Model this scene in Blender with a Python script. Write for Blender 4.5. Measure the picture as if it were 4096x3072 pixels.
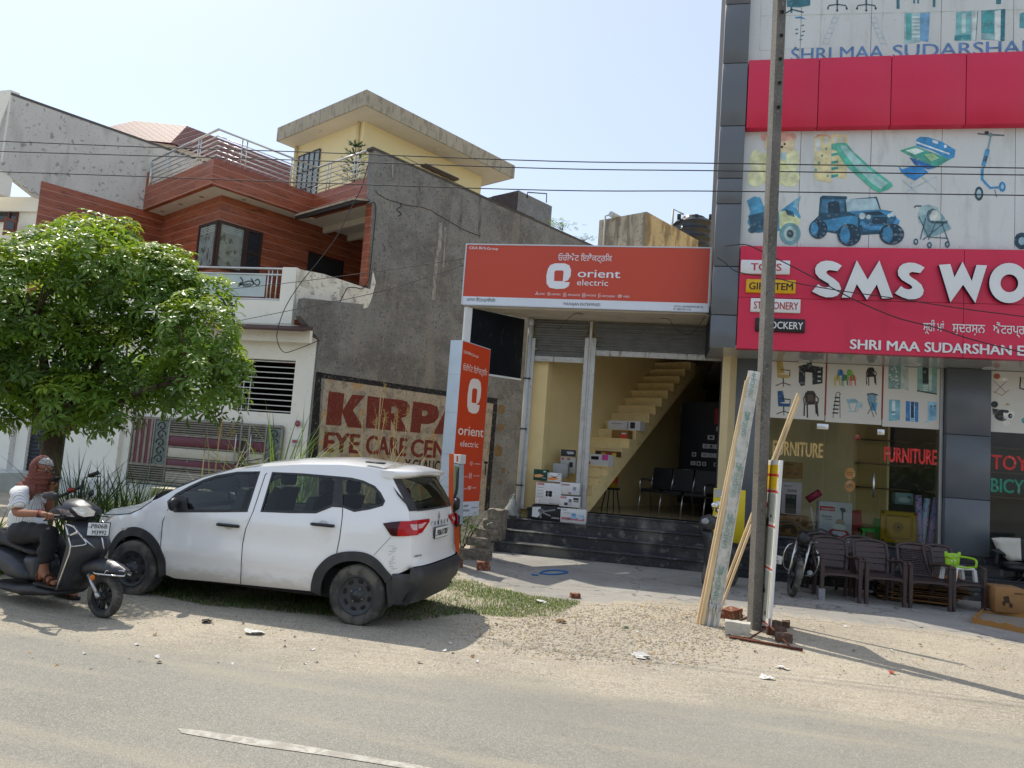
import bpy, bmesh, math, random
from mathutils import Vector, Matrix, geometry
random.seed(7)
for _o in list(bpy.data.objects): bpy.data.objects.remove(_o)
SC = bpy.context.scene
COL = SC.collection
R_ = math.radians
V = Vector; UP = V((0, 0, 1))
FPX = 2970.37; YAW, PIT, ROL = R_(11.497), R_(5.342), R_(4.136)
EYE = V((0, 0, 1.8))
_f = V((-math.sin(YAW)*math.cos(PIT), math.cos(YAW)*math.cos(PIT), math.sin(PIT)))
_r = V((math.cos(YAW), math.sin(YAW), 0)); _d = _f.cross(_r)
_r2 = math.cos(ROL)*_r - math.sin(ROL)*_d; _d2 = math.sin(ROL)*_r + math.cos(ROL)*_d
cam = bpy.data.cameras.new('camera'); cam.sensor_width = 36; cam.lens = FPX/4096*36
cam.clip_start = .05; cam.clip_end = 2000
camo = bpy.data.objects.new('camera', cam); COL.objects.link(camo)
camo.matrix_world = Matrix(((_r2.x, -_d2.x, -_f.x, EYE.x), (_r2.y, -_d2.y, -_f.y, EYE.y), (_r2.z, -_d2.z, -_f.z, EYE.z), (0, 0, 0, 1)))
SC.camera = camo
SUN_EL, SUN_AZ = R_(55.5), R_(51.0)
w = bpy.data.worlds.new('World'); SC.world = w; w.use_nodes = True
_nt = w.node_tree; _nt.nodes.clear()
_sky = _nt.nodes.new('ShaderNodeTexSky'); _sky.sky_type = 'NISHITA'; _sky.sun_disc = False
_sky.sun_elevation = SUN_EL; _sky.sun_rotation = -SUN_AZ
_sky.air_density = 1.0; _sky.dust_density = 1.1; _sky.ozone_density = .6
_bg = _nt.nodes.new('ShaderNodeBackground'); _bg.inputs['Strength'].default_value = .14
_wo = _nt.nodes.new('ShaderNodeOutputWorld')
_hz = _nt.nodes.new('ShaderNodeMix'); _hz.data_type = 'RGBA'; _hz.inputs[0].default_value = .62; _hz.inputs[7].default_value = (2.75, 3.05, 3.5, 1)
_nt.links.new(_sky.outputs[0], _hz.inputs[6]); _nt.links.new(_hz.outputs[2], _bg.inputs[0]); _nt.links.new(_bg.outputs[0], _wo.inputs[0])
_sl = bpy.data.lights.new('sun', 'SUN'); _sl.energy = 2.5; _sl.angle = R_(.5); _sl.color = (1, .93, .82)
sun = bpy.data.objects.new('sun', _sl); COL.objects.link(sun)
_S = V((-math.sin(SUN_AZ)*math.cos(SUN_EL), math.cos(SUN_AZ)*math.cos(SUN_EL), math.sin(SUN_EL)))
sun.rotation_euler = _S.to_track_quat('Z', 'Y').to_euler(); sun.location = _S*60
SC.view_settings.view_transform = 'Standard'; SC.view_settings.look = 'None'
SC.view_settings.exposure = .88; SC.view_settings.gamma = 1
SD = 4096/2212
ZW = {'D': (0, 0, SD), 'Z1': (0, 300, .5425), 'Z2': (1000, 300, .5425), 'Z3': (1800, 800, .5425), 'Z4': (2900, 0, .5424), 'Z5': (2900, 850, .5424), 'Z6': (0, 1500, .5425),
      'Y1': (0, 1750, .4821), 'Y2': (700, 1750, .5651), 'Y3': (1200, 1350, .4219), 'Y4': (1950, 1200, .4822), 'Y5': (1800, 1900, .4973), 'Y6': (2700, 1700, .6029), 'Y7': (3050, 1400, .5122), 'Y8': (3050, 2050, .4822)}
def ray(x, y, z='D'):
    a, b, k = ZW[z]; x = a + x*k - 2048; y = b + y*k - 1536
    return _r2*x + _d2*y + _f*FPX
def at_pl(x, y, p0, n, z='D'):
    d = ray(x, y, z); t = (V(p0) - EYE).dot(n)/d.dot(n); return EYE + d*t
def at_y(x, y, Y, z='D'): return at_pl(x, y, (0, Y, 0), V((0, 1, 0)), z)
def at_x(x, y, X, z='D'): return at_pl(x, y, (X, 0, 0), V((1, 0, 0)), z)
def at_z(x, y, Z=0, z='D'): return at_pl(x, y, (0, 0, Z), V((0, 0, 1)), z)
def at_d(x, y, d, z='D'): return EYE + ray(x, y, z)*(d/FPX)
class MB:
    def __init__(s): s.v = []; s.f = []; s.m = []; s.s = []
    def add(s, vs, fs, mi=0, sm=False):
        o = len(s.v); s.v += [tuple(p) for p in vs]
        for f in fs: s.f.append([i+o for i in f]); s.m.append(mi); s.s.append(sm)
        return s
    def box(s, x0, x1, y0, y1, z0, z1, mi=0, T=None):
        p = [V((x, y, z)) for z in (z0, z1) for y in (y0, y1) for x in (x0, x1)]
        if T is not None: p = [T @ q for q in p]
        return s.add(p, [(0, 2, 3, 1), (4, 5, 7, 6), (0, 1, 5, 4), (2, 6, 7, 3), (0, 4, 6, 2), (1, 3, 7, 5)], mi)
    def rbox(s, x0, x1, y0, y1, z0, z1, r=.01, mi=0, T=None, seg=2):
        bm = bmesh.new(); bmesh.ops.create_cube(bm, size=1)
        for q in bm.verts: q.co = V(((x0+x1)/2+q.co.x*(x1-x0), (y0+y1)/2+q.co.y*(y1-y0), (z0+z1)/2+q.co.z*(z1-z0)))
        bmesh.ops.bevel(bm, geom=bm.edges[:], offset=r, segments=seg, profile=.5, affect='EDGES')
        return s.bm(bm, mi, T, True)
    def bm(s, bm, mi=0, T=None, sm=False):
        bm.verts.index_update()
        p = [(T @ q.co if T is not None else q.co.copy()) for q in bm.verts]
        s.add(p, [[q.index for q in f.verts] for f in bm.faces], mi, sm); bm.free(); return s
    def prism(s, pts, ex, mi=0, sm=False):
        n = len(pts); ex = V(ex); a = [V(p) for p in pts]; b = [p+ex for p in a]
        s.add(a+b, [list(range(n))[::-1], list(range(n, 2*n))], mi)
        s.add(a+b, [(i, (i+1) % n, n+(i+1) % n, n+i) for i in range(n)], mi, sm); return s
    def poly(s, pts, mi=0): return s.add([V(p) for p in pts], [list(range(len(pts)))], mi)
    def tube(s, pts, r, n=8, mi=0, caps=True, sm=True, flat=1.0):
        pts = [V(p) for p in pts]; rs = r if isinstance(r, (list, tuple)) else [r]*len(pts); rings = []
        u = None
        for i, p in enumerate(pts):
            t = (pts[min(i+1, len(pts)-1)] - pts[max(i-1, 0)])
            t = t.normalized() if t.length > 1e-9 else V((0, 0, 1))
            if u is None:
                u = t.cross(V((0, 0, 1)));
                if u.length < 1e-3: u = t.cross(V((1, 0, 0)))
            u = (u - t*u.dot(t)); u = u.normalized() if u.length > 1e-6 else t.orthogonal().normalized()
            w_ = t.cross(u)
            rings.append([p + (u*math.cos(2*math.pi*k/n) + w_*math.sin(2*math.pi*k/n)*flat)*rs[i] for k in range(n)])
        return s.loft(rings, mi, caps, sm)
    def loft(s, rings, mi=0, caps=True, sm=True, closed=True):
        n = len(rings[0]); vs = [p for r in rings for p in r]; fs = []
        for i in range(len(rings)-1):
            for k in range(n if closed else n-1):
                fs.append((i*n+k, i*n+(k+1) % n, (i+1)*n+(k+1) % n, (i+1)*n+k))
        o = len(s.v); s.add(vs, fs, mi, sm)
        if caps and closed:
            s.f.append([o+k for k in range(n)][::-1]); s.m.append(mi); s.s.append(False)
            s.f.append([o+(len(rings)-1)*n+k for k in range(n)]); s.m.append(mi); s.s.append(False)
        return s
    def lathe(s, prof, T=None, n=24, mi=0, sm=True, caps=True):
        rings = []
        for (r, z) in prof:
            rg = [V((r*math.cos(2*math.pi*k/n), r*math.sin(2*math.pi*k/n), z)) for k in range(n)]
            rings.append([T @ p for p in rg] if T is not None else rg)
        return s.loft(rings, mi, caps, sm)
    def ball(s, c, rx, ry=None, rz=None, mi=0, sub=2, T=None):
        ry = ry or rx; rz = rz or rx; bm = bmesh.new(); bmesh.ops.create_icosphere(bm, subdivisions=sub, radius=1)
        for q in bm.verts: q.co = V((q.co.x*rx, q.co.y*ry, q.co.z*rz))
        if T is not None:
            for q in bm.verts: q.co = T @ q.co
        for q in bm.verts: q.co += V(c)
        return s.bm(bm, mi, None, True)
    def text(s, tx, o, ux, uy, h, mi=0, w=None, bold=0, shear=0, th=.0, align='L', sx=1.0):
        """writing with cap height h on the plane (ux, uy) starting at o; w fits the width"""
        vs, fs, wd = glyphs(tx, 0, shear, th > 0)
        k = h/.72; wd += 2*bold*.8; kx = k*sx if w is None else w/max(wd, 1e-6)
        off = 0 if align == 'L' else (-wd*kx/2 if align == 'C' else -wd*kx)
        ux = V(ux).normalized(); uy = V(uy).normalized(); nz = ux.cross(uy)
        for j, (dx, dy) in enumerate(((0, 0), (1, .5), (2, 0), (1, -.5)) if bold else ((0, 0),)):
            s.add([V(o) + ux*((p[0]+dx*bold*.8)*kx+off) + uy*((p[1]+dy*bold*.8)*k) + nz*(p[2]*th+j*.0006) for p in vs], fs, mi)
        return s
    def build(s, name, mats, parent=None, world=True, kind=None, wn=False):
        me = bpy.data.meshes.new(name); me.from_pydata([tuple(p) for p in s.v], [], s.f); me.update()
        if not isinstance(mats, (list, tuple)): mats = [mats]
        for m in mats: me.materials.append(m)
        me.polygons.foreach_set('material_index', s.m); me.polygons.foreach_set('use_smooth', s.s)
        o = bpy.data.objects.new(name, me); COL.objects.link(o)
        if parent is not None:
            o.parent = parent
            if world and parent.type == 'EMPTY':
                o.matrix_parent_inverse = (Matrix.LocRotScale(parent.location, parent.rotation_euler, parent.scale)).inverted()
        if kind: o['kind'] = kind
        return o
_gc = {}
def glyphs(tx, bold, shear, thick):
    key = (tx, bold, shear, thick)
    if key in _gc: return _gc[key]
    cu = bpy.data.curves.new('t', 'FONT'); cu.body = tx; cu.size = 1; cu.offset = bold; cu.shear = shear; cu.resolution_u = 3
    if thick: cu.extrude = .5
    ob = bpy.data.objects.new('t', cu); COL.objects.link(ob)
    dg = bpy.context.evaluated_depsgraph_get(); me = bpy.data.meshes.new_from_object(ob.evaluated_get(dg))
    vs = [v.co.copy() for v in me.vertices]; fs = [list(p.vertices) for p in me.polygons]
    bpy.data.objects.remove(ob); bpy.data.meshes.remove(me); bpy.data.curves.remove(cu)
    x0 = min((p.x for p in vs), default=0); x1 = max((p.x for p in vs), default=1)
    for p in vs: p.x -= x0
    _gc[key] = (vs, fs, x1-x0); return _gc[key]
def tag(o, label, cat, group=None, kind=None):
    if label: o['label'] = label
    if cat: o['category'] = cat
    if group: o['group'] = group
    if kind: o['kind'] = kind
    return o
def thing(name, label, cat, loc=(0, 0, 0), rz=0, group=None):
    o = bpy.data.objects.new(name, None); COL.objects.link(o); o.empty_display_size = .2
    o.location = loc; o.rotation_euler = (0, 0, rz); return tag(o, label, cat, group)
def dup(root, loc=None, rz=None, label=None, group=None, scale=None):
    def cp(o, par):
        c = o.copy(); COL.objects.link(c)
        if par is not None: c.parent = par
        for ch in [q for q in o.children]: cp(ch, c)
        return c
    c = cp(root, None)
    if loc is not None: c.location = loc
    if rz is not None: c.rotation_euler = (0, 0, rz)
    if scale is not None: c.scale = scale
    if label: c['label'] = label
    if group: c['group'] = group
    return c
def lerp(a, b, t): return a + (b-a)*t
def TM(loc=(0, 0, 0), rz=0, rx=0, ry=0, sc=1):
    return Matrix.Translation(V(loc)) @ Matrix.Rotation(rz, 4, 'Z') @ Matrix.Rotation(ry, 4, 'Y') @ Matrix.Rotation(rx, 4, 'X') @ Matrix.Scale(sc, 4)
def catmull(pts, k=6):
    pts = [V(p) for p in pts]; out = []
    for i in range(len(pts)-1):
        p0, p1, p2, p3 = pts[max(i-1, 0)], pts[i], pts[i+1], pts[min(i+2, len(pts)-1)]
        for j in range(k):
            t = j/k; out.append(.5*((2*p1) + (p2-p0)*t + (2*p0-5*p1+4*p2-p3)*t*t + (3*p1-p0-3*p2+p3)*t**3))
    return out + [pts[-1]]
def C(h):
    h = h.lstrip('#'); c = [int(h[i:i+2], 16)/255 for i in (0, 2, 4)]
    return tuple((x/12.92 if x <= .04045 else ((x+.055)/1.055)**2.4) for x in c)
def _n(nt, t, **kw):
    n = nt.nodes.new(t)
    for k, v in kw.items():
        if k in n.inputs.keys(): n.inputs[k].default_value = v
        else: setattr(n, k, v)
    return n
def pm(name, col, rough=.6, metal=0, spec=.5, var=.12, vs=3.0, layers=(), bump=None, zdirt=None, coat=0, coords='Object', detail=6, rvar=0, trans=0, ior=1.45, alpha=None, emit=None):
    """plain surface: base colour with noise variation, patches of dirt or wear, bump"""
    m = bpy.data.materials.new(name); m.use_nodes = True; nt = m.node_tree; L = nt.links.new
    b = nt.nodes['Principled BSDF']; c = C(col) if isinstance(col, str) else col
    b.inputs['Roughness'].default_value = rough; b.inputs['Metallic'].default_value = metal
    b.inputs['Specular IOR Level'].default_value = spec; b.inputs['Coat Weight'].default_value = coat
    b.inputs['Coat Roughness'].default_value = .05
    b.inputs['Transmission Weight'].default_value = trans; b.inputs['IOR'].default_value = ior
    if alpha is not None: b.inputs['Alpha'].default_value = alpha
    tc = _n(nt, 'ShaderNodeTexCoord') if coords == 'Object' else _n(nt, 'ShaderNodeNewGeometry')
    src = tc.outputs['Object'] if coords == 'Object' else tc.outputs['Position']
    def noise(scale, det=detail, stretch=None, dist=0):
        s = src
        if stretch:
            mp = _n(nt, 'ShaderNodeMapping'); mp.inputs['Scale'].default_value = stretch; L(src, mp.inputs[0]); s = mp.outputs[0]
        q = _n(nt, 'ShaderNodeTexNoise', Scale=scale, Detail=det, Distortion=dist); L(s, q.inputs['Vector']); return q.outputs['Fac']
    out = None
    if var > 0:
        mr = _n(nt, 'ShaderNodeMapRange'); L(noise(vs), mr.inputs[0]); mr.inputs[1].default_value = .3; mr.inputs[2].default_value = .7
        mr.inputs[3].default_value = 1-var; mr.inputs[4].default_value = 1+var
        vm = _n(nt, 'ShaderNodeVectorMath', operation='SCALE'); vm.inputs[0].default_value = c; L(mr.outputs[0], vm.inputs['Scale']); out = vm.outputs[0]
    for ly in layers:
        sc_, lo, hi, lc, am = ly[:5]; st = ly[5] if len(ly) > 5 else None
        mr = _n(nt, 'ShaderNodeMapRange'); L(noise(sc_, 8, st, .3), mr.inputs[0]); mr.inputs[1].default_value = lo; mr.inputs[2].default_value = hi
        mr.inputs[3].default_value = 0; mr.inputs[4].default_value = am; mr.interpolation_type = 'SMOOTHSTEP'
        mx = _n(nt, 'ShaderNodeMix', data_type='RGBA'); L(mr.outputs[0], mx.inputs[0])
        if out is None: mx.inputs[6].default_value = (*c, 1)
        else: L(out, mx.inputs[6])
        mx.inputs[7].default_value = (*(C(lc) if isinstance(lc, str) else lc), 1); out = mx.outputs[2]
    if zdirt:
        gp = _n(nt, 'ShaderNodeNewGeometry'); sp_ = _n(nt, 'ShaderNodeSeparateXYZ'); L(gp.outputs['Position'], sp_.inputs[0])
        ad = _n(nt, 'ShaderNodeMath', operation='MULTIPLY_ADD'); L(noise(7, 8, (1, 1, 2)), ad.inputs[0]); ad.inputs[1].default_value = .5*(zdirt[1]-zdirt[0])*2; L(sp_.outputs[2], ad.inputs[2])
        mr = _n(nt, 'ShaderNodeMapRange'); mr.interpolation_type = 'SMOOTHSTEP'; L(ad.outputs[0], mr.inputs[0]); h_ = .5*(zdirt[1]-zdirt[0]); mr.inputs[1].default_value = zdirt[0]+h_; mr.inputs[2].default_value = zdirt[1]+h_; mr.inputs[3].default_value = zdirt[3]; mr.inputs[4].default_value = 0
        mx = _n(nt, 'ShaderNodeMix', data_type='RGBA'); L(mr.outputs[0], mx.inputs[0])
        if out is None: mx.inputs[6].default_value = (*c, 1)
        else: L(out, mx.inputs[6])
        mx.inputs[7].default_value = (*C(zdirt[2]), 1); out = mx.outputs[2]
    if out is not None: L(out, b.inputs['Base Color'])
    else: b.inputs['Base Color'].default_value = (*c, 1)
    if rvar:
        mr = _n(nt, 'ShaderNodeMapRange'); L(noise(vs*2), mr.inputs[0]); mr.inputs[3].default_value = max(0, rough-rvar); mr.inputs[4].default_value = min(1, rough+rvar); L(mr.outputs[0], b.inputs['Roughness'])
    if bump:
        bp = _n(nt, 'ShaderNodeBump', Strength=bump[1], Distance=bump[2] if len(bump) > 2 else .02); L(noise(bump[0], 8), bp.inputs['Height']); L(bp.outputs[0], b.inputs['Normal'])
    if emit: b.inputs['Emission Color'].default_value = (*C(emit[0]), 1); b.inputs['Emission Strength'].default_value = emit[1]
    m['_out'] = 0
    return m
_fc = {}
def flat(col, rough=.55, metal=0, var=.05, coat=0):
    k = (col, rough, metal, var)
    if k not in _fc: _fc[k] = pm('paint_'+col.strip('#'), col, rough, metal, var=var, vs=6, coat=coat)
    return _fc[k]
def inpoly(x, y, poly):
    c = False
    for i in range(len(poly)):
        a, b_ = poly[i], poly[i-1]
        if (a[1] > y) != (b_[1] > y) and x < (b_[0]-a[0])*(y-a[1])/(b_[1]-a[1])+a[0]: c = not c
    return c
def cdt(outer, holes=(), grid=None, lines=()):
    """fill a 2D outline (with holes), optionally with inner points every 'grid'"""
    al = [V(p[:2]) for p in outer]; n = len(al); ed = [(i, (i+1) % n) for i in range(n)]
    for h in holes:
        o = len(al); al += [V(p[:2]) for p in h]; ed += [(o+i, o+(i+1) % len(h)) for i in range(len(h))]
    for h in lines:
        o = len(al); al += [V(p[:2]) for p in h]; ed += [(o+i, o+i+1) for i in range(len(h)-1)]
    if grid:
        xs = [p.x for p in al]; ys = [p.y for p in al]; x = min(xs)+grid*.5; j = 0
        while x < max(xs):
            y = min(ys)+grid*(.5 if j % 2 else .25)
            while y < max(ys):
                if inpoly(x, y, outer) and not any(inpoly(x, y, h) for h in holes): al.append(V((x, y)))
                y += grid
            x += grid; j += 1
    r = geometry.delaunay_2d_cdt(al, ed, [], 1, 1e-7); fs = []
    for f in r[2]:
        c = (r[0][f[0]]+r[0][f[1]]+r[0][f[2]])/3
        if inpoly(c.x, c.y, outer) and not any(inpoly(c.x, c.y, h) for h in holes): fs.append(list(f))
    return r[0], fs
# == ground, road, forecourt
def ground_mat(name, mode):
    m = bpy.data.materials.new(name); m.use_nodes = True; nt = m.node_tree; L = nt.links.new; b = nt.nodes['Principled BSDF']
    b.inputs['Roughness'].default_value = .95; b.inputs['Specular IOR Level'].default_value = .2
    pos = _n(nt, 'ShaderNodeNewGeometry').outputs['Position']
    def noi(s, d=6, st=None, dist=0):
        src = pos
        if st: mp = _n(nt, 'ShaderNodeMapping'); mp.inputs['Scale'].default_value = st; L(pos, mp.inputs[0]); src = mp.outputs[0]
        q = _n(nt, 'ShaderNodeTexNoise', Scale=s, Detail=d, Distortion=dist); L(src, q.inputs['Vector']); return q.outputs['Fac']
    def mr(x, a, c, lo=0, hi=1):
        q = _n(nt, 'ShaderNodeMapRange'); q.interpolation_type = 'SMOOTHSTEP'; L(x, q.inputs[0])
        for i, v in zip((1, 2, 3, 4), (a, c, lo, hi)): q.inputs[i].default_value = v
        return q.outputs[0]
    def mix(f, a, c):
        q = _n(nt, 'ShaderNodeMix', data_type='RGBA')
        if isinstance(f, float): q.inputs[0].default_value = f
        else: L(f, q.inputs[0])
        for i, v in ((6, a), (7, c)):
            if isinstance(v, tuple): q.inputs[i].default_value = (*v, 1)
            else: L(v, q.inputs[i])
        return q.outputs[2]
    def peb(s, lo, hi):
        q = _n(nt, 'ShaderNodeTexVoronoi', Scale=s); L(pos, q.inputs['Vector']); return q
    d = mix(mr(noi(.9), .35, .65), (.43, .375, .28), (.335, .295, .225))
    d = mix(mr(noi(6, 8), .5, .75, 0, .6), d, (.26, .225, .175))
    d = mix(mr(noi(2.2, 8, (.7, 7, 1), .4), .52, .68, 0, .5), d, (.48, .43, .335)); d = mix(mr(noi(5, 8, (.5, 6, 1), .3), .56, .68, 0, .45), d, (.25, .22, .17))
    v = peb(42, 0, 1); d = mix(mr(v.outputs['Distance'], .0, .45, .55, 0), d, v.outputs['Color'] if False else (.5, .45, .38))
    v2 = peb(95, 0, 1); sp = _n(nt, 'ShaderNodeSeparateColor'); L(v2.outputs['Color'], sp.inputs[0])
    d = mix(mr(sp.outputs[0], .5, .95, 0, .6), d, (.2, .18, .15)); d = mix(mr(sp.outputs[1], .65, 1.0, 0, .65), d, (.56, .52, .44))
    out = d; hgt = mr(v.outputs['Distance'], 0, .5, 1, 0)
    if mode == 'road':
        sx = _n(nt, 'ShaderNodeSeparateXYZ'); L(pos, sx.inputs[0])
        ma = _n(nt, 'ShaderNodeMath', operation='MULTIPLY_ADD'); L(sx.outputs[0], ma.inputs[0]); ma.inputs[1].default_value = -.125
        L(sx.outputs[1], ma.inputs[2])
        ad = _n(nt, 'ShaderNodeMath', operation='MULTIPLY_ADD'); L(noi(1.1, 7, (.6, 1.6, 1)), ad.inputs[0]); ad.inputs[1].default_value = 1.5; L(ma.outputs[0], ad.inputs[2])
        a = mix(mr(noi(.5), .3, .7), (.262, .25, .212), (.305, .292, .247))
        v3 = peb(120, 0, 1); s3 = _n(nt, 'ShaderNodeSeparateColor'); L(v3.outputs['Color'], s3.inputs[0])
        a = mix(mr(s3.outputs[0], .3, 1, 0, .5), a, (.2, .185, .16)); a = mix(mr(s3.outputs[1], .6, 1, 0, .6), a, (.42, .39, .33))
        a = mix(mr(noi(1.6, 6, (.25, 2.2, 1), .2), .5, .7, 0, .5), a, (.38, .345, .26))
        a = mix(mr(noi(9, 5), .62, .7, 0, .3), a, (.2, .185, .16)); a = mix(mr(noi(.33, 4, (.5, 1, 1)), .5, .62, 0, .4), a, (.24, .225, .195)); ck = _n(nt, 'ShaderNodeTexVoronoi', Scale=.16, feature='DISTANCE_TO_EDGE'); nz2 = _n(nt, 'ShaderNodeTexNoise', Scale=1.7, Detail=7); L(pos, nz2.inputs['Vector']); va = _n(nt, 'ShaderNodeVectorMath', operation='ADD'); L(pos, va.inputs[0]); L(nz2.outputs['Color'], va.inputs[1]); L(va.outputs[0], ck.inputs['Vector']); a = mix(mr(ck.outputs['Distance'], 0, .003, .12, 0), a, (.12, .11, .1))
        fac = mr(ad.outputs[0], 6.45, 7.15)
        out = mix(fac, a, out)
        hgt = mr(v3.outputs['Distance'], 0, .6, 1, 0)
    if mode == 'pad':
        a = mix(mr(noi(.8), .3, .7), (.33, .315, .285), (.26, .25, .225))
        a = mix(mr(noi(3.5, 9, None, .6), .5, .7, 0, .5), a, (.2, .19, .17))
        a = mix(mr(noi(14, 6), .6, .7, 0, .4), a, (.42, .39, .34))
        cr = _n(nt, 'ShaderNodeTexVoronoi', Scale=.55, feature='DISTANCE_TO_EDGE'); mp = _n(nt, 'ShaderNodeVectorMath', operation='ADD'); L(pos, mp.inputs[0])
        nz = _n(nt, 'ShaderNodeTexNoise', Scale=2.5, Detail=6); L(pos, nz.inputs['Vector']); L(nz.outputs['Color'], mp.inputs[1]); L(mp.outputs[0], cr.inputs['Vector'])
        a = mix(mr(cr.outputs['Distance'], 0, .012, .75, 0), a, (.06, .055, .05))
        at = _n(nt, 'ShaderNodeAttribute'); at.attribute_name = 'edge'
        e = _n(nt, 'ShaderNodeMath', operation='MULTIPLY_ADD'); L(noi(3, 8), e.inputs[0]); e.inputs[1].default_value = 1.1; L(at.outputs['Fac'], e.inputs[2])
        out = mix(mr(e.outputs[0], .95, 1.35), a, out)
        hgt = noi(25, 8)
    L(out, b.inputs['Base Color'])
    bp = _n(nt, 'ShaderNodeBump', Strength=.5, Distance=.012); L(hgt, bp.inputs['Height']); L(bp.outputs[0], b.inputs['Normal'])
    return m
g = MB(); g.poly([(-400, -400, 0), (400, -400, 0), (400, 400, 0), (-400, 400, 0)]); g.build('ground', ground_mat('dusty_ground', 'dirt'), kind='structure')
rd = MB(); _top = [(x, 6.85+.125*x + random.uniform(-.12, .12), .004) for x in [i*.5 for i in range(-60, 61)]]
rd.poly([(-30, -18, .004), (30, -18, .004)] + _top[::-1]); rd.build('road', ground_mat('dusty_asphalt', 'road'), kind='structure')
mk = MB()
_l = [at_z(*p, .008) for p in ((384, 1573), (392, 1583), (470, 1597), (560, 1612), (700, 1631), (800, 1647), (900, 1664), (985, 1676), (1000, 1672), (900, 1652), (800, 1635), (700, 1618), (600, 1601), (500, 1587), (430, 1577))]
mk.poly(_l)
mk.build('road_marking', pm('worn_road_paint', (.47, .45, .39), .9, var=.1, vs=8, layers=((22, .46, .6, (.33, .3, .25), .85), (5, .46, .62, (.33, .3, .25), .8))), kind='structure')
def pad(name, pts, inner):
    n = len(pts); c = [V((p[0], p[1], .002)) for p in pts]; mb = MB(); mb.add([p for p in c] + [V((p[0], p[1], .004)) for p in inner], [(i, (i+1) % n, n+(i+1) % n, n+i) for i in range(n)] + [list(range(n, 2*n))])
    o = mb.build(name, ground_mat(name+'_concrete', 'pad'), kind='structure')
    at = o.data.attributes.new('edge', 'FLOAT', 'POINT')
    for i in range(n): at.data[i].value = 1.0 if pts[i][1] < 13.2 else 0.0
    return o
_pb = [at_z(*p) for p in ((962, 1222), (985, 1250), (1060, 1272), (1160, 1296), (1260, 1308), (1400, 1302), (1520, 1310), (1640, 1325), (1800, 1345), (1960, 1362), (2100, 1380), (2212, 1395), (2330, 1410))]
_pts = [(p.x, p.y) for p in _pb] + [(9, 10.5), (9, 14.6), (-3.1, 14.6)]
_o = []
for (x, y), (x2, y2) in zip(_pts, _pts[1:]+_pts[:1]):
    k = 14 if y < 13 and y2 < 13 else 1
    for j in range(k): _o.append((lerp(x, x2, j/k)+random.uniform(-.05, .05)*(k > 1), lerp(y, y2, j/k)+random.uniform(-.09, .09)*(k > 1)))
_pts = _o; _in = []
for (x, y) in _pts:
    _in.append((x+(.25 if x < -2.5 else 0), y+.55 if y < 13.2 else y-.01))
pad('forecourt', _pts, _in)
# == shared facade materials
M_acp = pm('grey_cladding', '#62666b', .3, var=.05, vs=.8, layers=((2.5, .5, .75, '#59616b', .35, (1, 1, .3)),))
M_red = pm('red_cladding', '#cf2449', .38, var=.05, vs=.7, layers=((3, .55, .8, '#a01232', .3, (1, 1, .25)),))
M_white = pm('printed_white_panel', (.62, .64, .62), .3, var=.05, vs=.6, layers=((2.5, .5, .72, (.5, .52, .49), .5, (2, 2, .3)), (6, .55, .75, (.44, .43, .38), .45, (1, 1, .25)), (30, .64, .72, (.3, .29, .26), .4)))
M_dark = pm('dark_joint', (.012, .012, .014), .8, var=0)
M_granite = pm('black_granite', (.022, .024, .03), .28, var=.35, vs=60, layers=((90, .6, .7, (.22, .22, .24), .7), (1.6, .5, .7, (.12, .115, .1), .5, (1, 1, .6)), (7, .58, .72, (.3, .28, .24), .45)), rvar=.15)
M_cream = pm('cream_wall_paint', '#e6cf98', .75, var=.05, vs=1.2, layers=((5, .58, .8, '#c6b07e', .4), (20, .62, .75, '#b39f74', .2)), bump=(30, .12))
M_creamd = pm('weathered_cream', '#d9c48f', .85, var=.1, vs=2, layers=((4, .5, .7, '#8d8061', .6, (1, 1, .25)), (14, .55, .7, '#b8a782', .5)), bump=(25, .25))
def glass_mat(name, tint=(.85, .9, .88), k=.9, rough=.01):
    m = bpy.data.materials.new(name); m.use_nodes = True; nt = m.node_tree; nt.nodes.clear(); L = nt.links.new
    o = _n(nt, 'ShaderNodeOutputMaterial'); t = _n(nt, 'ShaderNodeBsdfTransparent'); t.inputs[0].default_value = (*[c*k for c in tint], 1)
    gl = _n(nt, 'ShaderNodeBsdfGlossy', Roughness=rough); fr = _n(nt, 'ShaderNodeFresnel', IOR=1.42); mx = _n(nt, 'ShaderNodeMixShader')
    L(fr.outputs[0], mx.inputs[0]); L(t.outputs[0], mx.inputs[1]); L(gl.outputs[0], mx.inputs[2]); L(mx.outputs[0], o.inputs[0]); return m
M_glass = glass_mat('shop_glass', (.88, .93, .9), .92)
M_steel = pm('brushed_steel', (.6, .6, .6), .28, 1, var=.05)
M_black = pm('black_plastic', (.015, .015, .017), .4, var=.05)
M_wht = pm('white_plastic', (.72, .72, .7), .45, var=.04)
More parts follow.
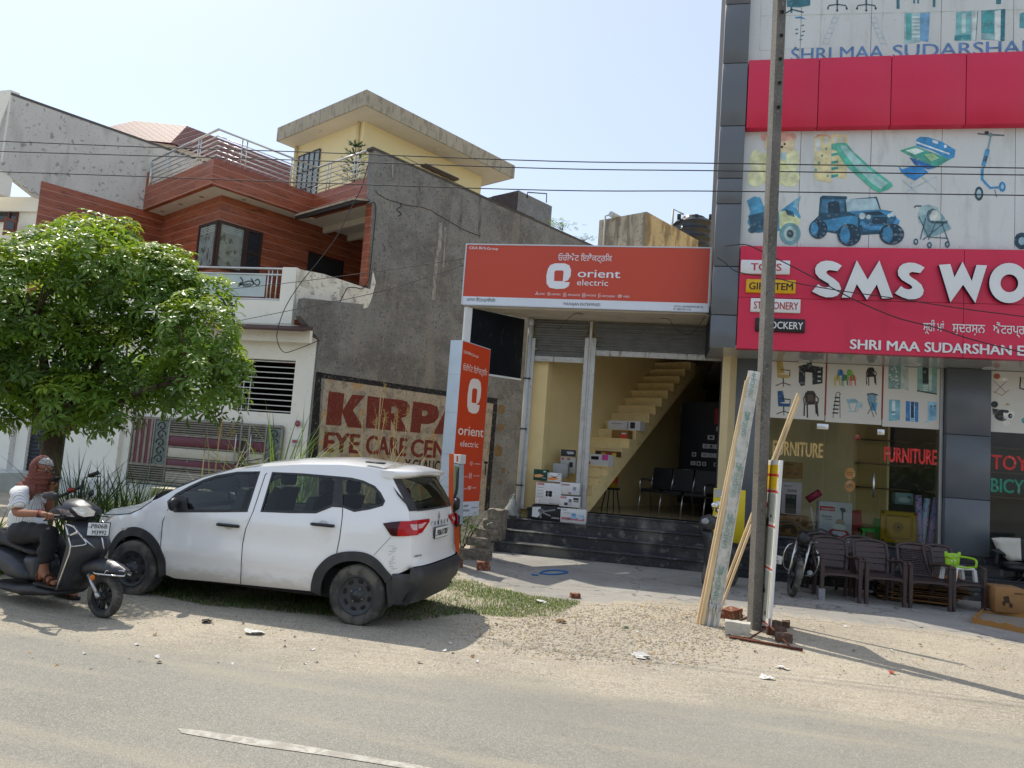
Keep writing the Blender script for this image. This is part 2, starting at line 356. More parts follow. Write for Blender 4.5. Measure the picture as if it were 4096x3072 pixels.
# == furniture shop (right)
YF, YP, YG, FZ = 12.95, 13.12, 14.3, .68
def SX(x, y, Y): p = at_y(x, y, Y); return p.x, p.z
bl = thing('shop_building', 'tall furniture shop clad in grey, red and printed white panels, glass front at street level', 'building', (4, YG, 0))
gx0 = SX(1545, 500, YF)[0]; gx1 = SX(1600, 530, YF)[0]; zs0 = SX(1588, 752, YF)[1]; zs1 = SX(1600, 531, YF)[1]
zr0 = SX(1613, 276, YF)[1]; zr1 = SX(1617, 130, YF)[1]; ZT = 11.6; XR = 12.0
m = MB(); _z = [zs0] + sorted([SX(1560, yy, YF)[1] for yy in (680, 575, 440, 385, 272, 137, 10)]) + [ZT]
for a, b_ in zip(_z[:-1], _z[1:]): m.rbox(gx0, gx1-.012, YF, YF+.18, a+.008, b_-.008, .004, 0, seg=1)
m.box(gx0+.01, gx1-.02, YF+.05, YG+.3, zs0+.02, ZT, 1); m.build('corner_cladding', [M_acp, M_dark], bl)
m = MB(); m.prism([(gx0+.01, YF+.19, zs0+.1), (gx0+.25, YF+.19, zs0+.1), (gx0+.25+6.5, YF+11.4, zs0+.1), (gx0+6.5, YF+11.4, zs0+.1)], (0, 0, ZT-.3-zs0)); m.build('side_wall', M_creamd, bl)
rx = [gx1] + [SX(x, 200, YF)[0] for x in (1768, 1925, 2087)]; dx = rx[3]-rx[2]; rx += [rx[3]+dx*k for k in (1, 2, 3, 4)]
m = MB()
for a, b_ in zip(rx[:-1], rx[1:]): m.rbox(a+.006, b_-.006, YF, YP+.3, zr0, zr1, .004, 0, seg=1)
m.box(gx1+.02, rx[-1]-.02, YF+.03, YP+.25, zr0+.02, zr1-.02, 1); m.build('red_band', [M_red, M_dark], bl)
PR = {}
def pcol(h):
    if h not in PR: PR[h] = len(PR); PRM.append(pm('print_ink_'+h.strip('#'), h, .35, var=.3, vs=7, detail=9, layers=((16, .56, .7, '#b9c4c4', .35),)))
    return PR[h]+2
PRM = []
def film(mb, z, pts, col, Y, lift=.003):
    c = [at_y(x, y, Y-lift, z) for (x, y) in pts]; mb.poly(c[::-1] if True else c, pcol(col))
def ell(cx, cy, rx_, ry_=None, n=20, a0=0, a1=360):
    ry_ = ry_ or rx_; return [(cx+rx_*math.cos(R_(a0+(a1-a0)*i/n)), cy+ry_*math.sin(R_(a0+(a1-a0)*i/n))) for i in range(n if a1-a0 >= 360 else n+1)]
def stroke(pts, w):
    out = []; P_ = [V((x, y, 0)) for x, y in pts]; l = []; r = []
    for i, p in enumerate(P_):
        t = (P_[min(i+1, len(P_)-1)] - P_[max(i-1, 0)]).normalized(); nn = V((-t.y, t.x, 0))*w/2
        l.append((p+nn)); r.append((p-nn))
    return [(q.x, q.y) for q in l + r[::-1]]
def panelwall(name, xs, z0, z1, Y):
    mb = MB()
    for a, b_ in zip(xs[:-1], xs[1:]): mb.box(a+.004, b_-.004, Y, Y+.05, z0, z1, 0)
    mb.box(xs[0], xs[-1], Y+.03, Y+.08, z0, z1, 1); return mb
zq1 = zs1-.05; xw = [SX(x, 420, YP)[0] for x in (1606, 1726, 1879, 2033)]; dx = xw[3]-xw[2]; xw += [xw[3]+dx*k for k in range(1, 5)]
mb = panelwall('w', [gx1-.02]+xw[1:], zq1, zr0+.05, YP)
def F(pts, c, lift=.003, z='Z4'): film(mb, z, pts, c, YP, lift)
TB, TB2 = '#cfcf97', '#dcdcae'
F(ell(365, 1240, 150, 130), TB); F(ell(225, 1310, 62, 66), TB2, .004); F(ell(480, 1310, 72, 68), TB2, .004); F(ell(230, 1190, 48, 85), TB2, .005); F(ell(500, 1180, 48, 90), TB2, .005)
F(ell(400, 1065, 112, 88), '#d9c9a0', .006); F(ell(295, 1012, 30), '#d9a796', .005); F(ell(495, 1012, 30), '#d9a796', .005); F(ell(420, 1010, 70, 34), '#d8a898', .007); F(ell(440, 1062, 9), '#4a3b33', .009); F(ell(418, 1083, 12, 9), '#403733', .009); F([(410, 1130), (450, 1120), (445, 1190), (420, 1180)], '#a9cbd8', .008)
SC_ = '#dccf9c'
F([(662, 1010), (680, 992), (760, 992), (780, 1010), (782, 1348), (660, 1325)], SC_); F([(785, 1000), (800, 992), (890, 992), (903, 1010), (895, 1320), (785, 1300)], SC_)
for c_ in ((690, 1065, 17, 58), (750, 1038, 17, 30), (815, 1035, 15, 30), (865, 1035, 15, 30)): F(ell(*c_), '#c9d2cf', .005)
F([(662, 1010), (680, 992), (760, 992), (780, 1010), (780, 1022), (740, 1002), (700, 1002), (662, 1024)], '#d8a58a', .006)
for yy in (1132, 1190, 1235, 1290): F([(785, yy), (835, yy-8), (835, yy+10), (785, yy+20)], '#3f9d94', .006)
for p in ((748, 1098), (716, 1147), (694, 1200), (670, 1252), (757, 1297)): F(ell(*p, 10, 11, 6), '#5aa295', .006)
F([(785, 1062), (850, 1052), (895, 1055), (940, 1110), (1060, 1220), (1230, 1350), (1238, 1372), (1200, 1400), (1140, 1420), (1090, 1400), (990, 1310), (880, 1210), (820, 1110), (785, 1100)], '#58b39b', .007)
F([(850, 1072), (890, 1072), (960, 1150), (1080, 1262), (1200, 1350), (1150, 1395), (1080, 1350), (960, 1230), (880, 1130)], '#9fc9c4', .009)
F([(1410, 1030), (1440, 1008), (1500, 1012), (1600, 1045), (1700, 1105), (1692, 1160), (1650, 1178), (1530, 1110), (1410, 1075)], '#3c8fc4'); F([(1290, 1110), (1400, 1075), (1660, 1175), (1560, 1232), (1500, 1222)], '#4aa08c', .005)
F([(1330, 1110), (1410, 1090), (1470, 1115), (1400, 1140)], '#d3e3da', .007); F([(1470, 1140), (1530, 1130), (1580, 1165), (1520, 1190)], '#a4cf9a', .007); F([(1410, 1042), (1660, 1130), (1655, 1142), (1410, 1056)], '#d5e6ee', .008); F([(1530, 1030), (1572, 1042), (1572, 1064), (1530, 1052)], '#cfdfe6', .008); F(ell(1625, 1080, 11, 13), '#d9e4e6', .008)
F([(1278, 1225), (1310, 1250), (1350, 1232), (1440, 1220), (1500, 1270), (1400, 1332), (1345, 1305), (1300, 1272)], '#3387c6', .005); F([(1360, 1160), (1430, 1180), (1560, 1235), (1500, 1250), (1400, 1215)], '#2f6fae', .006)
for a in ((1310, 1330, 1420, 1420), (1320, 1420, 1560, 1300), (1450, 1300, 1560, 1400), (1370, 1340, 1380, 1420)): F(stroke(((a[0], a[1]), (a[2], a[3])), 7), '#b9c9cd', .005)
F(stroke(((1862, 985), (1930, 992), (2060, 998)), 11), '#5a6264', .004); F(ell(1930, 978, 17, 12), '#30383c', .006); F(ell(1960, 995, 16, 15), '#6d8791', .006)
F(stroke(((1958, 1010), (1935, 1120), (1905, 1240), (1897, 1310)), 13), '#7c98a2'); F(stroke(((1938, 1100), (1905, 1225)), 32), '#4a93c0', .005); F(stroke(((1925, 1150), (1915, 1190)), 24), '#3b5a70', .006)
F(stroke(((1897, 1240), (1897, 1330)), 20), '#3a90c4', .005); F(stroke(((1900, 1325), (1955, 1385), (2040, 1380)), 16), '#3a8fc6', .006); F(ell(1873, 1428, 32, 52), '#33444e', .004); F(ell(1873, 1428, 17, 32), '#a7c4cf', .006); F(ell(2045, 1377, 25, 38), '#2f7fb5', .005); F(ell(2045, 1377, 11, 18), '#a9c6d0', .007); F(stroke(((1990, 1400), (2003, 1455)), 6), '#53656c', .004)
BL, BD = '#4f97bb', '#2f566b'
F([(160, 1480), (215, 1448), (260, 1455), (285, 1520), (400, 1560), (480, 1500), (560, 1445), (520, 1520), (560, 1600), (520, 1659), (520, 1680), (300, 1720), (200, 1700), (165, 1640), (185, 1560)], BL); F([(400, 1560), (470, 1550), (560, 1620), (520, 1700), (440, 1720), (400, 1680)], '#d2d9a4', .005); F([(440, 1540), (500, 1560), (515, 1600), (460, 1585)], BD, .007); F([(520, 1470), (560, 1450), (530, 1540), (500, 1520)], '#7fb4c8', .006)
F([(170, 1590), (300, 1560), (330, 1690), (200, 1700)], BD, .005); F(ell(245, 1660, 62, 58), '#3c6b82', .004)
F(ell(480, 157, 78, 82), '#6d9aa0', .006, 'Z5'); F(ell(480, 157, 46, 56), '#a9c4bf', .008, 'Z5'); F(ell(480, 157, 26, 30), '#3d4f57', .009, 'Z5'); F(ell(200, 130, 30, 22), BD, .006, 'Z5')
J1, J2, J3 = '#3f86b0', '#274c60', '#1f3a4b'
F([(700, 1455), (720, 1442), (900, 1448), (900, 1470), (1120, 1450), (1150, 1545), (1240, 1560), (1282, 1640), (1240, 1720), (900, 1740), (640, 1690), (640, 1640), (690, 1590)], J2)
F([(720, 1470), (880, 1470), (880, 1560), (700, 1570)], '#3c6f8d', .005); F([(890, 1470), (1110, 1462), (1140, 1545), (900, 1560)], '#a9c5cb', .005); F([(760, 1490), (840, 1480), (850, 1570), (760, 1570)], J3, .006); F([(640, 1640), (930, 1590), (980, 1600), (980, 1700), (700, 1700)], J1, .006); F([(900, 1560), (1140, 1545), (1235, 1565), (1240, 1600), (990, 1590)], J1, .007); F([(1000, 1570), (1140, 1556), (1180, 1585), (1050, 1590)], J3, .009)
F([(980, 1590), (1250, 1580), (1282, 1650), (1230, 1700), (1020, 1710)], '#2f6684', .008); F([(1090, 1600), (1200, 1600), (1190, 1650), (1080, 1650)], J3, .01)
for c_ in ((1012, 1593, 24), (1058, 1600, 18), (1237, 1580, 18), (1210, 1590, 14)): F(ell(*c_), '#b9ccd0', .011)
F(stroke(((1000, 1640), (1060, 1680), (1230, 1680), (1280, 1620)), 30), '#4592c4', .012)
for c_ in ((688, 122, 68, 72), (915, 165, 88, 82), (1230, 160, 92, 78)):
    F(ell(*c_), J3, .013, 'Z5'); F(ell(c_[0]-30, c_[1], c_[2]*.42, c_[3]*.72), J1, .015, 'Z5')
    for k in range(10): F(ell(c_[0]+c_[2]*.75*math.cos(k*.63), c_[1]+c_[3]*.8*math.sin(k*.63), 9, 7, 6), '#55788a', .0145, 'Z5')
F(ell(150, 0, 1, 1), J1, .003, 'Z5')
P1, P2 = '#9fbabb', '#4a6b78'
F([(1420, 1590), (1440, 1520), (1500, 1508), (1570, 1530), (1590, 1600), (1500, 1620), (1430, 1650)], P1); F(ell(1528, 1592, 42, 55), P2, .005); F(ell(1545, 1580, 26, 30), '#d6d8cf', .007); F(stroke(((1395, 1530), (1410, 1518), (1450, 1520)), 10), '#3d5561', .004)
for a in ((1430, 30, 1500, 180), (1480, 40, 1440, 200), (1500, 180, 1640, 190), (1560, 60, 1500, 200), (1600, 80, 1650, 220), (1460, 200, 1640, 60)): F(stroke(((a[0], a[1]), (a[2], a[3])), 9), P2, .006, 'Z5')
F([(1450, 20), (1600, 10), (1640, 70), (1670, 120), (1560, 170), (1470, 170)], '#7fa4ab', .004, 'Z5'); F([(1520, 60), (1640, 66), (1640, 80), (1530, 80)], '#33505c', .008, 'Z5'); F(ell(1550, 35, 42, 40), '#c8d2cd', .006, 'Z5')
for c_ in ((1408, 215), (1508, 240), (1640, 235)): F(ell(*c_, 18, 24), '#3d5561', .009, 'Z5'); F(ell(*c_, 8, 12), '#9fb5b8', .011, 'Z5')
F(ell(2190, 210, 58, 62), J3, .004, 'Z5'); F(ell(2190, 210, 26, 30), '#8fb0bb', .006, 'Z5'); F([(2150, 160), (2260, 140), (2260, 175), (2155, 175)], J2, .007, 'Z5')
for k in range(150):
    x = 60 + k*14.5; h = random.uniform(8, 34); F([(x, 246+x*.014), (x+4, 246+x*.014), (x+3, 246-h+x*.014)], '#a8aca8', .002, 'Z5')
mb.build('printed_panel', [M_white, M_dark]+PRM, bl)
xw2 = [gx1-.02] + [SX(x, 60, YP)[0] for x in (1730, 1882, 2033)]; xw2 += [xw2[3]+(xw2[3]-xw2[2])*k for k in range(1, 5)]
PR.clear(); PRM.clear(); mb = panelwall('w', xw2, zr1-.05, ZT-.1, YP)
T1 = '#3a6f7c'
F([(455, 0), (630, -10), (628, 40), (540, 55), (458, 50)], T1)
F(stroke(((490, 50), (490, 95)), 14), T1, .004)
F(stroke(((450, 95), (495, 70), (580, 90)), 10), '#31555f', .004)
for cx in (828, 1042):
    F(stroke(((cx, -60), (cx, 30)), 13), '#3c5560'); F(stroke(((cx-70, 58), (cx-60, 40), (cx, 32), (cx+62, 40), (cx+72, 62)), 9), '#3c5560', .004); F(stroke(((cx, 30), (cx, 80)), 9), '#3c5560', .004)
    for dx_ in (-68, 70, 0): F(ell(cx+dx_, 62 if dx_ else 76, 8, 9, 8), '#2f424a', .005)
    F([(cx-70, -120), (cx+70, -120), (cx+70, -50), (cx-70, -50)], T1, .004)
for (a, b_, c_) in ((1265, 1288, 65), (1388, 1402, 25), (1418, 1432, 25), (1532, 1552, 52)): F([(a, -90), (b_, -90), (b_, c_), (a, c_)], T1)
F([(1240, -120), (1570, -120), (1570, -40), (1240, -40)], T1, .004); F([(2000, -60), (2040, -60), (2035, 30), (2000, 30)], T1)
F([(1322, 95), (1440, 95), (1440, 310), (1322, 325)], '#9cb9bb'); F([(1335, 100), (1375, 97), (1375, 290), (1335, 300)], '#57a19e', .004); F([(1440, 95), (1512, 92), (1500, 308), (1438, 300)], '#6f9cc0', .004)
for yy in (120, 150, 175, 200, 232, 262): F([(1380, yy), (1436, yy), (1436, yy+12), (1380, yy+14)], '#c9d8d5', .005)
F([(1705, 90), (1818, 80), (1816, 300), (1700, 302)], '#79b3b5'); F([(1745, 100), (1775, 98), (1775, 240), (1745, 245)], '#b8cfcd', .004); F([(1695, 262), (1810, 255), (1812, 290), (1692, 298)], '#3f8f96', .005); F([(1820, 80), (1862, 75), (1858, 300), (1820, 290)], '#c4cfcd', .004); F(stroke(((1864, 80), (1850, 300)), 5), '#31707d', .005)
F([(1890, 78), (2068, 65), (2060, 300), (1890, 290)], '#5d9aa3'); F([(1895, 85), (1985, 80), (1985, 245), (1895, 240)], '#4c979a', .004); F([(1988, 80), (2035, 75), (2030, 300), (1988, 295)], '#cfd6d3', .004); F([(2035, 70), (2068, 66), (2062, 300), (2035, 305)], '#2f6f7b', .005); F([(1890, 245), (1985, 250), (1985, 295), (1892, 285)], '#8fb6b8', .005); F([(2175, 100), (2230, 80), (2230, 210), (2172, 205)], '#5d9aa3')
F([(515, 125), (560, 120), (600, 142), (560, 135), (520, 135)], '#4b86b5')
for p in ((530, 215), (575, 185), (580, 230), (570, 260), (560, 290), (530, 245), (520, 350)): F([(p[0]-12, p[1]), (p[0]+8, p[1]-5), (p[0]+10, p[1]+4), (p[0]-10, p[1]+8)], '#4a6f80')
for s_ in (1, -1):
    xa = 760 if s_ > 0 else 1110
    for dx_ in (0, 40): F(stroke(((xa+dx_+s_*45, 110), (xa+dx_-s_*45, 335)), 4), '#b3c0cc')
    for k in range(6): F(stroke(((xa+s_*(38-k*16), 130+k*38), (xa+40+s_*(38-k*16), 130+k*38)), 4), '#b3c0cc', .004)
for (a, b_, c_, d_) in ((268, 118, 2205, 70), (255, 372, 700, 350), (268, 0, 255, 372), (712, 0, 700, 350), (1165, 0, 1160, 330)): F(stroke(((a, b_), (c_, d_)), 4), '#bcc1b4', .0025)
_p = at_y(485, 440, YP-.004, 'Z4'); _q = at_y(1170, 430, YP-.004, 'Z4'); _hh = .235
mb.text('SHRI MAA', (_p.x, _p.y, _p.z-.02), (1, 0, 0), (0, 0, 1), _hh, pcol('#5c82b0'), w=_q.x-_p.x, bold=.012)
_p2 = at_y(1235, 428, YP-.004, 'Z4'); mb.text('SUDARSHAN', (_p2.x, _p.y, _p.z-.02), (1, 0, 0), (0, 0, 1), _hh, pcol('#5c82b0'), w=at_y(2320, 380, YP, 'Z4').x-_p2.x, bold=.012)
mb.build('printed_panel', [M_white, M_dark]+PRM, bl)
m = MB(); sxs = [gx0+.02, SX(2080, 774, YF)[0], XR]
m.box(sxs[0], sxs[1]-.006, YF+.02, YG+.4, zs0+.004, zs0+.05); m.box(sxs[1]+.006, sxs[2], YF+.02, YG+.4, zs0+.004, zs0+.05); m.box(sxs[0], XR, YF+.05, YG+.4, zs0+.03, zs0+.08, 1)
for (x, y) in ((1737, 781), (1976, 788), (2135, 796)):
    p = at_z(x, y, zs0)
    m.lathe([(.10, 0), (.10, -.012), (.075, -.014), (.07, .0)], TM((p.x, p.y, zs0+.004)), 20, 2)
m.build('soffit', [pm('soffit_sheet', (.5, .5, .48), .12, var=.04), M_dark, M_wht], bl)
pl0 = SX(2045, 900, YG-.15)[0]; pl1 = SX(2141, 900, YG-.15)[0]
gl0 = SX(1627, 900, YG)[0]
m = MB()
for (a, b_) in ((FZ-.05, SX(2090, 1078, YG-.15)[1]), (SX(2090, 1078, YG-.15)[1], SX(2090, 940, YG-.15)[1]), (SX(2090, 940, YG-.15)[1], zs0)): m.rbox(pl0, pl1, YG-.15, YG+.35, a+.005, b_-.005, .004, 0, seg=1)
m.box(pl0+.01, pl1-.01, YG-.13, YG+.33, FZ, zs0, 1)
m.build('pillar', [M_acp, M_dark], bl); m = MB(); m.rbox(gx0+.32, gl0+.09, YG-.14, YG+.3, FZ, zs0, .004, 0, seg=1)
m.build('pillar', [M_acp, M_dark], bl)
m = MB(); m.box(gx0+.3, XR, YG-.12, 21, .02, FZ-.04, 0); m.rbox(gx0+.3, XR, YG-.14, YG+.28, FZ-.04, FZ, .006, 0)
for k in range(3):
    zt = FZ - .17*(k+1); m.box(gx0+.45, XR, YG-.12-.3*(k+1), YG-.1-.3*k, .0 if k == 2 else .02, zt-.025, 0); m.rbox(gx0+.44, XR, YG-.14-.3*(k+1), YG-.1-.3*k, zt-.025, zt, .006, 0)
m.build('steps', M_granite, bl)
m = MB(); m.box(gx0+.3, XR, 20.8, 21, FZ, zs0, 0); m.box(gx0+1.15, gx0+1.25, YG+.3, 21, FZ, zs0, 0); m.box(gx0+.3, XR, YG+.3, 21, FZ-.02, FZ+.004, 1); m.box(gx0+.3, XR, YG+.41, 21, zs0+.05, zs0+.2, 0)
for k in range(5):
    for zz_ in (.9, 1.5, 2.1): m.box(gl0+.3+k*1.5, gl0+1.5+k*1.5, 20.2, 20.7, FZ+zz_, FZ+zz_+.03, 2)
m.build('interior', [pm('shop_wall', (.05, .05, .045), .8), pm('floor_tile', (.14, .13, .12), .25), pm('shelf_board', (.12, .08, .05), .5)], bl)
m = MB(); m.prism([(gx0+1.0, YG+.5, zs0+.2), (XR, YG+.5, zs0+.2), (XR, 24, zs0+.2), (gx0+6.4, 24, zs0+.2)], (0, 0, ZT-zs0-.6)); m.build('upper_storeys', M_creamd, bl)
gxs = [gl0+.09, SX(1782, 900, YG)[0], SX(1905, 900, YG)[0], SX(2030, 900, YG)[0]]
zf = {0: SX(1720, 905, YG)[1], 1: SX(1850, 915, YG)[1], 2: SX(1960, 924, YG)[1]}
for k in range(3):
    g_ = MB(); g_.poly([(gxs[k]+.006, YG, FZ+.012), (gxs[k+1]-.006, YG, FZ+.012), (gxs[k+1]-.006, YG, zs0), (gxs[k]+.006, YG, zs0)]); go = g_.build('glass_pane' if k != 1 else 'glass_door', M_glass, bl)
    if k == 1:
        h_ = MB(); hp = at_y(1869, 1060, YG-.06, 'Y7') if False else at_y(870, 960, YG-.07, 'Y7'); hq = at_y(870, 1150, YG-.07, 'Y7')
        h_.tube([(hp.x, YG-.07, hp.z), (hp.x, YG-.07, hq.z)], .019, 10)
        for zz_ in (hp.z-.06, hq.z+.06): h_.tube([(hp.x, YG-.07, zz_), (hp.x, YG+.03, zz_)], .012, 8)
        h_.build('handle', M_steel, go)
g_ = MB(); g_.poly([(pl1+.006, YG, FZ+.012), (XR, YG, FZ+.012), (XR, YG, zs0), (pl1+.006, YG, zs0)]); g_.build('glass_pane', M_glass, bl)
m = MB(); m.box(gxs[3]-.004, gxs[3]+.045, YG-.03, YG+.06, FZ, zs0, 0)
for (x, y, wd) in ((1782, 922, .2), (1908, 934, .12)):
    p = at_y(x, y, YG-.02); m.rbox(p.x-wd/2-.04, p.x+wd/2-.04, YG-.03, YG+.03, p.z-.05, p.z+.055, .006, 1)
m.build('frame', [pm('aluminium_frame', (.4, .4, .4), .4, .6), M_steel], bl)
PR.clear(); PRM.clear(); mb = MB(); M_film = pm('white_window_film', (.66, .63, .57), .3, var=.05, vs=.8)
ztop = zs0-.004
for k in range(3): mb.box(gxs[k]+.008, gxs[k+1]-.008, YG-.004, YG-.001, zf[k], ztop, 0)
pf = SX(2150, 933, YG)[1]; mb.box(pl1+.008, XR, YG-.004, YG-.001, pf, ztop, 0)
mb.box(gxs[1]-.014, gxs[1]+.012, YG-.008, YG-.005, zf[0]+.1, ztop, 1); mb.box(gxs[2]-.014, gxs[2]+.012, YG-.008, YG-.005, zf[1]+.1, ztop, 1)
def G(pts, c, lift=.006): film(mb, 'Y7', pts, c, YG, lift)
DK = '#23211f'
def chair_office(x, y, s, c, arms=True):
    G([(x-28*s, y-105*s), (x+15*s, y-108*s), (x+30*s, y-20*s), (x-25*s, y-10*s)], c); G([(x-25*s, y-12*s), (x+70*s, y-5*s), (x+68*s, y+18*s), (x-20*s, y+16*s)], c, .008); G(stroke(((x+20*s, y+15*s), (x+22*s, y+55*s)), 9*s), DK); G(stroke(((x-35*s, y+75*s), (x+22*s, y+52*s), (x+75*s, y+72*s)), 7*s), DK, .008); G(stroke(((x+22*s, y+52*s), (x+22*s, y+85*s)), 6*s), DK, .008)
    if arms: G(stroke(((x+5*s, y-45*s), (x+72*s, y-38*s), (x+68*s, y+4*s)), 9*s), '#6b5a35' if c[1] > '9' else DK, .009)
chair_office(140, 200, 1.05, '#b79b55'); chair_office(145, 425, 1.0, '#204c7c')
G([(285, 135), (472, 135), (468, 260), (390, 272), (388, 178), (335, 172), (332, 275), (300, 282), (283, 250)], '#20232a'); G([(278, 128), (330, 112), (475, 135), (470, 150), (290, 148)], '#2c3038', .008); G([(345, 98), (385, 98), (387, 135), (343, 135)], '#34383f', .009)
for yy in (165, 200, 236): G([(430, yy), (455, yy), (455, yy+12), (430, yy+12)], '#c8c8c4', .009)
def armchair(x, y, s, c):
    G([(x-40*s, y-60*s), (x-20*s, y-82*s), (x+25*s, y-82*s), (x+42*s, y-58*s), (x+40*s, y+5*s), (x-36*s, y+5*s)], c); G([(x-45*s, y+2*s), (x+52*s, y-4*s), (x+55*s, y+18*s), (x-40*s, y+24*s)], c, .008)
    for (a, b_, c2, d_) in ((-42, 0, -45, 105), (-22, 20, -20, 118), (50, 10, 58, 108), (40, 10, 46, 90)): G(stroke(((x+a*s, y+b_*s), (x+c2*s, y+d_*s)), 11*s), c, .007)
    G(stroke(((x-40*s, y-45*s), (x-48*s, y-20*s), (x-44*s, y+8*s)), 9*s), c, .009); G(stroke(((x+42*s, y-45*s), (x+62*s, y-22*s), (x+56*s, y+12*s)), 9*s), c, .009)
armchair(372, 405, 1.05, '#33271f'); G([(352, 350), (395, 350), (398, 400), (352, 402)], '#5c4736', .010); armchair(845, 195, .72, '#26241f')
for (x, y, c_) in ((607, 190, '#2f6fae'), (680, 190, '#6fae4a'), (582, 230, '#c9b84a'), (640, 230, '#3a7a3c'), (702, 230, '#c9563a')): armchair(x, y, .46, c_)
for s_ in (0, 28): G(stroke(((575+s_, 340), (550+s_*2, 530)), 5), DK)
for k in range(5): G([(568-k*5, 365+k*30), (608-k*3, 368+k*30), (600-k*3, 378+k*30), (560-k*5, 376+k*30)], DK, .008)
G(stroke(ell(591, 350, 18, 20, 12, 180, 360), 5), DK)
TBL = '#8fb6c4'
G([(650, 385), (725, 380), (755, 410), (665, 418)], TBL); G(stroke(((672, 415), (690, 480)), 7), TBL); G(stroke(((740, 410), (720, 485)), 7), TBL); G(stroke(((665, 480), (735, 478)), 6), TBL); G([(735, 420), (778, 405), (782, 450), (740, 455)], '#a9c6cf', .008); G(stroke(((745, 455), (740, 480)), 6), TBL)
G([(815, 345), (895, 345), (880, 400), (885, 470), (850, 475), (835, 420)], '#6f97ab'); G([(862, 430), (895, 400), (888, 480), (860, 470)], '#3f8fc0', .008); G(stroke(((818, 345), (860, 340), (900, 352)), 9), DK, .009)
for a in ((820, 380, 870, 525), (890, 380, 820, 500), (850, 400, 890, 505)): G(stroke(((a[0], a[1]), (a[2], a[3])), 6), '#4d626b', .008)
G([(985, 110), (1085, 118), (1080, 305), (983, 302)], '#7c9c9c'); G([(1088, 120), (1140, 140), (1142, 320), (1085, 302)], '#b6c2ba', .005)
for k in range(16): G(ell(random.uniform(995, 1060), random.uniform(130, 295), 8, 8, 7), '#c9d4cf', .008)
G([(1210, 120), (1365, 128), (1362, 345), (1207, 318)], '#7fa79f'); G([(1250, 130), (1298, 132), (1298, 265), (1250, 262)], '#20302d', .008); G([(1298, 132), (1322, 134), (1322, 320), (1298, 316)], '#bccdc5', .008); G([(1207, 312), (1362, 340), (1362, 350), (1207, 324)], '#39463f', .009)
for yy in (275, 292, 308): G([(1255, yy), (1292, yy+3), (1292, yy+12), (1255, yy+9)], '#c7d3cd', .009)
G([(988, 385), (1075, 392), (1072, 548), (986, 555)], '#7ab3c6'); G([(1010, 395), (1036, 396), (1036, 505), (1010, 508)], '#cfe0e3', .008); G([(1010, 480), (1036, 478), (1036, 492), (1010, 495)], '#4a7f96', .009)
G([(1120, 398), (1218, 408), (1216, 562), (1118, 555)], '#2f79b8'); G([(1155, 405), (1185, 408), (1185, 530), (1155, 528)], '#14324f', .008); G([(1152, 400), (1158, 400), (1158, 560), (1152, 560)], '#bcd5e6', .009); G([(1183, 402), (1189, 402), (1189, 560), (1183, 560)], '#bcd5e6', .009)
for yy in (532, 546): G([(1160, yy), (1182, yy), (1182, yy+8), (1160, yy+8)], '#bcd5e6', .009)
G([(1290, 402), (1362, 408), (1360, 545), (1290, 560), (1258, 572), (1290, 550)], '#8fc0d8')
for x in (1318, 1345): G(ell(x, 440, 9, 11), '#5a6f80', .008); G([(x-12, 452), (x+12, 452), (x+14, 500), (x+4, 520), (x-10, 520), (x-14, 498)], '#6aa0c2', .008)
WK = '#a87a52'
G(ell(1862, 225, 60, 20), '#d5cfc2'); G(ell(1830, 205, 26, 22), '#b5573a', .008); G(ell(1895, 230, 24, 16), '#f0ede6', .008)
for a in ((1805, 240, 1900, 330), (1910, 240, 1815, 330), (1800, 325, 1870, 355), (1870, 355, 1925, 310)): G(stroke(((a[0], a[1]), (a[2], a[3])), 5), WK, .009)
G(stroke(((2015, 210), (2010, 300), (2060, 310)), 12), DK); G(ell(2050, 235, 26, 30), '#c9c2b0', .008)
G(ell(1812, 425, 28, 26), DK); G([(1795, 455), (1880, 470), (1890, 560), (1800, 500)], DK, .008); G(ell(1870, 510, 58, 45), DK, .009); G(ell(1925, 505, 45, 42), '#ece9e2', .011); G(ell(1935, 515, 17, 19), DK, .013); G(ell(1940, 515, 5), '#f0f0f0', .015); G(ell(1905, 572, 28, 22), '#ece9e2', .010); G(ell(1905, 480, 20, 12), DK, .013)
G([(1890, 432), (1915, 412), (1935, 432)], '#c29a4a', .008); G(ell(2050, 550, 28, 24), '#4aa39a')
def gtext(tx, a, b_, h, col, lift=.006, bold=.03, sx=None):
    p = at_y(*a, YG-lift, 'Y7'); q = at_y(*b_, YG-lift, 'Y7'); mb.text(tx, p, (1, 0, 0), (0, 0, 1), h, pcol(col), w=q.x-p.x, bold=bold)
hF = at_y(955, 755, YG, 'Y7').z - at_y(950, 870, YG, 'Y7').z
gtext('FURNITURE', (78, 815), (472, 815), hF, '#c9a864', bold=.045); gtext('FURNITURE', (948, 868), (1362, 868), hF, '#d81e1e', bold=.045)
hT = at_y(1800, 812, YG, 'Y7').z - at_y(1800, 925, YG, 'Y7').z
gtext('TOY', (1785, 925), (2075, 925), hT, '#cf2a26', bold=.03); gtext('BICYC', (1782, 1105), (2125, 1105), hT*.97, '#1f8a6b', bold=.03)
for k, (x, y) in enumerate(((741, 679),)):
    for i in range(4):
        for j in range(4):
            if (i*3+j*5) % 4 != 1: G([(x-18+i*10, y-16+j*9), (x-9+i*10, y-16+j*9), (x-10+i*10, y-11+j*9), (x-18+i*10, y-10+j*9)], '#d42222')
for yy in (965, 1062): G(ell(683, yy, 42, 45), '#a8763a', .006); G(stroke(((655, yy-5), (712, yy-8)), 5), '#5f4020', .008); G(stroke(((660, yy+10), (705, yy+8)), 5), '#5f4020', .008)
G(stroke(((677, 1110), (676, 1190)), 9), '#7a684c', .006)
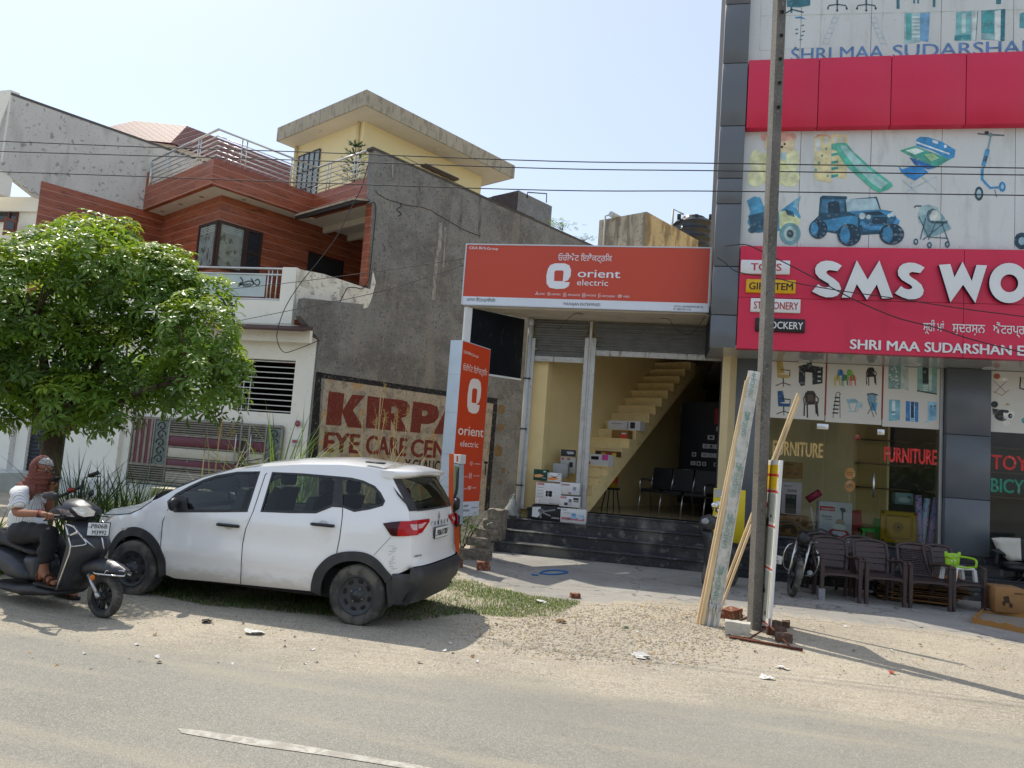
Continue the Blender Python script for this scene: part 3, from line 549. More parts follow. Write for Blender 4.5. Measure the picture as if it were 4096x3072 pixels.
mb.build('window_film', [M_film, pm('red_edge_tape', '#8f2018', .5)]+PRM, bl)
sg = thing('shop_signboard', 'wide red signboard with raised white letters over the furniture shop glass front', 'signboard', (3, YF, zs0))
m = MB(); xm = SX(2082, 640, YF)[0]; zm = at_y(1000, 648, YF, 'Z5').z
for (a, b_) in ((gx1+.003, xm-.004), (xm+.004, XR)):
    for (c_, d_) in ((zs0, zm-.004), (zm+.004, zs1)): m.box(a, b_, YF, YP-.005, c_, d_, 0)
m.box(gx1+.01, XR, YF+.02, YP-.02, zs0+.01, zs1-.01, 1); m.build('panel', [M_red, M_dark], sg)
M_let = pm('white_letter_face', (.74, .75, .75), .35, var=.04)
M_side = pm('black_letter_side', (.02, .02, .03), .5)
def letter(z, outlines, holes=(), th=.07):
    """raised letter from traced outline: face, back and sides"""
    pts = [V(at_y(x, y, YF-th, z)) for x, y in outlines]; hp = [[V(at_y(x, y, YF-th, z)) for x, y in h] for h in holes]
    vv, ff = cdt([(p.x, p.z) for p in pts], [[(p.x, p.z) for p in h] for h in hp])
    LM.add([V((p.x, YF-th, p.y)) for p in vv], ff, 0)
    for loop in [pts]+hp:
        n = len(loop); LM.add(loop + [p+V((0, th, 0)) for p in loop], [(i, (i+1) % n, n+(i+1) % n, n+i) for i in range(n)], 1)
def arcp(cx, cy, rx_, ry_, a0, a1, n=14): return [(cx+rx_*math.cos(R_(a0+(a1-a0)*i/n)), cy+ry_*math.sin(R_(a0+(a1-a0)*i/n))) for i in range(n+1)]
def big_s(x, y):
    return [(862-663+x, 392-355+y), (830-663+x, 432-355+y)] + [(a+x-663, b_+y-355) for a, b_ in ((800, 428), (770, 424), (750, 432), (748, 448), (768, 466), (806, 490), (840, 520), (856, 560), (848, 592), (826, 614), (790, 625), (745, 626), (700, 612), (668, 596), (642, 582), (688, 528), (712, 546), (742, 554), (766, 548), (772, 538), (764, 524), (730, 504), (694, 482), (668, 450), (664, 415), (678, 385), (706, 364), (745, 355), (790, 358), (832, 374))]
LM = MB()
letter('Z5', big_s(663, 355)); letter('Z5', big_s(1273, 369))
letter('Z5', [(860, 628), (972, 352), (1052, 495), (1138, 353), (1240, 632), (1158, 634), (1120, 530), (1047, 644), (972, 528), (928, 628)])
letter('Z5', [(1578, 386), (1662, 380), (1692, 478), (1752, 362), (1820, 505), (1855, 386), (1932, 390), (1846, 668), (1756, 532), (1662, 662)])
letter('Z5', ell(2095, 520, 146, 148, 32), [ell(2097, 522, 66, 66, 24)])
LM.build('lettering', [M_let, M_side], sg)
LM = MB(); p = at_y(920, 1003, YF-.012, 'Z5'); q = at_y(1437, 1003, YF-.012, 'Z5'); hS = at_y(1000, 940, YF, 'Z5').z-at_y(1000, 1012, YF, 'Z5').z
zb = at_y(1437, 1028, YF, 'Z5').z
LM.text('SHRI MAA', (p.x, p.y, p.z-.004), (1, 0, 0), (0, 0, 1), hS, w=q.x-p.x, bold=.03, th=.02); p2 = at_y(1470, 1030, YF-.012, 'Z5'); q2 = at_y(2112, 1050, YF-.012, 'Z5')
LM.text('SUDARSHAN', (p2.x, p2.y, p.z-.004), (1, 0, 0), (0, 0, 1), hS, w=q2.x-p2.x, bold=.03, th=.02); p3 = at_y(2155, 1050, YF-.012, 'Z5'); LM.text('E', (p3.x, p3.y, p.z-.004), (1, 0, 0), (0, 0, 1), hS, bold=.03, th=.02)
for tx, a, b_ in (('ਸ਼੍ਰੀ ਮਾਂ', (1460, 877), (1615, 877)), ('ਸੁਦਰਸ਼ਨ', (1675, 887), (1918, 887)), ('ਐਂਟਰਪ੍ਰਾ', (1975, 897), (2230, 897))):
    p = at_y(*a, YF-.008, 'Z5'); q = at_y(*b_, YF-.008, 'Z5'); LM.text(tx, (p.x, p.y, at_y(1460, 874, YF, 'Z5').z), (1, 0, 0), (0, 0, 1), .15, w=q.x-p.x, bold=.012)
LM.build('lettering', [M_let], sg)
for tx, a, b_, c1, c2, xs in (('TOYS', (120, 348), (478, 456), '#dfdfdf', '#c4263c', (188, 415)), ('GIFT ITEM', (158, 490), (520, 598), '#d9a80c', '#15130f', (175, 500)), ('STATIONERY', (192, 630), (555, 742), '#dcdcda', '#b02a3a', (210, 540)), ('CROCKERY', (228, 776), (588, 886), '#1c1a22', '#dcdcd8', (250, 575))):
    p = at_y(*a, YF-.05, 'Z5'); q = at_y(*b_, YF-.05, 'Z5'); m = MB(); m.rbox(p.x, q.x, YF-.05, YF+.01, q.z, p.z, .006, 0, seg=1)
    t0 = at_y(xs[0], b_[1], YF-.054, 'Z5').x; t1 = at_y(xs[1], b_[1], YF-.054, 'Z5').x; hh = (p.z-q.z)*.55
    m.text(tx, (t0, YF-.054, q.z+(p.z-q.z)*.23), (1, 0, 0), (0, 0, 1), hh, 1, w=t1-t0, bold=.018); m.build('word_plate', [flat(c1, .4), flat(c2, .4), M_black], sg)
# == electrical shop (middle)
HA = R_(-30); A_ = V((math.cos(HA), math.sin(HA), 0)); B_ = V((-math.sin(HA), math.cos(HA), 0))
YS, ZF, YW = 13.4, .78, 14.45
P0 = V((-.9, 15.3, 0))
def ab(a, b, z=0): return P0 + A_*a + B_*b + UP*z
M_shut = pm('galvanised_shutter', (.17, .17, .16), .5, .6, var=.12, vs=6, layers=((8, .5, .7, (.12, .11, .1), .5, (.3, .3, 2)), (30, .6, .72, (.42, .4, .36), .4)), rvar=.1)
M_rust = pm('worn_painted_steel', (.5, .5, .48), .6, .1, var=.1, vs=9, layers=((7, .58, .7, (.16, .1, .07), .8, (1.5, 1.5, .3)), (28, .62, .7, (.1, .08, .07), .6)), bump=(40, .2))
M_pvc = pm('grey_plastic_pipe', '#b9bdbf', .4, var=.08, vs=4, layers=((6, .55, .75, '#8b8a84', .5, (1, 1, .3)),))
M_int = pm('cream_interior', '#e8d29a', .6, var=.04, layers=((6, .6, .8, '#c9b07a', .3),))
sh = thing('shop_building', 'small cream electrical shop with two half raised roller shutters and an open staircase inside', 'building', (-.9, YW, 0))
m = MB()
xl, xg, xm0, xm1, xr0, xr1 = -2.70, -2.57, -1.515, -1.353, 1.16, 1.62
m.prism([(xl, YW, .1), (xg-.02, YW, .1), (xg-.02, YW+.25, .1), (xl+.06, YW+.25, .1)], (0, 0, 4.42), 0)
m.prism([(xr0+.03, YW, .1), (xr1, YW, .1), (xr1+.1, YW+.3, .1), (xr0+.03, YW+.3, .1)], (0, 0, 4.42), 0)
m.prism([(xg-.021, YW+.16, .1), (-2.26, YW+.16, .1), (-2.2, YW+.36, .1), (xg-.021, YW+.36, .1)], (0, 0, 4.4), 1)
wl = [ab(-.95, -1.2), ab(-.95, 7.5), ab(-1.15, 7.5), ab(-1.15, -1.1)]
m.prism([p+UP*.1 for p in wl], UP*4.4, 1)
m.prism([ab(-1.1, 7.5, .1), ab(3.2, 7.5, .1), ab(3.2, 7.7, .1), ab(-1.1, 7.7, .1)], UP*4.4, 1)
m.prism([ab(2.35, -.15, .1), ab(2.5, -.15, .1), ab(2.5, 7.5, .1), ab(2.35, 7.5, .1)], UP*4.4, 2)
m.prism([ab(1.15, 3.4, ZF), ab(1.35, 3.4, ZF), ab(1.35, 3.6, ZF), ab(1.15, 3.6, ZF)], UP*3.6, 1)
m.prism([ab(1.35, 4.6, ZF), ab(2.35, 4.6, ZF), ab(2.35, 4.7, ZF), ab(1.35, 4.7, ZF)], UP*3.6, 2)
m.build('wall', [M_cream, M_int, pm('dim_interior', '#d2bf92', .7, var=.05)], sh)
m = MB(); zl = 4.52; s_top = SX(1008, 524, YS)[1]
x0s = SX(1000, 600, YS)[0]; x1s = SX(1533, 600, YS)[0]
m.prism([(x0s+.06, YS+.14, zl), (x1s+.02, YS+.14, zl), (1.64, YW+.05, zl), (-2.72, YW+.05, zl)], (0, 0, .16), 0)
m.prism([(-2.76, YW+.04, zl+.002), (1.62, YW+.04, zl+.002)] + [ab(2.6, 7.7, zl+.002), ab(-1.2, 7.7, zl+.002)], (0, 0, .15), 0)
m.build('roof_slab', pm('concrete_soffit', '#c9bfae', .85, var=.08, layers=((2.5, .5, .75, '#8f8675', .45),), bump=(20, .2)), sh)
m = MB(); m.prism([(-2.75, YW-.04, ZF-.03), (1.62, YW-.04, ZF-.03), ab(2.5, 7.5, ZF-.03), ab(-1.1, 7.5, ZF-.03)], (0, 0, .03)); m.build('floor', pm('polished_floor_tile', '#a59679', .12, var=.08, layers=((3, .5, .7, '#857861', .3),)), sh)
M_gw = pm('worn_granite', (.03, .032, .038), .35, var=.3, vs=50, layers=((80, .58, .68, (.25, .25, .27), .6), (1.4, .5, .66, (.17, .165, .145), .65, (1, .6, .7)), (6, .55, .7, (.3, .28, .24), .5), (16, .62, .72, (.05, .045, .04), .6, (1, 1, .4))), rvar=.15)
m = MB(); hx = ZF/4
for k in range(4):
    zt = ZF - hx*k; y0 = YW-.05-.31*k; xa = -2.46 if k == 0 else (-2.72 if k == 1 else -2.98); xb = 1.5
    m.box(xa+.02, xb, y0+.02, y0+.34, 0.01, zt-.03, 0); m.rbox(xa, xb, y0-.012, y0+.34+(0 if k else -.02), zt-.03, zt, .008, 0)
m.box(-2.99, -2.62, YW-.36, YW-.02, .01, .6, 0); m.rbox(-3.0, -2.60, YW-.38, YW, .6, .63, .006, 0)
m.build('steps', M_gw, sh)
m = MB(); rn, rs, SB0, SZ0 = .249, .198, -1.187, .696
for k in range(18):
    b = SB0+rn*k; z = SZ0+rs*k
    m.prism([ab(-.95, b, z), ab(0, b, z), ab(0, b+rn, z), ab(-.95, b+rn, z)], UP*rs, 0)
    m.prism([ab(-.95, b-.02, z+rs-.03), ab(.004, b-.02, z+rs-.03), ab(.004, b+.004, z+rs-.03), ab(-.95, b+.004, z+rs-.03)], UP*.034, 0)
m.prism([ab(-.93, b, z) for b, z in ((SB0+.12, ZF+.005), (SB0+.45, ZF+.005), (SB0+rn*18, SZ0+rs*18-.28), (SB0+rn*18, SZ0+rs*17.6), (SB0+.26, SZ0+rs))], A_*.932, 0)
m.build('staircase', pm('painted_concrete', '#e9d29a', .55, var=.05, layers=((4, .55, .75, '#bfa468', .4), (18, .62, .7, '#8a7448', .5))), sh)
def slats(x0, x1, z0, z1, n, name):
    m = MB(); hh = (z1-z0)/n
    for k in range(n):
        z = z0+hh*k; pr = [(YW+.06, z), (YW+.03, z+hh*.12), (YW+.025, z+hh*.45), (YW+.055, z+hh*.6), (YW+.06, z+hh*.8), (YW+.045, z+hh*.9), (YW+.06, z+hh)]
        m.loft([[V((x0, a, b)) for a, b in pr], [V((x1, a, b)) for a, b in pr]], 0, False, True, False)
    m.box(x0, x1, YW+.06, YW+.075, z0, z1, 0); return m
zb1 = at_y(1205, 782, YW).z; zt_ = 4.50; zb2 = at_y(1400, 773, YW).z
for (a, b_, zb) in ((xg, xm0, zb1), (xm1, xr0, zb2)):
    s_ = slats(a, b_, zb+.11, zt_, 7, 's').build('roller_shutter', M_shut, sh)
    q = MB(); q.rbox(a, b_, YW+.0, YW+.05, zb, zb+.11, .008, 0)
    for u in ((.25, .7) if b_-a < 1.5 else (.08, .48, .92)): q.rbox(lerp(a, b_, u)-.07, lerp(a, b_, u)+.07, YW-.015, YW+.01, zb+.035, zb+.085, .006, 0)
    q.build('bottom_bar', M_rust, s_)
for (a, b_, z1) in ((xg-.03, xg+.05, zb1+.45), (xm0-.02, xm0+.06, zb1+.5), (xm1-.05, xm1+.04, zb1+.5), (xr0-.05, xr0+.04, zb1+.45)):
    q = MB(); q.rbox(a, b_, YW-.05, YW+.0, ZF-.03, z1, .006, 0); q.box(a-.02, b_+.03, YW-.035, YW-.02, z1-.22, z1-.2, 0); q.build('shutter_guide', M_rust, sh)
q = MB(); q.rbox(xm0+.062, xm1-.052, YW-.03, YW+.08, ZF-.03, zt_, .004, 0); q.build('middle_post', M_rust, sh)
q = MB(); q.tube([(xl+.07, YW-.06, 4.52), (xl+.07, YW-.06, .62)], .045, 12, 0); q.tube([(xl+.07, YW-.06, 4.5), (xl+.07, YW-.06, 4.36)], .062, 12, 0)
for z in (2.3, 3.3, 1.2): q.box(xl+.0, xl+.14, YW-.115, YW-.0, z-.012, z+.012, 1)
q.build('drain_pipe', [M_pvc, M_black], sh)
q = MB(); q.tube([(xr1-.28, YW-.02, ZF), (xr1-.28, YW-.02, 3.6)], .022, 8, 0); q.tube([(xr1-.2, YW-.02, ZF), (xr1-.2, YW-.02, 3.7)], .018, 8, 0); q.build('conduit', M_pvc, sh)
for (x, y) in ((1592, 800), (1632, 790)):
    p = at_y(x, y, YW-.12); q = thing('bulb_holder', 'white bulb holder on the cream strip between the two shops' if x < 1600 else 'white bulb holder hung just right of the cream strip between the shops', 'bulb holder', p, group=None)
    k = MB(); k.lathe([(.02, .09), (.03, .07), (.034, 0), (.028, -.03)], TM(p), 12, 0); k.build('holder', M_wht, q)
    k = MB(); k.tube(catmull([p+V((0, 0, .09)), p+V((.03, .05, .17)), p+V((.02, .1, .3))], 4), .006, 6); k.build('cord', M_black, q)
q = thing('side_panel', 'large matt black board between the gable wall and the electrical shop, under its sign', 'board', (-3.2, 13.9, 3))
pl, pr_ = V((-3.62, 13.52, 0)), V((-2.78, YW+.04, 0)); dn = (pr_-pl).normalized(); nn = V((dn.y, -dn.x, 0))
zb = at_pl(1100, 815, pl, nn).z
k = MB(); k.prism([pl+UP*zb, pr_+UP*zb, pr_+UP*4.5, pl+UP*4.5], -nn*.05, 0); k.build('board', pm('matt_black_board', (.008, .01, .013), .85, spec=.15, var=.2, layers=((20, .6, .7, (.06, .06, .06), .4, (1, 1, .2)),)), q)
k = MB(); k.prism([pl-dn*.15+UP*2.6, pl+dn*.0+UP*2.6, pl+dn*.0+UP*4.5, pl-dn*.15+UP*4.5], -nn*.06, 0); k.prism([pl-dn*.01+UP*(zb-.03), pr_+UP*(zb-.03), pr_+UP*(zb+.005), pl-dn*.01+UP*(zb+.005)], nn*.02, 0); k.build('frame', M_wht, q)
sg = thing('shop_sign', 'long orange red lit sign box with white logo above the roller shutters', 'sign', ((x0s+x1s)/2, YS, zl))
M_or = pm('orange_sign_film', '#c2452b', .35, var=.03, vs=.5); M_sw = pm('white_sign_film', '#d6dbe4', .35, var=.03)
m = MB(); z3 = lambda x, y: at_y(x, y, YS, 'Z3')
bx = [z3(120, 315), z3(1930, 355), z3(1900, 835), z3(76, 766)]; zt = (bx[0].z+bx[1].z)/2; zb = (bx[2].z+bx[3].z)/2; xa = bx[0].x-.005; xb = bx[1].x
zm = (z3(88, 703).z+z3(1903, 768).z)/2
m.box(xa+.02, xb-.02, YS+.004, YS+.13, zb+.01, zt-.01, 1); m.box(xa+.025, xb-.025, YS, YS+.006, zm, zt-.025, 0); m.box(xa+.025, xb-.025, YS, YS+.006, zb+.02, zm-.001, 1)
m.build('panel', [M_or, M_sw], sg)
m = MB()
for a in ((xa, xb, zt-.022, zt), (xa, xb, zb, zb+.02), (xa, xa+.022, zb, zt), (xb-.022, xb, zb, zt)): m.box(a[0], a[1], YS-.008-(.001 if a[2] == zb and a[3] == zt else 0), YS+.14, a[2], a[3], 0)
m.build('frame', flat('#c9ccd2', .4), sg)
LOGO_O = [(735, 480), (770, 467), (840, 466), (874, 480), (890, 515), (889, 560), (872, 590), (838, 603), (886, 605), (878, 635), (850, 652), (790, 656), (740, 648), (716, 620), (710, 560), (718, 510)]
LOGO_H = [(780, 519), (828, 519), (836, 529), (834, 598), (770, 598), (768, 530)]
def logo(mb, fn, mi=0):
    vv, ff = cdt([fn(x, y, True) for x, y in LOGO_O], [[fn(x, y, True) for x, y in LOGO_H]]); mb.add([fn(p.x, p.y, False) for p in vv], ff, mi)
def icons(mb, fn, kinds, mi=0):
    """little outline pictograms on a sign; fn maps (u, v) in units of icon height"""
    for (k, u, v, s) in kinds:
        def P(x, y): return fn(u+x*s, v+y*s)
        def st(pts, w=.12): mb.poly([P(x, y) for x, y in stroke(pts, w)], mi)
        def ring(cx, cy, r, w=.1, n=12, ry=None):
            o = ell(cx, cy, r, ry or r, n); i_ = ell(cx, cy, r-w, (ry or r)-w, n); mb.add([P(*p) for p in o+i_], [(j, (j+1) % n, n+(j+1) % n, n+j) for j in range(n)], mi)
        if k == 'fan':
            for a in (90, 210, 330): st([(0, 0), (.5*math.cos(R_(a)), .5*math.sin(R_(a)))], .16)
        elif k == 'bulb':
            ring(0, .05, .26); st([(-.12, -.35), (.12, -.35)])
            for a in range(0, 360, 45): st([(.36*math.cos(R_(a)), .05+.36*math.sin(R_(a))), (.5*math.cos(R_(a)), .05+.5*math.sin(R_(a)))], .07)
        elif k == 'home': st([(-.4, .05), (0, .5), (.4, .05)]); st([(-.35, .1), (-.35, -.45), (.35, -.45), (.35, .1)], .09); ring(0, -.12, .16)
        elif k == 'switch': st([(-.3, -.5), (-.3, .5), (.3, .5), (.3, -.5), (-.3, -.5)], .1); st([(-.12, -.2), (-.12, .25), (.12, .25), (.12, -.2), (-.12, -.2)], .08)
        elif k == 'gear': st([(-.25, -.5), (-.25, .5), (.2, .5)], .1); st([(-.25, 0), (.2, .1), (.2, -.3), (-.2, -.3)], .09)
        elif k == 'wire': ring(0, 0, .48, .1, 16, .38); ring(0, 0, .24, .08, 12, .18)
m = MB(); Yt = YS-.004
def zt3(x, y): p = at_y(x, y, Yt, 'Z3'); return p
ox_, oz_ = zt3(800, 560).x, zt3(800, 560).z; kx = (zt3(890, 560).x-zt3(710, 560).x)/180
hz = (zt3(800, 466).z-zt3(800, 656).z)/190
def lf(x, y, flat2): u = ox_+(x-800)*kx; v_ = oz_-(y-560)*hz; return (u, v_) if flat2 else V((x, Yt, y))
logo(m, lf)
def ztxt(tx, a, b_, h, bold=0, mi=0, al='fit'):
    p = zt3(*a); q = zt3(*b_); m.text(tx, p, (1, 0, 0), (0, 0, 1), h*kx, mi, w=q.x-p.x, bold=bold)
ztxt('CKA Birla', (143, 362), (268, 366), 22, .012); ztxt('Group', (273, 367), (354, 370), 21)
ztxt('ਓਰੀਐਂਟ ਇਲੈਕਟ੍ਰਿਕ', (795, 445), (1193, 450), 46)
ztxt('orient', (940, 568), (1255, 572), 62, .014); ztxt('electric', (935, 628), (1165, 632), 46)
ztxt('ਮਹਾਜਨ ਇੰਟਰਪ੍ਰਾਈਜ਼ਿਜ਼', (120, 745), (333, 754), 24, 0, 1); ztxt('MAHAJAN ENTERPRISES', (838, 775), (1108, 781), 22, 0, 1)
ztxt('GSTIN: 03HFNPM7010F1ZL', (1650, 790), (1869, 797), 14, 0, 1); ztxt('M: 8847351135', (1648, 810), (1776, 815), 14, 0, 1)
for tx, a, b_ in (('FANS', (660, 698), (697, 699)), ('LIGHTING', (748, 701), (813, 703)), ('APPLIANCES', (868, 706), (957, 707)), ('SWITCHES', (1003, 710), (1076, 711)), ('SWITCHGEAR', (1120, 715), (1215, 717)), ('WIRES', (1276, 718), (1322, 719))): ztxt(tx, a, b_, 14)
for kd, x, y in (('fan', 641, 690), ('bulb', 729, 693), ('home', 846, 697), ('switch', 986, 701), ('gear', 1104, 705), ('wire', 1252, 709)):
    icons(m, lambda u, v: zt3(x, y)+V((u*30*kx, 0, v*30*kx)), [(kd, 0, 0, 1)])
m.build('lettering', [pm('white_print', '#e4e6ea', .4, var=0), pm('grey_print', '#33353a', .4, var=0)], sg)
q = thing('stair_tower', 'stained concrete block standing on the roof above the long sign', 'roof tower', at_d(1397, 500, 17.5))
c = at_d(1397, 457, 17.5); l = at_pl(1295, 470, c, B_); r = at_pl(1530, 533, c, A_); wA = (c-l).dot(A_); wB = (r-c).dot(B_)+1
M_tow = pm('stained_concrete', '#b5ab98', .9, var=.1, vs=2, layers=((3, .46, .62, '#6d6557', .75, (1.5, 1.5, .3)), (2, .5, .7, '#c9a765', .25), (12, .55, .68, '#55504a', .5)), bump=(25, .4))
k = MB(); zc = c.z; k.prism([c-A_*wA+UP*(4.72-zc), c+UP*(4.72-zc), c+B_*wB+UP*(4.72-zc), c-A_*wA+B_*wB+UP*(4.72-zc)], UP*(zc-4.72), 0); k.build('block', M_tow, q)
pp = at_pl(1322, 468, c-B_*.1, B_); k = MB(); k.tube([pp+UP*.05-B_*.05, pp+UP*.05+B_*.3], .07, 12); k.tube([pp-A_*.2+UP*-2, pp-A_*.2+UP*.05, pp-A_*.1+UP*.05], .022, 8); k.build('pipe', M_pvc, q)
tc = at_d(1497, 500, 20); q = thing('water_tank', 'black ribbed plastic water tank on the roof behind the stained concrete block', 'water tank', tc)
k = MB(); R0 = .52; pf = [(R0*.97, -1.2)]
for i in range(7): z = -1.1+i*.22; pf += [(R0, z), (R0, z+.17), (R0*1.035, z+.185), (R0*1.035, z+.205), (R0, z+.22)]
pf += [(R0*.93, .5), (R0*.7, .53), (.3, .56), (.3, .62), (0, .64)]
k.lathe(pf, TM(tc+V((0, 0, -.25))), 28); k.build('body', pm('black_tank_plastic', (.025, .03, .04), .35, var=.1), q)
for s_ in (-.75, .1, .82): k = MB(); k.rbox(s_*R0-.05, s_*R0+.05, -R0*.9, -R0*.7, .2, .33, .01, 0, TM(tc)); k.build('lug', M_black, q)
k = MB(); a = tc+V((-.55, -.2, .55)); k.tube([tc+V((-.58, -.2, -1)), a, a+V((.28, .05, -.13))], .028, 8); b = tc+V((.62, -.3, .22)); k.tube([tc+V((.62, -.3, -1.2)), b, b+V((-.3, 0, 0))], .025, 8); k.build('pipe', M_pvc, q)
q = thing('pylon_sign', 'tall narrow orange sign box with white side, standing on two thin posts behind the car', 'sign', at_z(1014, 1200))
Pc = at_d(1001, 732, (at_z(1010, 1203)-EYE).dot(_f)); hd = R_(74); u1 = V((math.cos(hd), math.sin(hd), 0)); Pc = V((Pc.x, Pc.y, 0))
nb = V((u1.y, -u1.x, 0))
tl = at_pl(1000, 732, Pc, nb); tr = at_pl(1060, 757, Pc, nb); br = at_pl(1037, 1113, Pc, nb); W_ = (tr-tl).dot(u1); zT = (tl.z+tr.z)/2; zB = br.z
k = MB(); c0 = V((tl.x, tl.y, 0)); th = .24
k.prism([c0+UP*zB, c0+u1*W_+UP*zB, c0+u1*W_+UP*zT, c0+UP*zT], -nb*th, 0)
for z in (zB+.5, zB+1.05, zB+1.75, zB+2.4): k.prism([c0-u1*.002+UP*z-nb*.01, c0-u1*.002-nb*(th-.01)+UP*z, c0-u1*.002-nb*(th-.01)+UP*(z+.004), c0-u1*.002-nb*.01+UP*(z+.004)], u1*.001, 1)
k.build('body', [pm('white_sheet_box', '#c9d6e4', .4, var=.06), flat('#8a96a5')], q)
k = MB(); e = nb*.003; zw = lerp(zB, zT, .085)
k.prism([c0+UP*(zw)+e+u1*.008, c0+u1*(W_-.008)+UP*zw+e, c0+u1*(W_-.008)+UP*(zT-.012)+e, c0+u1*.008+UP*(zT-.012)+e], -e*.8, 0); k.prism([c0+UP*(zB+.01)+e+u1*.008, c0+u1*(W_-.008)+UP*(zB+.01)+e, c0+u1*(W_-.008)+UP*(zw-.001)+e, c0+u1*.008+UP*(zw-.001)+e], -e*.8, 1); k.build('panel', [pm('bright_orange_film', '#d1451f', .4, var=.03), M_sw], q)
k = MB(); HH = zT-zB
def pu(u, v, lift=.006): return c0+u1*(u*W_)+UP*(zT-v*HH)+nb*lift
def ptx(tx, u0, u1_, v, h, bold=0, mi=0): k.text(tx, pu(u0, v), u1, UP, h*HH, mi, w=(u1_-u0)*W_, bold=bold)
logo(k, lambda x, y, f2: ((x-710)/180, (y-466)/190) if f2 else pu(  .29+.46*x, .2+.205*y))
ptx('CKA Birla', .05, .32, .072, .018, .012); ptx('Group', .34, .56, .075, .018); ptx('ਓਰੀਐਂਟ ਇਲੈਕਟ੍ਰਿਕ', .07, .92, .168, .035); ptx('orient', .07, .95, .535, .058, .014); ptx('electric', .17, .8, .6, .036)
for kd, tx, u, v in (('fan', 'FANS', .13, .70), ('bulb', 'LIGHTING', .6, .695), ('home', 'APPLIANCES', .13, .77), ('switch', 'SWITCHES', .6, .765), ('gear', 'SWITCHGEAR', .13, .84), ('wire', 'WIRES', .6, .835)):
    icons(k, lambda a, b: pu(u+a*.13, v-b*.028), [(kd, 0, 0, 1)]); ptx(tx, u+.1, u+.1+.028*len(tx), v+.005, .008)
ptx('MAHAJAN', .34, .6, .945, .014, 0, 1); ptx('ENTERPRISES', .3, .66, .972, .013, 0, 1); ptx('ਮਹਾਜਨ', .06, .22, .955, .013, 0, 1); ptx('M: 8847351135', .72, .95, .955, .007, 0, 1)
k.build('lettering', [pm('cream_print', '#f3e3d6', .4, var=0), pm('dark_print', '#4a2f2a', .4, var=0)], q)
for u in (.22, .55):
    k = MB(); p = c0+u1*(u*W_)-nb*.1; k.tube([p, p+UP*(zB+.1)], .022, 8); k.build('post', pm('rusty_post', '#4a342a', .8, var=.2, vs=12), q)
# == houses on the left, set at an angle to the street
Q0 = V((-8.375, 16.927, 0))
def hp(a, b, z=0): return Q0 + A_*a + B_*b + UP*z
def on_a(x, y, a, z='D'): return at_pl(x, y, Q0+A_*a, A_, z)
def on_b(x, y, b, z='D'): return at_pl(x, y, Q0+B_*b, B_, z)
def abz(p): return (p-Q0).dot(A_), (p-Q0).dot(B_), p.z
def hbox(mb, a0, a1, b0, b1, z0, z1, mi=0): return mb.prism([hp(a0, b0, z0), hp(a1, b0, z0), hp(a1, b1, z0), hp(a0, b1, z0)], UP*(z1-z0), mi)
def clad_mat():
    m = bpy.data.materials.new('wood_grain_tile'); m.use_nodes = True; nt = m.node_tree; L = nt.links.new; b = nt.nodes['Principled BSDF']; b.inputs['Roughness'].default_value = .32
    pos = _n(nt, 'ShaderNodeNewGeometry').outputs['Position']
    dt = _n(nt, 'ShaderNodeVectorMath', operation='DOT_PRODUCT'); L(pos, dt.inputs[0]); dt.inputs[1].default_value = A_+B_
    sx = _n(nt, 'ShaderNodeSeparateXYZ'); L(pos, sx.inputs[0]); cx = _n(nt, 'ShaderNodeCombineXYZ'); L(dt.outputs['Value'], cx.inputs[0]); L(sx.outputs[2], cx.inputs[1])
    br = _n(nt, 'ShaderNodeTexBrick', Scale=1, offset=.5); br.inputs['Mortar Size'].default_value = .006; br.inputs['Brick Width'].default_value = 1.2; br.inputs['Row Height'].default_value = .235
    br.inputs['Color1'].default_value = (*C('#a0583b'), 1); br.inputs['Color2'].default_value = (*C('#8d4a31'), 1); br.inputs['Mortar'].default_value = (*C('#a0583b'), 1); L(cx.outputs[0], br.inputs['Vector'])
    mp = _n(nt, 'ShaderNodeMapping'); mp.inputs['Scale'].default_value = (1.1, 9, 1); mp.inputs['Rotation'].default_value = (0, 0, .25); L(cx.outputs[0], mp.inputs[0])
    nz = _n(nt, 'ShaderNodeTexNoise', Scale=2.2, Detail=7, Distortion=1.2); L(mp.outputs[0], nz.inputs['Vector'])
    mr = _n(nt, 'ShaderNodeMapRange'); L(nz.outputs['Fac'], mr.inputs[0]); mr.inputs[1].default_value = .5; mr.inputs[2].default_value = .72; mr.inputs[4].default_value = .8
    mx = _n(nt, 'ShaderNodeMix', data_type='RGBA'); L(mr.outputs[0], mx.inputs[0]); L(br.outputs['Color'], mx.inputs[6]); mx.inputs[7].default_value = (*C('#3a1810'), 1)
    fr = _n(nt, 'ShaderNodeMath', operation='FRACT'); dv = _n(nt, 'ShaderNodeMath', operation='DIVIDE'); dv.inputs[1].default_value = .235; L(sx.outputs[2], dv.inputs[0]); L(dv.outputs[0], fr.inputs[0])
    ls = _n(nt, 'ShaderNodeMath', operation='LESS_THAN'); ls.inputs[1].default_value = .04; L(fr.outputs[0], ls.inputs[0])
    m2 = _n(nt, 'ShaderNodeMix', data_type='RGBA'); L(ls.outputs[0], m2.inputs[0]); L(mx.outputs[2], m2.inputs[6]); m2.inputs[7].default_value = (*C('#c0988a'), 1)
    L(m2.outputs[2], b.inputs['Base Color']); return m
M_clad = clad_mat()
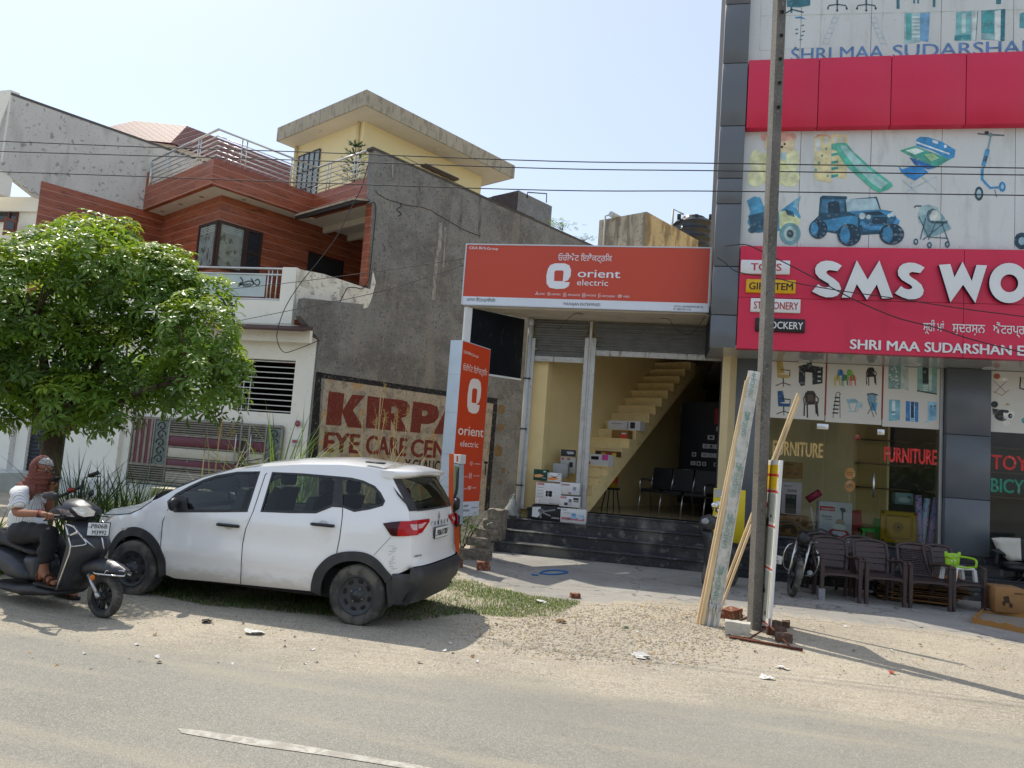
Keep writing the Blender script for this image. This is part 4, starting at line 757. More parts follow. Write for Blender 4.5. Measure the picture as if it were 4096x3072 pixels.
def roof_tile_mat():
    m = bpy.data.materials.new('glazed_roof_tile'); m.use_nodes = True; nt = m.node_tree; L = nt.links.new; b = nt.nodes['Principled BSDF']; b.inputs['Roughness'].default_value = .6; b.inputs['Specular IOR Level'].default_value = .2
    uv = _n(nt, 'ShaderNodeUVMap').outputs[0]
    mp = _n(nt, 'ShaderNodeMapping'); mp.inputs['Rotation'].default_value = (0, 0, R_(45)); mp.inputs['Scale'].default_value = (5.2, 5.2, 1); L(uv, mp.inputs[0])
    br = _n(nt, 'ShaderNodeTexBrick', Scale=1, offset=0); br.inputs['Brick Width'].default_value = 1; br.inputs['Row Height'].default_value = 1; br.inputs['Mortar Size'].default_value = .09; br.inputs['Mortar Smooth'].default_value = .3
    br.inputs['Color1'].default_value = (*C('#6f3637'), 1); br.inputs['Color2'].default_value = (*C('#622d30'), 1); br.inputs['Mortar'].default_value = (*C('#2c0f12'), 1); L(mp.outputs[0], br.inputs['Vector'])
    L(br.outputs['Color'], b.inputs['Base Color']); bp = _n(nt, 'ShaderNodeBump', Strength=.8, Distance=.03); bp.invert = True; L(br.outputs['Fac'], bp.inputs['Height']); L(bp.outputs[0], b.inputs['Normal']); return m
M_rtile = roof_tile_mat()
def roof_faces(quads, name, parent):
    o = MB(); uvs = []
    for q in quads:
        q = [V(p) for p in q]; o.poly(q); n = (q[1]-q[0]).cross(q[-1]-q[0]).normalized(); u = UP.cross(n).normalized(); v_ = n.cross(u); uvs += [(p.dot(u), p.dot(v_)) for p in q]
    ob = o.build(name, M_rtile, parent); ul = ob.data.uv_layers.new(name='UVMap')
    for i, c in enumerate(uvs): ul.data[i].uv = c
    return ob
M_hwhite = pm('white_house_paint', '#e8e5da', .8, var=.04, vs=1.5, layers=((2.2, .55, .8, '#c6c0b0', .35, (1, 1, .4)), (9, .62, .75, '#a59f90', .3)), bump=(20, .1))
M_peel = pm('peeling_white_paint', '#dcd8cd', .85, var=.06, vs=3, layers=((2.6, .5, .62, '#a29c90', .6), (12, .56, .66, '#6f6a62', .6), (5, .6, .7, '#8d877b', .5, (1, 1, .3))), bump=(25, .3))
M_grey = pm('bare_cement_render', '#7c7d7c', .95, var=.16, vs=2.2, layers=((.55, .46, .6, '#62605e', .7, (1, 1, 1.6)), (5, .48, .66, '#8f8880', .5), (18, .55, .66, '#45413d', .7), (45, .56, .66, '#a09a92', .35), (1.2, .58, .66, '#8c857c', .5, (3, 3, .25))), bump=(22, .7, .03))
M_lstain = pm('stained_lime_wall', '#cbc8c2', .9, var=.06, vs=1.5, layers=((1.3, .5, .68, '#a3a09a', .5, (2, 2, .5)), (7, .6, .68, '#6b6764', .6), (22, .62, .7, '#4f4c4a', .6), (3.1, .66, .72, '#77746f', .5, (1, 1, .6))), bump=(22, .25))
M_slab = pm('weathered_slab_edge', '#a89f8d', .9, var=.08, vs=2, layers=((7, .5, .62, '#7f776a', .6, (1, 1, .35)), (22, .58, .68, '#5d574e', .4)), bump=(20, .2))
M_soff = pm('white_soffit', '#d2cabb', .8, var=.04, layers=((3, .6, .8, '#a79f90', .3),))
M_yel = pm('yellow_house_paint', '#e6d7a9', .8, var=.04, vs=1, layers=((3, .6, .8, '#c7b27e', .35),))
M_brown = pm('dark_window_wood', '#33201c', .4, var=.15)
M_dglass = pm('dim_window_glass', (.02, .025, .03), .05, var=0, spec=.8)
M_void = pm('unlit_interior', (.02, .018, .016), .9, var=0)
M_ss = pm('stainless_rail', (.6, .6, .58), .3, .9, var=.04)
hs = thing('brick_clad_house' if False else 'wood_clad_house', 'house clad in reddish wood grain tiles, steel railings and a yellow rooftop room', 'house', Q0)
top_n = abz(on_a(808, 320, 0)); ztop = 9.57
ol = [on_a(x, y, 0) for x, y in ((636, 700), (690, 742))] + [hp(0, .0, 0), hp(0, 15, 0), hp(0, 15, ztop), hp(0, top_n[1], ztop)] + [on_a(x, y, 0) for x, y in ((797, 610), (806, 590), (800, 660), (745, 668), (640, 652))]
m = MB(); m.prism([hp(0, 0, 0), hp(0, 16, 0), hp(0, 16, ztop), hp(0, 1.12, ztop), hp(0, 1.32, 5.9), hp(0, 1.25, 5.4), hp(0, -.55, 5.2), hp(0, -.6, 4.75), hp(0, 0, 4.25)], -A_*.25, 0)
m.prism([hp(.012, 1.05, ztop-.02), hp(.012, 16, ztop-.02), hp(.012, 16, ztop+.05), hp(.012, 1.05, ztop+.05)], -A_*.27, 1)
gw = m.build('gable_wall', [M_grey, pm('dark_coping', '#4f4b47', .95, var=.2, vs=6)], hs)
m = MB(); e = A_*.006
def wp(x, y, l=.006): return on_a(x, y, 0, 'Y3') + A_*l
m.poly([wp(*p, .005) for p in ((150, 325), (205, 330), (165, 1140), (75, 1140))], 0); m.poly([wp(*p, .005) for p in ((150, 325), (1410, 512), (1410, 560), (205, 385))], 0)
m.poly([wp(*p, .005) for p in ((1405, 512), (1880, 578), (1862, 632), (1405, 560))], 0); m.poly([wp(*p, .005) for p in ((1832, 628), (1872, 632), (1790, 1640), (1745, 1640))], 0)
m.poly([wp(*p, .004) for p in ((232, 385), (1835, 628), (1748, 1640), (150, 1600), (165, 1140))], 1)
for q_ in ([(272, 508), (420, 530), (405, 688), (495, 540), (615, 552), (500, 690), (605, 862), (452, 850), (398, 712), (388, 838), (242, 828)], [(640, 553), (756, 570), (738, 866), (622, 858)]): m.poly([wp(*p) for p in q_], 2)
def letr(o, hs_): v_, f_ = cdt([(p[0], p[1]) for p in o], hs_); m.add([wp(q.x, q.y) for q in v_], f_, 2)
letr([(768, 570), (960, 592), (1015, 610), (1040, 650), (1035, 715), (1000, 750), (958, 765), (1018, 895), (905, 888), (862, 778), (858, 882), (750, 872)], [[(868, 655), (900, 655), (915, 672), (912, 700), (895, 716), (862, 718)]])
letr([(1072, 606), (1240, 630), (1300, 655), (1318, 705), (1310, 765), (1270, 808), (1210, 822), (1148, 818), (1138, 906), (1042, 896)], [[(1160, 690), (1195, 694), (1210, 710), (1205, 735), (1185, 745), (1156, 742)]])
m.poly([wp(*p) for p in ((1398, 640), (1440, 640), (1440, 925), (1400, 920), (1385, 850), (1350, 918), (1265, 910))], 2)
def wtext(tx, p0, p1, h, mi, bold=.05): a = wp(*p0, .007); b_ = wp(*p1, .007); m.text(tx, a, B_, UP, h, mi, w=(b_-a).dot(B_), bold=bold)
hE = wp(235, 885).z-wp(220, 1075).z
wtext('EYE', (215, 1076), (560, 1090), hE, 2); wtext('CARE', (615, 1100), (1005, 1118), hE, 2); wtext('CENT', (1040, 1125), (1480, 1150), hE, 2)
wtext('Y,GLAUCOM', (985, 1262), (1440, 1300), .33, 3, .04); wtext('T', (1735, 1300), (1772, 1302), .42, 3, .04)
M_wl = (.95, .97, .92)
m.build('painted_sign', [pm('black_border_paint', '#1c1c1f', .9, var=.2, layers=((14, .56, .66, '#66605a', .7), (40, .58, .66, '#5a554f', .6))), pm('faded_beige_paint', '#a79c8c', .9, var=.1, vs=3, layers=((4, .48, .62, '#7f776d', .7), (3.2, .57, .66, '#b98a45', .6), (16, .55, .66, '#635d56', .6))), pm('faded_maroon_paint', '#6d2c22', .9, var=.14, vs=5, layers=((10, .6, .7, '#8e7f72', .3, (2, 2, .4)), (35, .6, .7, '#9a8a7c', .5))), pm('black_letter_paint', '#1a1a1e', .9, var=.2, layers=((25, .58, .68, '#77706a', .6),))], gw)
m = MB()
for (x, y, r) in ((1910, 680, 45), (1900, 850, 40), (1880, 1080, 55), (1925, 1260, 30), (1900, 1370, 25)):
    m.poly([wp(x+dx*random.uniform(.7, 1.1), y+dy*random.uniform(.7, 1.1), .004) for dx, dy in [(p[0], p[1]) for p in ell(0, 0, r*.9, r*1.2, 11)]], 0)
m.build('paint_stain', pm('faded_ochre', '#7d6238', .95, var=.2, vs=8, layers=((14, .46, .6, '#6a655f', .95),)), gw)
m = MB()
for l, w2, mi in (([(925, 845), (960, 890), (1060, 930), (1180, 965), (1300, 985), (1420, 1050), (1560, 1130), (1700, 1190)], 5, 0), ([(1080, 935), (1120, 960), (1085, 990), (1115, 1020), (1090, 1045)], 6, 0), ([(975, 1240), (1000, 1285), (985, 1300)], 4, 0), ([(1130, 600), (1300, 690), (1500, 790), (1800, 930), (2100, 1060)], 4, 0), ([(1405, 1090), (1398, 1250), (1372, 1400), (1352, 1660)], 26, 1), ([(1440, 1120), (1432, 1300), (1425, 1420)], 12, 1), ([(1050, 600), (1052, 760)], 10, 1), ([(1700, 900), (1690, 1200)], 16, 2), ([(1250, 760), (1240, 980)], 22, 2), ([(1560, 900), (1552, 1150)], 18, 2)):
    l = [(p.x+random.uniform(-4, 4)*(mi == 0), p.y+random.uniform(-4, 4)*(mi == 0)) for p in catmull([(x, y, 0) for x, y in l], 4)]; o = stroke(l, w2); n_ = len(o)//2; m.add([on_a(x, y, .007, 'Z2') for x, y in o[:n_]+o[n_:][::-1]], [(i, i+1, n_+i+1, n_+i) for i in range(n_-1)], mi)
m.build('cracks_and_runs', [flat('#2f2d2b', .95), pm('lime_run', '#9d9a95', .95, var=.1, layers=((12, .42, .62, '#7b7975', .95, (1, 1, .4)),)), pm('dark_run', '#5f5d5a', .95, var=.1, layers=((10, .42, .6, '#777571', .95, (1, 1, .3)),))], gw)
m = MB(); hbox(m, -7.1, -3.41, -1.23, -1.03, 3.9, 8.19); hbox(m, -3.61, -3.41, -1.03, 6, 3.9, 8.19); hbox(m, -.24, -.002, 1.2, 1.45, 5.9, 8.18); hbox(m, -3.41, -.25, 4.4, 4.6, 3.9, 8.19)
m.build('clad_wall', M_clad, hs)
m = MB(); ZB0, ZB1 = 8.19, 8.88
hbox(m, -7.12, -2.81, -1.83, -1.7, ZB0, ZB1); hbox(m, -2.94, -2.81, -1.7, 1.2, ZB0, ZB1); hbox(m, -2.81, -.002, 1.2, 1.33, ZB0, ZB1); hbox(m, -.32, -.002, 1.18, 1.34, ZB1, 9.6); hbox(m, -7.12, -6.93, -1.83, -1.7, ZB1, 9.35)
m.build('clad_fascia', M_clad, hs)
m = MB(); hbox(m, -7.1, -2.94, -1.7, 8, ZB0+.002, ZB0+.15); hbox(m, -2.95, -.26, 1.33, 8, ZB0+.003, ZB0+.15)
for b_ in (2.0, 2.9, 3.7): hbox(m, -3.4, -.26, b_, b_+.12, ZB0-.16, ZB0+.004)
for (x, y) in ((1485, 898), (1330, 952), (1195, 1005), (1800, 918)): p = at_z(x, y, ZB0, 'Z1'); m.lathe([(.06, 0), (.06, -.012), (0, -.012)], TM((p.x, p.y, ZB0+.002)), 14, 1)
m.build('soffit', [M_soff, flat('#8f887c')], hs)
m = MB(); m.prism([hp(-2.9, 1.2, 8.19), hp(-2.9, .72, 7.98), hp(-2.9, .72, 8.08), hp(-2.9, 1.2, 8.2)], A_*2.75, 0); m.prism([hp(-2.9, 1.19, 8.2), hp(-2.9, .7, 8.085), hp(-2.9, .7, 8.14), hp(-2.9, 1.19, 8.24)], A_*2.77, 1); m.build('sunshade', [pm('dark_sunshade', '#2c2220', .7), M_slab], hs)
w_ = MB(); zwb, zwt = 6.26, 7.42
wa = abz(on_b(1475, 1130, -1.23, 'Z1'))[0]; wb = .07
for (a0, a1) in ((wa, wa+.08), (-3.49, -3.40)): hbox(w_, a0, a1, -1.27, -1.2, zwb, zwt)
hbox(w_, wa, -3.40, -1.275, -1.2, zwt, zwt+.07); hbox(w_, wa, -3.40, -1.275, -1.2, zwb-.07, zwb)
for (b0, b1) in ((-1.25, -1.16), (-.5, -.42), (-.42, -.36), (wb-.09, wb)): hbox(w_, -3.44, -3.37, b0, b1, zwb, zwt)
hbox(w_, -3.44, -3.365, -1.27, wb, zwt, zwt+.07); hbox(w_, -3.44, -3.365, -1.27, wb, zwb-.07, zwb); hbox(w_, -3.44, -3.375, -.36, wb-.09, 6.8, 6.86); hbox(w_, -3.44, -3.375, -.36, wb-.09, zwb, zwb+.12)
wf = w_.build('window', M_brown, hs)
w_ = MB(); M_cur = pm('patterned_curtain_behind_glass', '#7f8a86', .12, var=.25, vs=5, layers=((6, .56, .62, '#39403d', .8, (1.2, 1.2, .8)),))
hbox(w_, wa+.08, -3.49, -1.245, -1.235, zwb, zwt, 0); hbox(w_, -3.4, -3.395, -1.16, -.5, zwb, zwt, 0); hbox(w_, -3.4, -3.395, -.36, wb-.09, zwb+.12, zwt, 1)
for i in range(4): hbox(w_, -3.394, -3.39, -1.1, -.55, zwt-.06-i*.05, zwt-.04-i*.05, 2); hbox(w_, wa+.12, -3.55, -1.25, -1.246, zwt-.06-i*.05, zwt-.04-i*.05, 2)
w_.build('pane', [M_cur, pm('dark_curtain_glass', '#2f3136', .15, var=.3, vs=12), flat('#aab2ae')], wf)
d = MB(); c = [on_a(x, y, -3.41, 'Z2') for x, y in ((432, 1300), (690, 1375), (682, 1490), (425, 1410))]; bA, bB = abz(c[0])[1], abz(c[1])[1]
hbox(d, -3.44, -3.395, bA, bB, 5.2, c[0].z, 0); hbox(d, -3.44, -3.38, bB-.08, bB, 5.2, c[0].z, 1); hbox(d, -3.44, -3.38, bA, bB, c[0].z-.07, c[0].z, 1); d.build('door', [M_void, M_brown], hs)
def rail(mb, p, q, z0, n=5, posts=2, r=.016, rt=.03):
    zt2 = z0+.82
    for k in range(n): z = z0+.12+k*.13; mb.tube([p+UP*z, q+UP*z], r, 6)
    mb.tube([p+UP*zt2, q+UP*zt2], rt, 8)
    for k in range(posts):
        for d_ in (-.07, .07): t = (k+.5)/posts; c_ = lerp(p, q, t)+(q-p).normalized()*d_; mb.tube([c_+UP*z0, c_+UP*zt2], r, 6)
m = MB(); rail(m, hp(-6.88, -1.77), hp(-2.87, -1.77), ZB1, posts=2); rail(m, hp(-2.87, -1.77), hp(-2.87, 1.26), ZB1, posts=2); rail(m, hp(-2.87, 1.26), hp(-.33, 1.26), ZB1, posts=2)
m.tube([hp(-6.9, -1.77, ZB1), hp(-6.9, -1.77, ZB1+.75)], .05, 4); m.build('terrace_railing', M_ss, hs)
cN = at_d(850, 218, 22, 'Z2'); aC, bC, zC = abz(cN); zS1 = abz(on_b(850, 110, bC, 'Z2'))[2]
aL = abz(on_b(200, 430, bC, 'Z2'))[0]; bR = abz(on_a(1950, 735, aC, 'Z2'))[1]
pw = at_z(845, 340, zC, 'Z2'); aW, bW, _z0 = abz(pw); aWL = abz(on_b(330, 520, bW, 'Z2'))[0]; bWR = abz(on_a(1710, 740, aW, 'Z2'))[1]
m = MB(); hbox(m, aL, aC, bC, bR, zC, zS1, 0); hbox(m, aL+.05, aC-.05, bC+.05, bR-.05, zC-.004, zC+.01, 1)
for (x, y) in ((507, 410), (1380, 545)): p = at_z(x, y, zC, 'Z2'); m.lathe([(.1, 0), (.1, -.02), (0, -.02)], TM((p.x, p.y, zC-.005)), 14, 1)
m.build('roof_slab', [M_slab, M_soff], hs)
m = MB(); hbox(m, aWL, aW, bW, bWR, ZB0+.15, zC-.003, 0); m.build('rooftop_room', M_yel, hs)
m = MB()
for x, y in ((800, 370), (345, 520)):
    p = on_b(x, y, bW-.06, 'Z2'); a_, b_, z_ = abz(p); m.tube([hp(a_, bW-.07, zC-.02), hp(a_, bW-.07, ZB1-.3)], .05, 8)
m.build('drain_pipe', M_yel, hs)
m = MB(); c = [on_b(x, y, bW-.03, 'Z2') for x, y in ((365, 590), (520, 545), (490, 850))]; a0, a1 = abz(c[0])[0], abz(c[1])[0]; zt = c[1].z; hbox(m, a0, a1, bW-.03, bW+.02, ZB1-.2, zt, 0)
for k in range(5): hbox(m, lerp(a0, a1, k/4)-.015, lerp(a0, a1, k/4)+.015, bW-.06, bW-.03, ZB1-.2, zt, 1)
for k in range(5): hbox(m, a0, a1, bW-.055, bW-.035, lerp(ZB1, zt, k/4)-.015, lerp(ZB1, zt, k/4)+.015, 1)
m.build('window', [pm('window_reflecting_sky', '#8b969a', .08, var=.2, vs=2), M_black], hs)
m = MB(); c = [on_a(x, y, aW+.02, 'Z2') for x, y in ((1265, 650), (1508, 765))]; hbox(m, aW, aW+.25, abz(c[0])[1], abz(c[1])[1], c[0].z-.12, c[0].z-.05, 0); m.build('window_hood', M_brown, hs)
YB = 16.62
def BX(x, y): p = at_y(x, y, YB); return p.x, p.z
m = MB(); px0, zp = BX(611, 577); px1 = BX(641, 580)[0]; zsl = BX(640, 700)[1]
m.box(-17.5, px0, YB, YB+.14, zsl-.02, BX(560, 648)[1], 0); m.box(px0, px1, YB, YB+.15, zsl, zp, 0)
k0, k1 = V((px1, YB, 0)), V((hp(.02, 1.32).x, hp(.02, 1.32).y, 0)); dv = (k1-k0).normalized(); nv = V((dv.y, -dv.x, 0))
sp = [at_pl(x, y, k0, nv) for x, y in ((641, 580), (700, 592), (800, 625), (806, 585), (812, 610), (803, 645), (795, 664), (768, 672), (742, 662), (715, 682), (662, 676), (640, 690))]
m.prism([p for p in sp], -nv*.14, 1); m.build('balcony_parapet', [M_hwhite, M_peel], hs)
m = MB(); m.prism([(-17.5, YB+.02, zsl-.15), (px1, YB+.02, zsl-.15), hp(-.26, 1.2, zsl-.15), hp(-.26, 5, zsl-.15), hp(-7, 5, zsl-.15)], (0, 0, .14), 0); m.build('floor_slab', M_hwhite, hs)
m = MB(); rx0 = BX(470, 580)[0]
for (z0, z1) in ((zp-.06, zp), (BX(560, 645)[1]-.02, BX(560, 645)[1]+.02), (zp-.2, zp-.17)): m.tube([(-17, YB+.06, (z0+z1)/2), (px0, YB+.06, (z0+z1)/2)], .028, 8)
for x in (577, 585, 596, 607): xx = BX(x, 600)[0]; m.tube([(xx, YB+.06, zp-.03), (xx, YB+.06, BX(560, 645)[1])], .02, 8)
rl = m.build('balcony_railing', M_ss, hs)
m = MB(); m.box(rx0-.6, BX(572, 600)[0], YB+.055, YB+.065, BX(560, 640)[1], zp-.18, 0)
for s in ([(1755, 1560), (1800, 1530), (1850, 1520), (1895, 1550), (1915, 1530), (1900, 1505), (1880, 1520)], [(1770, 1490), (1790, 1520), (1760, 1545), (1850, 1540)], [(1850, 1500), (1870, 1535), (1840, 1555), (1790, 1555)]):
    c_ = stroke([(q.x, q.y) for q in catmull([(x, y, 0) for x, y in s], 4)], 9); m.poly([at_y(x, y, YB+.05, 'Z1') for x, y in c_][::-1], 1)
m.build('glass_panel', [pm('frosted_rail_glass', '#aebcbb', .15, var=.05), flat('#3b4444')], rl)
YGt = 16.93
m = MB()
xo0, xo1 = at_y(512, 800, YGt).x, at_y(636, 800, YGt).x; zo1 = at_y(560, 775, YGt).z; zo0 = at_y(560, 890, YGt).z
XG0 = at_y(968, 500, YGt, 'Z6').x-.03; XG1 = at_y(2085, 500, YGt, 'Z6').x
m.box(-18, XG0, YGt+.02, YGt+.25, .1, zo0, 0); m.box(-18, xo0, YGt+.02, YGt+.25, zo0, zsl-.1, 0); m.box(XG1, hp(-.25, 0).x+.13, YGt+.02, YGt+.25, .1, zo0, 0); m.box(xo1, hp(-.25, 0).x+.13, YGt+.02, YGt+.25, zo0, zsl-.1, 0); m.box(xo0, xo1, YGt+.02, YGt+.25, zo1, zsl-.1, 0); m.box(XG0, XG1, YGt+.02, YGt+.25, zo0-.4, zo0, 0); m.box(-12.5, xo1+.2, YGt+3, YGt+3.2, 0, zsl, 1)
m.build('front_wall', [M_hwhite, M_void], hs)
m = MB()
for k in range(10): z = lerp(zo0+.05, zo1-.05, k/9); m.box(xo0-.05, xo1+.02, YGt+.03, YGt+.06, z-.011, z+.011)
for x in (.12, .24): m.box(lerp(xo0, xo1, x)-.012, lerp(xo0, xo1, x)+.012, YGt+.061, YGt+.075, zo0, zo1)
m.build('window_bars', pm('white_painted_bar', '#c9c9c4', .5), hs)
m = MB(); c = at_y(600, 702, YB-.35); m.prism([(c.x-2.4, YB-.45, c.z-.1), (c.x-2.4, YB, c.z+.05), (c.x-2.4, YB, c.z-.02), (c.x-2.4, YB-.45, c.z-.15)], (2.4+.75, 0, 0), 0); m.box(c.x-2.4, c.x+.7, YB-.02, YB+.1, c.z-.35, c.z-.05, 1); m.build('sunshade', [pm('brown_sunshade', '#4a322d', .7), M_hwhite], hs)
m = MB(); m.box(-20, -9, YGt-.9, YGt+.3, .01, .36); m.build('plinth', pm('white_marble', '#c9ccca', .4, var=.08, layers=((3, .52, .7, '#9da3a3', .5),)), hs)
for (x, y, n_, l_, c_) in ((644, 915, 'wall_plaque', 'small round painted plaque on the white gatepost', 'plaque'), (640, 955, 'meter_box', 'small grey meter box on the white gatepost under the round plaque', 'meter box')):
    p = at_y(x, y, YGt-.02); k = MB()
    if c_ == 'plaque': k.lathe([(.09, 0), (.09, .02), (.075, .025)], TM(p, 0, R_(90)), 20, 0); k.lathe([(.075, .026), (.05, .028), (.05, .03), (0, .03)], TM(p, 0, R_(90)), 20, 1)
    else: k.rbox(p.x-.1, p.x+.1, p.y-.06, p.y+.03, p.z-.09, p.z+.07, .01, 0); k.rbox(p.x-.07, p.x+.07, p.y-.08, p.y-.05, p.z-.02, p.z+.05, .005, 1)
    tag(k.build(n_, [flat('#c8ccd0'), flat('#a05560')], None), l_, c_)
gt = thing('metal_gate', 'steel gate with maroon and cream panels and scroll inserts at the wood clad house', 'gate', (-11, YGt-.1, .35))
YQ = YGt-.06
def gz6(x, y): p = at_y(x, y, YQ, 'Z6'); return p.x, p.z
M_gst = pm('dull_gate_steel', '#7d7a72', .4, .6, var=.15, vs=5, layers=((9, .55, .7, '#4b4943', .5),)); M_mar = pm('maroon_sheet', '#5e2536', .35, var=.08); M_crm = pm('cream_sheet', '#b9b2a2', .4, var=.08, layers=((6, .55, .75, '#8f887a', .4),))
zt0 = gz6(1250, 325)[1]; zb0 = .42; xg = [gz6(x, 500)[0] for x in (968, 1130, 1240, 1775, 1835, 1960, 2075)]
m = MB()
for x, w2 in zip(xg, (.05, .04, .05, .05, .05, .04, .06)): m.rbox(x-w2/2, x+w2/2, YQ-.03, YQ+.03, zb0, zt0+(.12 if x == xg[0] else 0), .005)
for z in (zb0, zt0, lerp(zb0, zt0, .27)): m.box(xg[0], xg[-1], YQ-.026, YQ+.02, z-.03, z+.03)
for k in range(6):
    z = lerp(zt0, zb0, .04+.035*k); m.box(xg[2]+.03, xg[5], YQ-.02, YQ+.005, z-.012, z+.012)
    z = lerp(zb0, zt0, .05+.035*k); m.box(xg[0], xg[5], YQ-.02, YQ+.005, z-.012, z+.012)
for f in (.42, .6, .24): z = lerp(zt0, zb0, f); m.box(xg[2]+.026, xg[5]-.02, YQ-.024, YQ+.02, z-.018, z+.018)
for k in range(4): x = lerp(xg[0], xg[1], (k+.5)/4); m.box(x-.03, x+.03, YQ-.022, YQ, lerp(zb0, zt0, .27), zt0)
m.box(xg[0], xg[-1], YQ+.02, YQ+.03, zb0, zt0, 1); m.build('gate_frame', [M_gst, pm('gate_backing', '#4a463f', .7)], gt)
m = MB()
for (f0, f1, mi) in ((.25, .41, 0), (.43, .59, 1), (.61, .76, 0)):
    for (a, b_) in ((xg[2]+.03, xg[3]-.03), (xg[4]+.03, xg[5]-.02)): m.rbox(a, b_, YQ-.018, YQ+.012, lerp(zt0, zb0, f1)+.015, lerp(zt0, zb0, f0)-.015, .004, mi)
m.box(xg[0]+.03, xg[1]-.02, YQ-.012, YQ+.01, lerp(zb0, zt0, .28), zt0-.03, 0); m.box(xg[2]+.03, xg[5], YQ-.008, YQ+.012, zb0+.05, lerp(zb0, zt0, .2), 1)
for x in (1380, 1505, 1635, 1890):
    for y in (448, 638): p = at_y(x, y, YQ-.02, 'Z6'); m.ball(p, .018, mi=2, sub=1)
m.build('gate_panel', [M_mar, M_crm, M_ss], gt)
for (a, b_) in ((xg[1]+.025, xg[2]-.03), (xg[5]+.025, xg[6]-.03)):
    m = MB(); m.box(a, b_, YQ-.01, YQ+.0, zb0+.45, zt0-.05, 0); cx = (a+b_)/2; r = (b_-a)*.35
    for k in range(5):
        zc = lerp(zb0+.6, zt0-.2, k/4); pts = [(cx+r*math.cos(t)*(1-t/9)*(1 if k % 2 else -1), YQ-.02, zc+r*math.sin(t)*(1-t/9)) for t in [i*.5 for i in range(14)]]; m.tube(pts, .012, 5, 1, sm=False)
    m.build('scroll_insert', [pm('etched_glass', '#5d6a66', .2, var=.3, vs=8), M_black], gt)
for x in (xg[3]-.09, xg[4]+.09):
    m = MB(); m.tube([(x, YQ-.08, zt0-.25), (x, YQ-.08, zt0-1.0)], .016, 8)
    for z in (zt0-.3, zt0-.95): m.tube([(x, YQ-.08, z), (x, YQ, z)], .012, 6)
    m.build('handle', M_ss, gt)
ln = thing('white_house', 'white house with stained side wall and brown shuttered windows at the far left', 'house', (-17, 18, 0))
aN = -7.02
m = MB(); pT = [on_a(x, y, aN, 'Z1') for x, y in ((75, 140), (1370, 590))]; zN = (pT[0].z+pT[1].z)/2; cl = abz(on_a(350, 650, aN, 'Z1'))[1]; c2 = abz(on_a(80, 145, aN, 'Z1'))[1]
m.prism([hp(aN, cl, 0), hp(aN, 9, 0), hp(aN, 9, zN), hp(aN, c2, zN), hp(aN, c2-.25, zN-1.9), hp(aN, cl, zN-2.6)], -A_*.25, 0)
m.prism([hp(aN+.01, c2, zN-.03), hp(aN+.01, 9, zN-.03), hp(aN+.01, 9, zN+.04), hp(aN+.01, c2, zN+.04)], -A_*.28, 1); sw = m.build('side_wall', [M_lstain, flat('#5c5a58', .9)], ln)
zc1 = on_a(330, 782, aN+.03, 'Z1').z; zc2 = on_a(1050, 998, aN+.03, 'Z1').z; zc = (zc1+zc2)/2; cb = abz(on_a(305, 800, aN+.03, 'Z1'))[1]
m = MB(); m.prism([hp(aN+.03, cb, 3), hp(aN+.03, -1.22, 3), hp(aN+.03, -1.22, zc), hp(aN+.03, cb, zc)], -A_*.028); m.build('clad_panel', M_clad, hs)
m = MB(); m.prism([hp(aN, cl, 0)-A_*.005, hp(aN, cl, 0)-V((9, -.3, 0)), hp(aN, cl, 0)-V((9, -.6, 0)), hp(aN, cl+.3, 0)-A_*.005], UP*(zN-2.5), 0); m.prism([hp(aN-.02, c2-.2, zN-2.7), hp(aN, c2, zN-2.7)-V((9, -.4, 0)), hp(aN, c2, zN-2.7)-V((9, -.8, 0)), hp(aN-.02, c2+.3, zN-2.7)], UP*.9, 0)
m.prism([hp(aN+.02, cl-.05, zN-2.9), hp(aN, cl, zN-2.9)-V((9, -.1, 0))+V((0, -.5, 0)), hp(aN, cl, zN-2.9)-V((9, -.6, 0)), hp(aN-.2, cl+.4, zN-2.9)], UP*.4, 0)
m.prism([hp(aN+.005, c2-.02, zN-1.85), hp(aN, c2, zN-1.85)-V((.9, -.05, 0)), hp(aN, c2, zN-1.85)-V((.9, -.35, 0)), hp(aN-.02, c2+.2, zN-1.85)], UP*1.95, 0); m.build('front_wall', M_hwhite, ln)
pf = hp(aN, cl, 0)-A_*.01; nf = V((-.03, -1, 0))
def NF(x, y, o=0, z='Z1'): return at_pl(x, y, pf+nf*o, nf, z)
for (pts, op) in ((((205, 680), (298, 675), (280, 788), (188, 790)), False), (((-40, 965), (147, 962), (125, 1080), (-40, 1085)), True)):
    c = [NF(x, y, .02) for x, y in pts]; x0, x1 = (c[0].x+c[3].x)/2, (c[1].x+c[2].x)/2; z0, z1 = (c[2].z+c[3].z)/2, (c[0].z+c[1].z)/2; y_ = c[1].y
    m = MB(); m.box(x0, x1, y_-.03, y_+.05, z0, z0+.05); m.box(x0, x1, y_-.03, y_+.05, z1-.05, z1); m.box(x0, x0+.05, y_-.03, y_+.05, z0+.05, z1-.05); m.box(x1-.05, x1, y_-.03, y_+.05, z0+.05, z1-.05)
    if op: m.box((x0+x1)/2+.1, (x0+x1)/2+.15, y_-.03, y_+.05, z0+.05, z1-.05)
    o = m.build('window', pm('brown_window_frame', '#5b3024', .5), ln); m = MB(); m.box(x0+.05, x1-.05, y_+.0, y_+.02, z0+.05, z1-.05); m.build('pane', M_dglass, o)
c = [NF(x, y, .35) for x, y in ((35, 1045), (125, 1075), (110, 1165), (15, 1180))]; m = MB(); m.prism(c, (0, .04, 0), 0); m.build('open_shutter', pm('orange_brown_wood', '#6e3820', .5, var=.2, vs=6), ln)
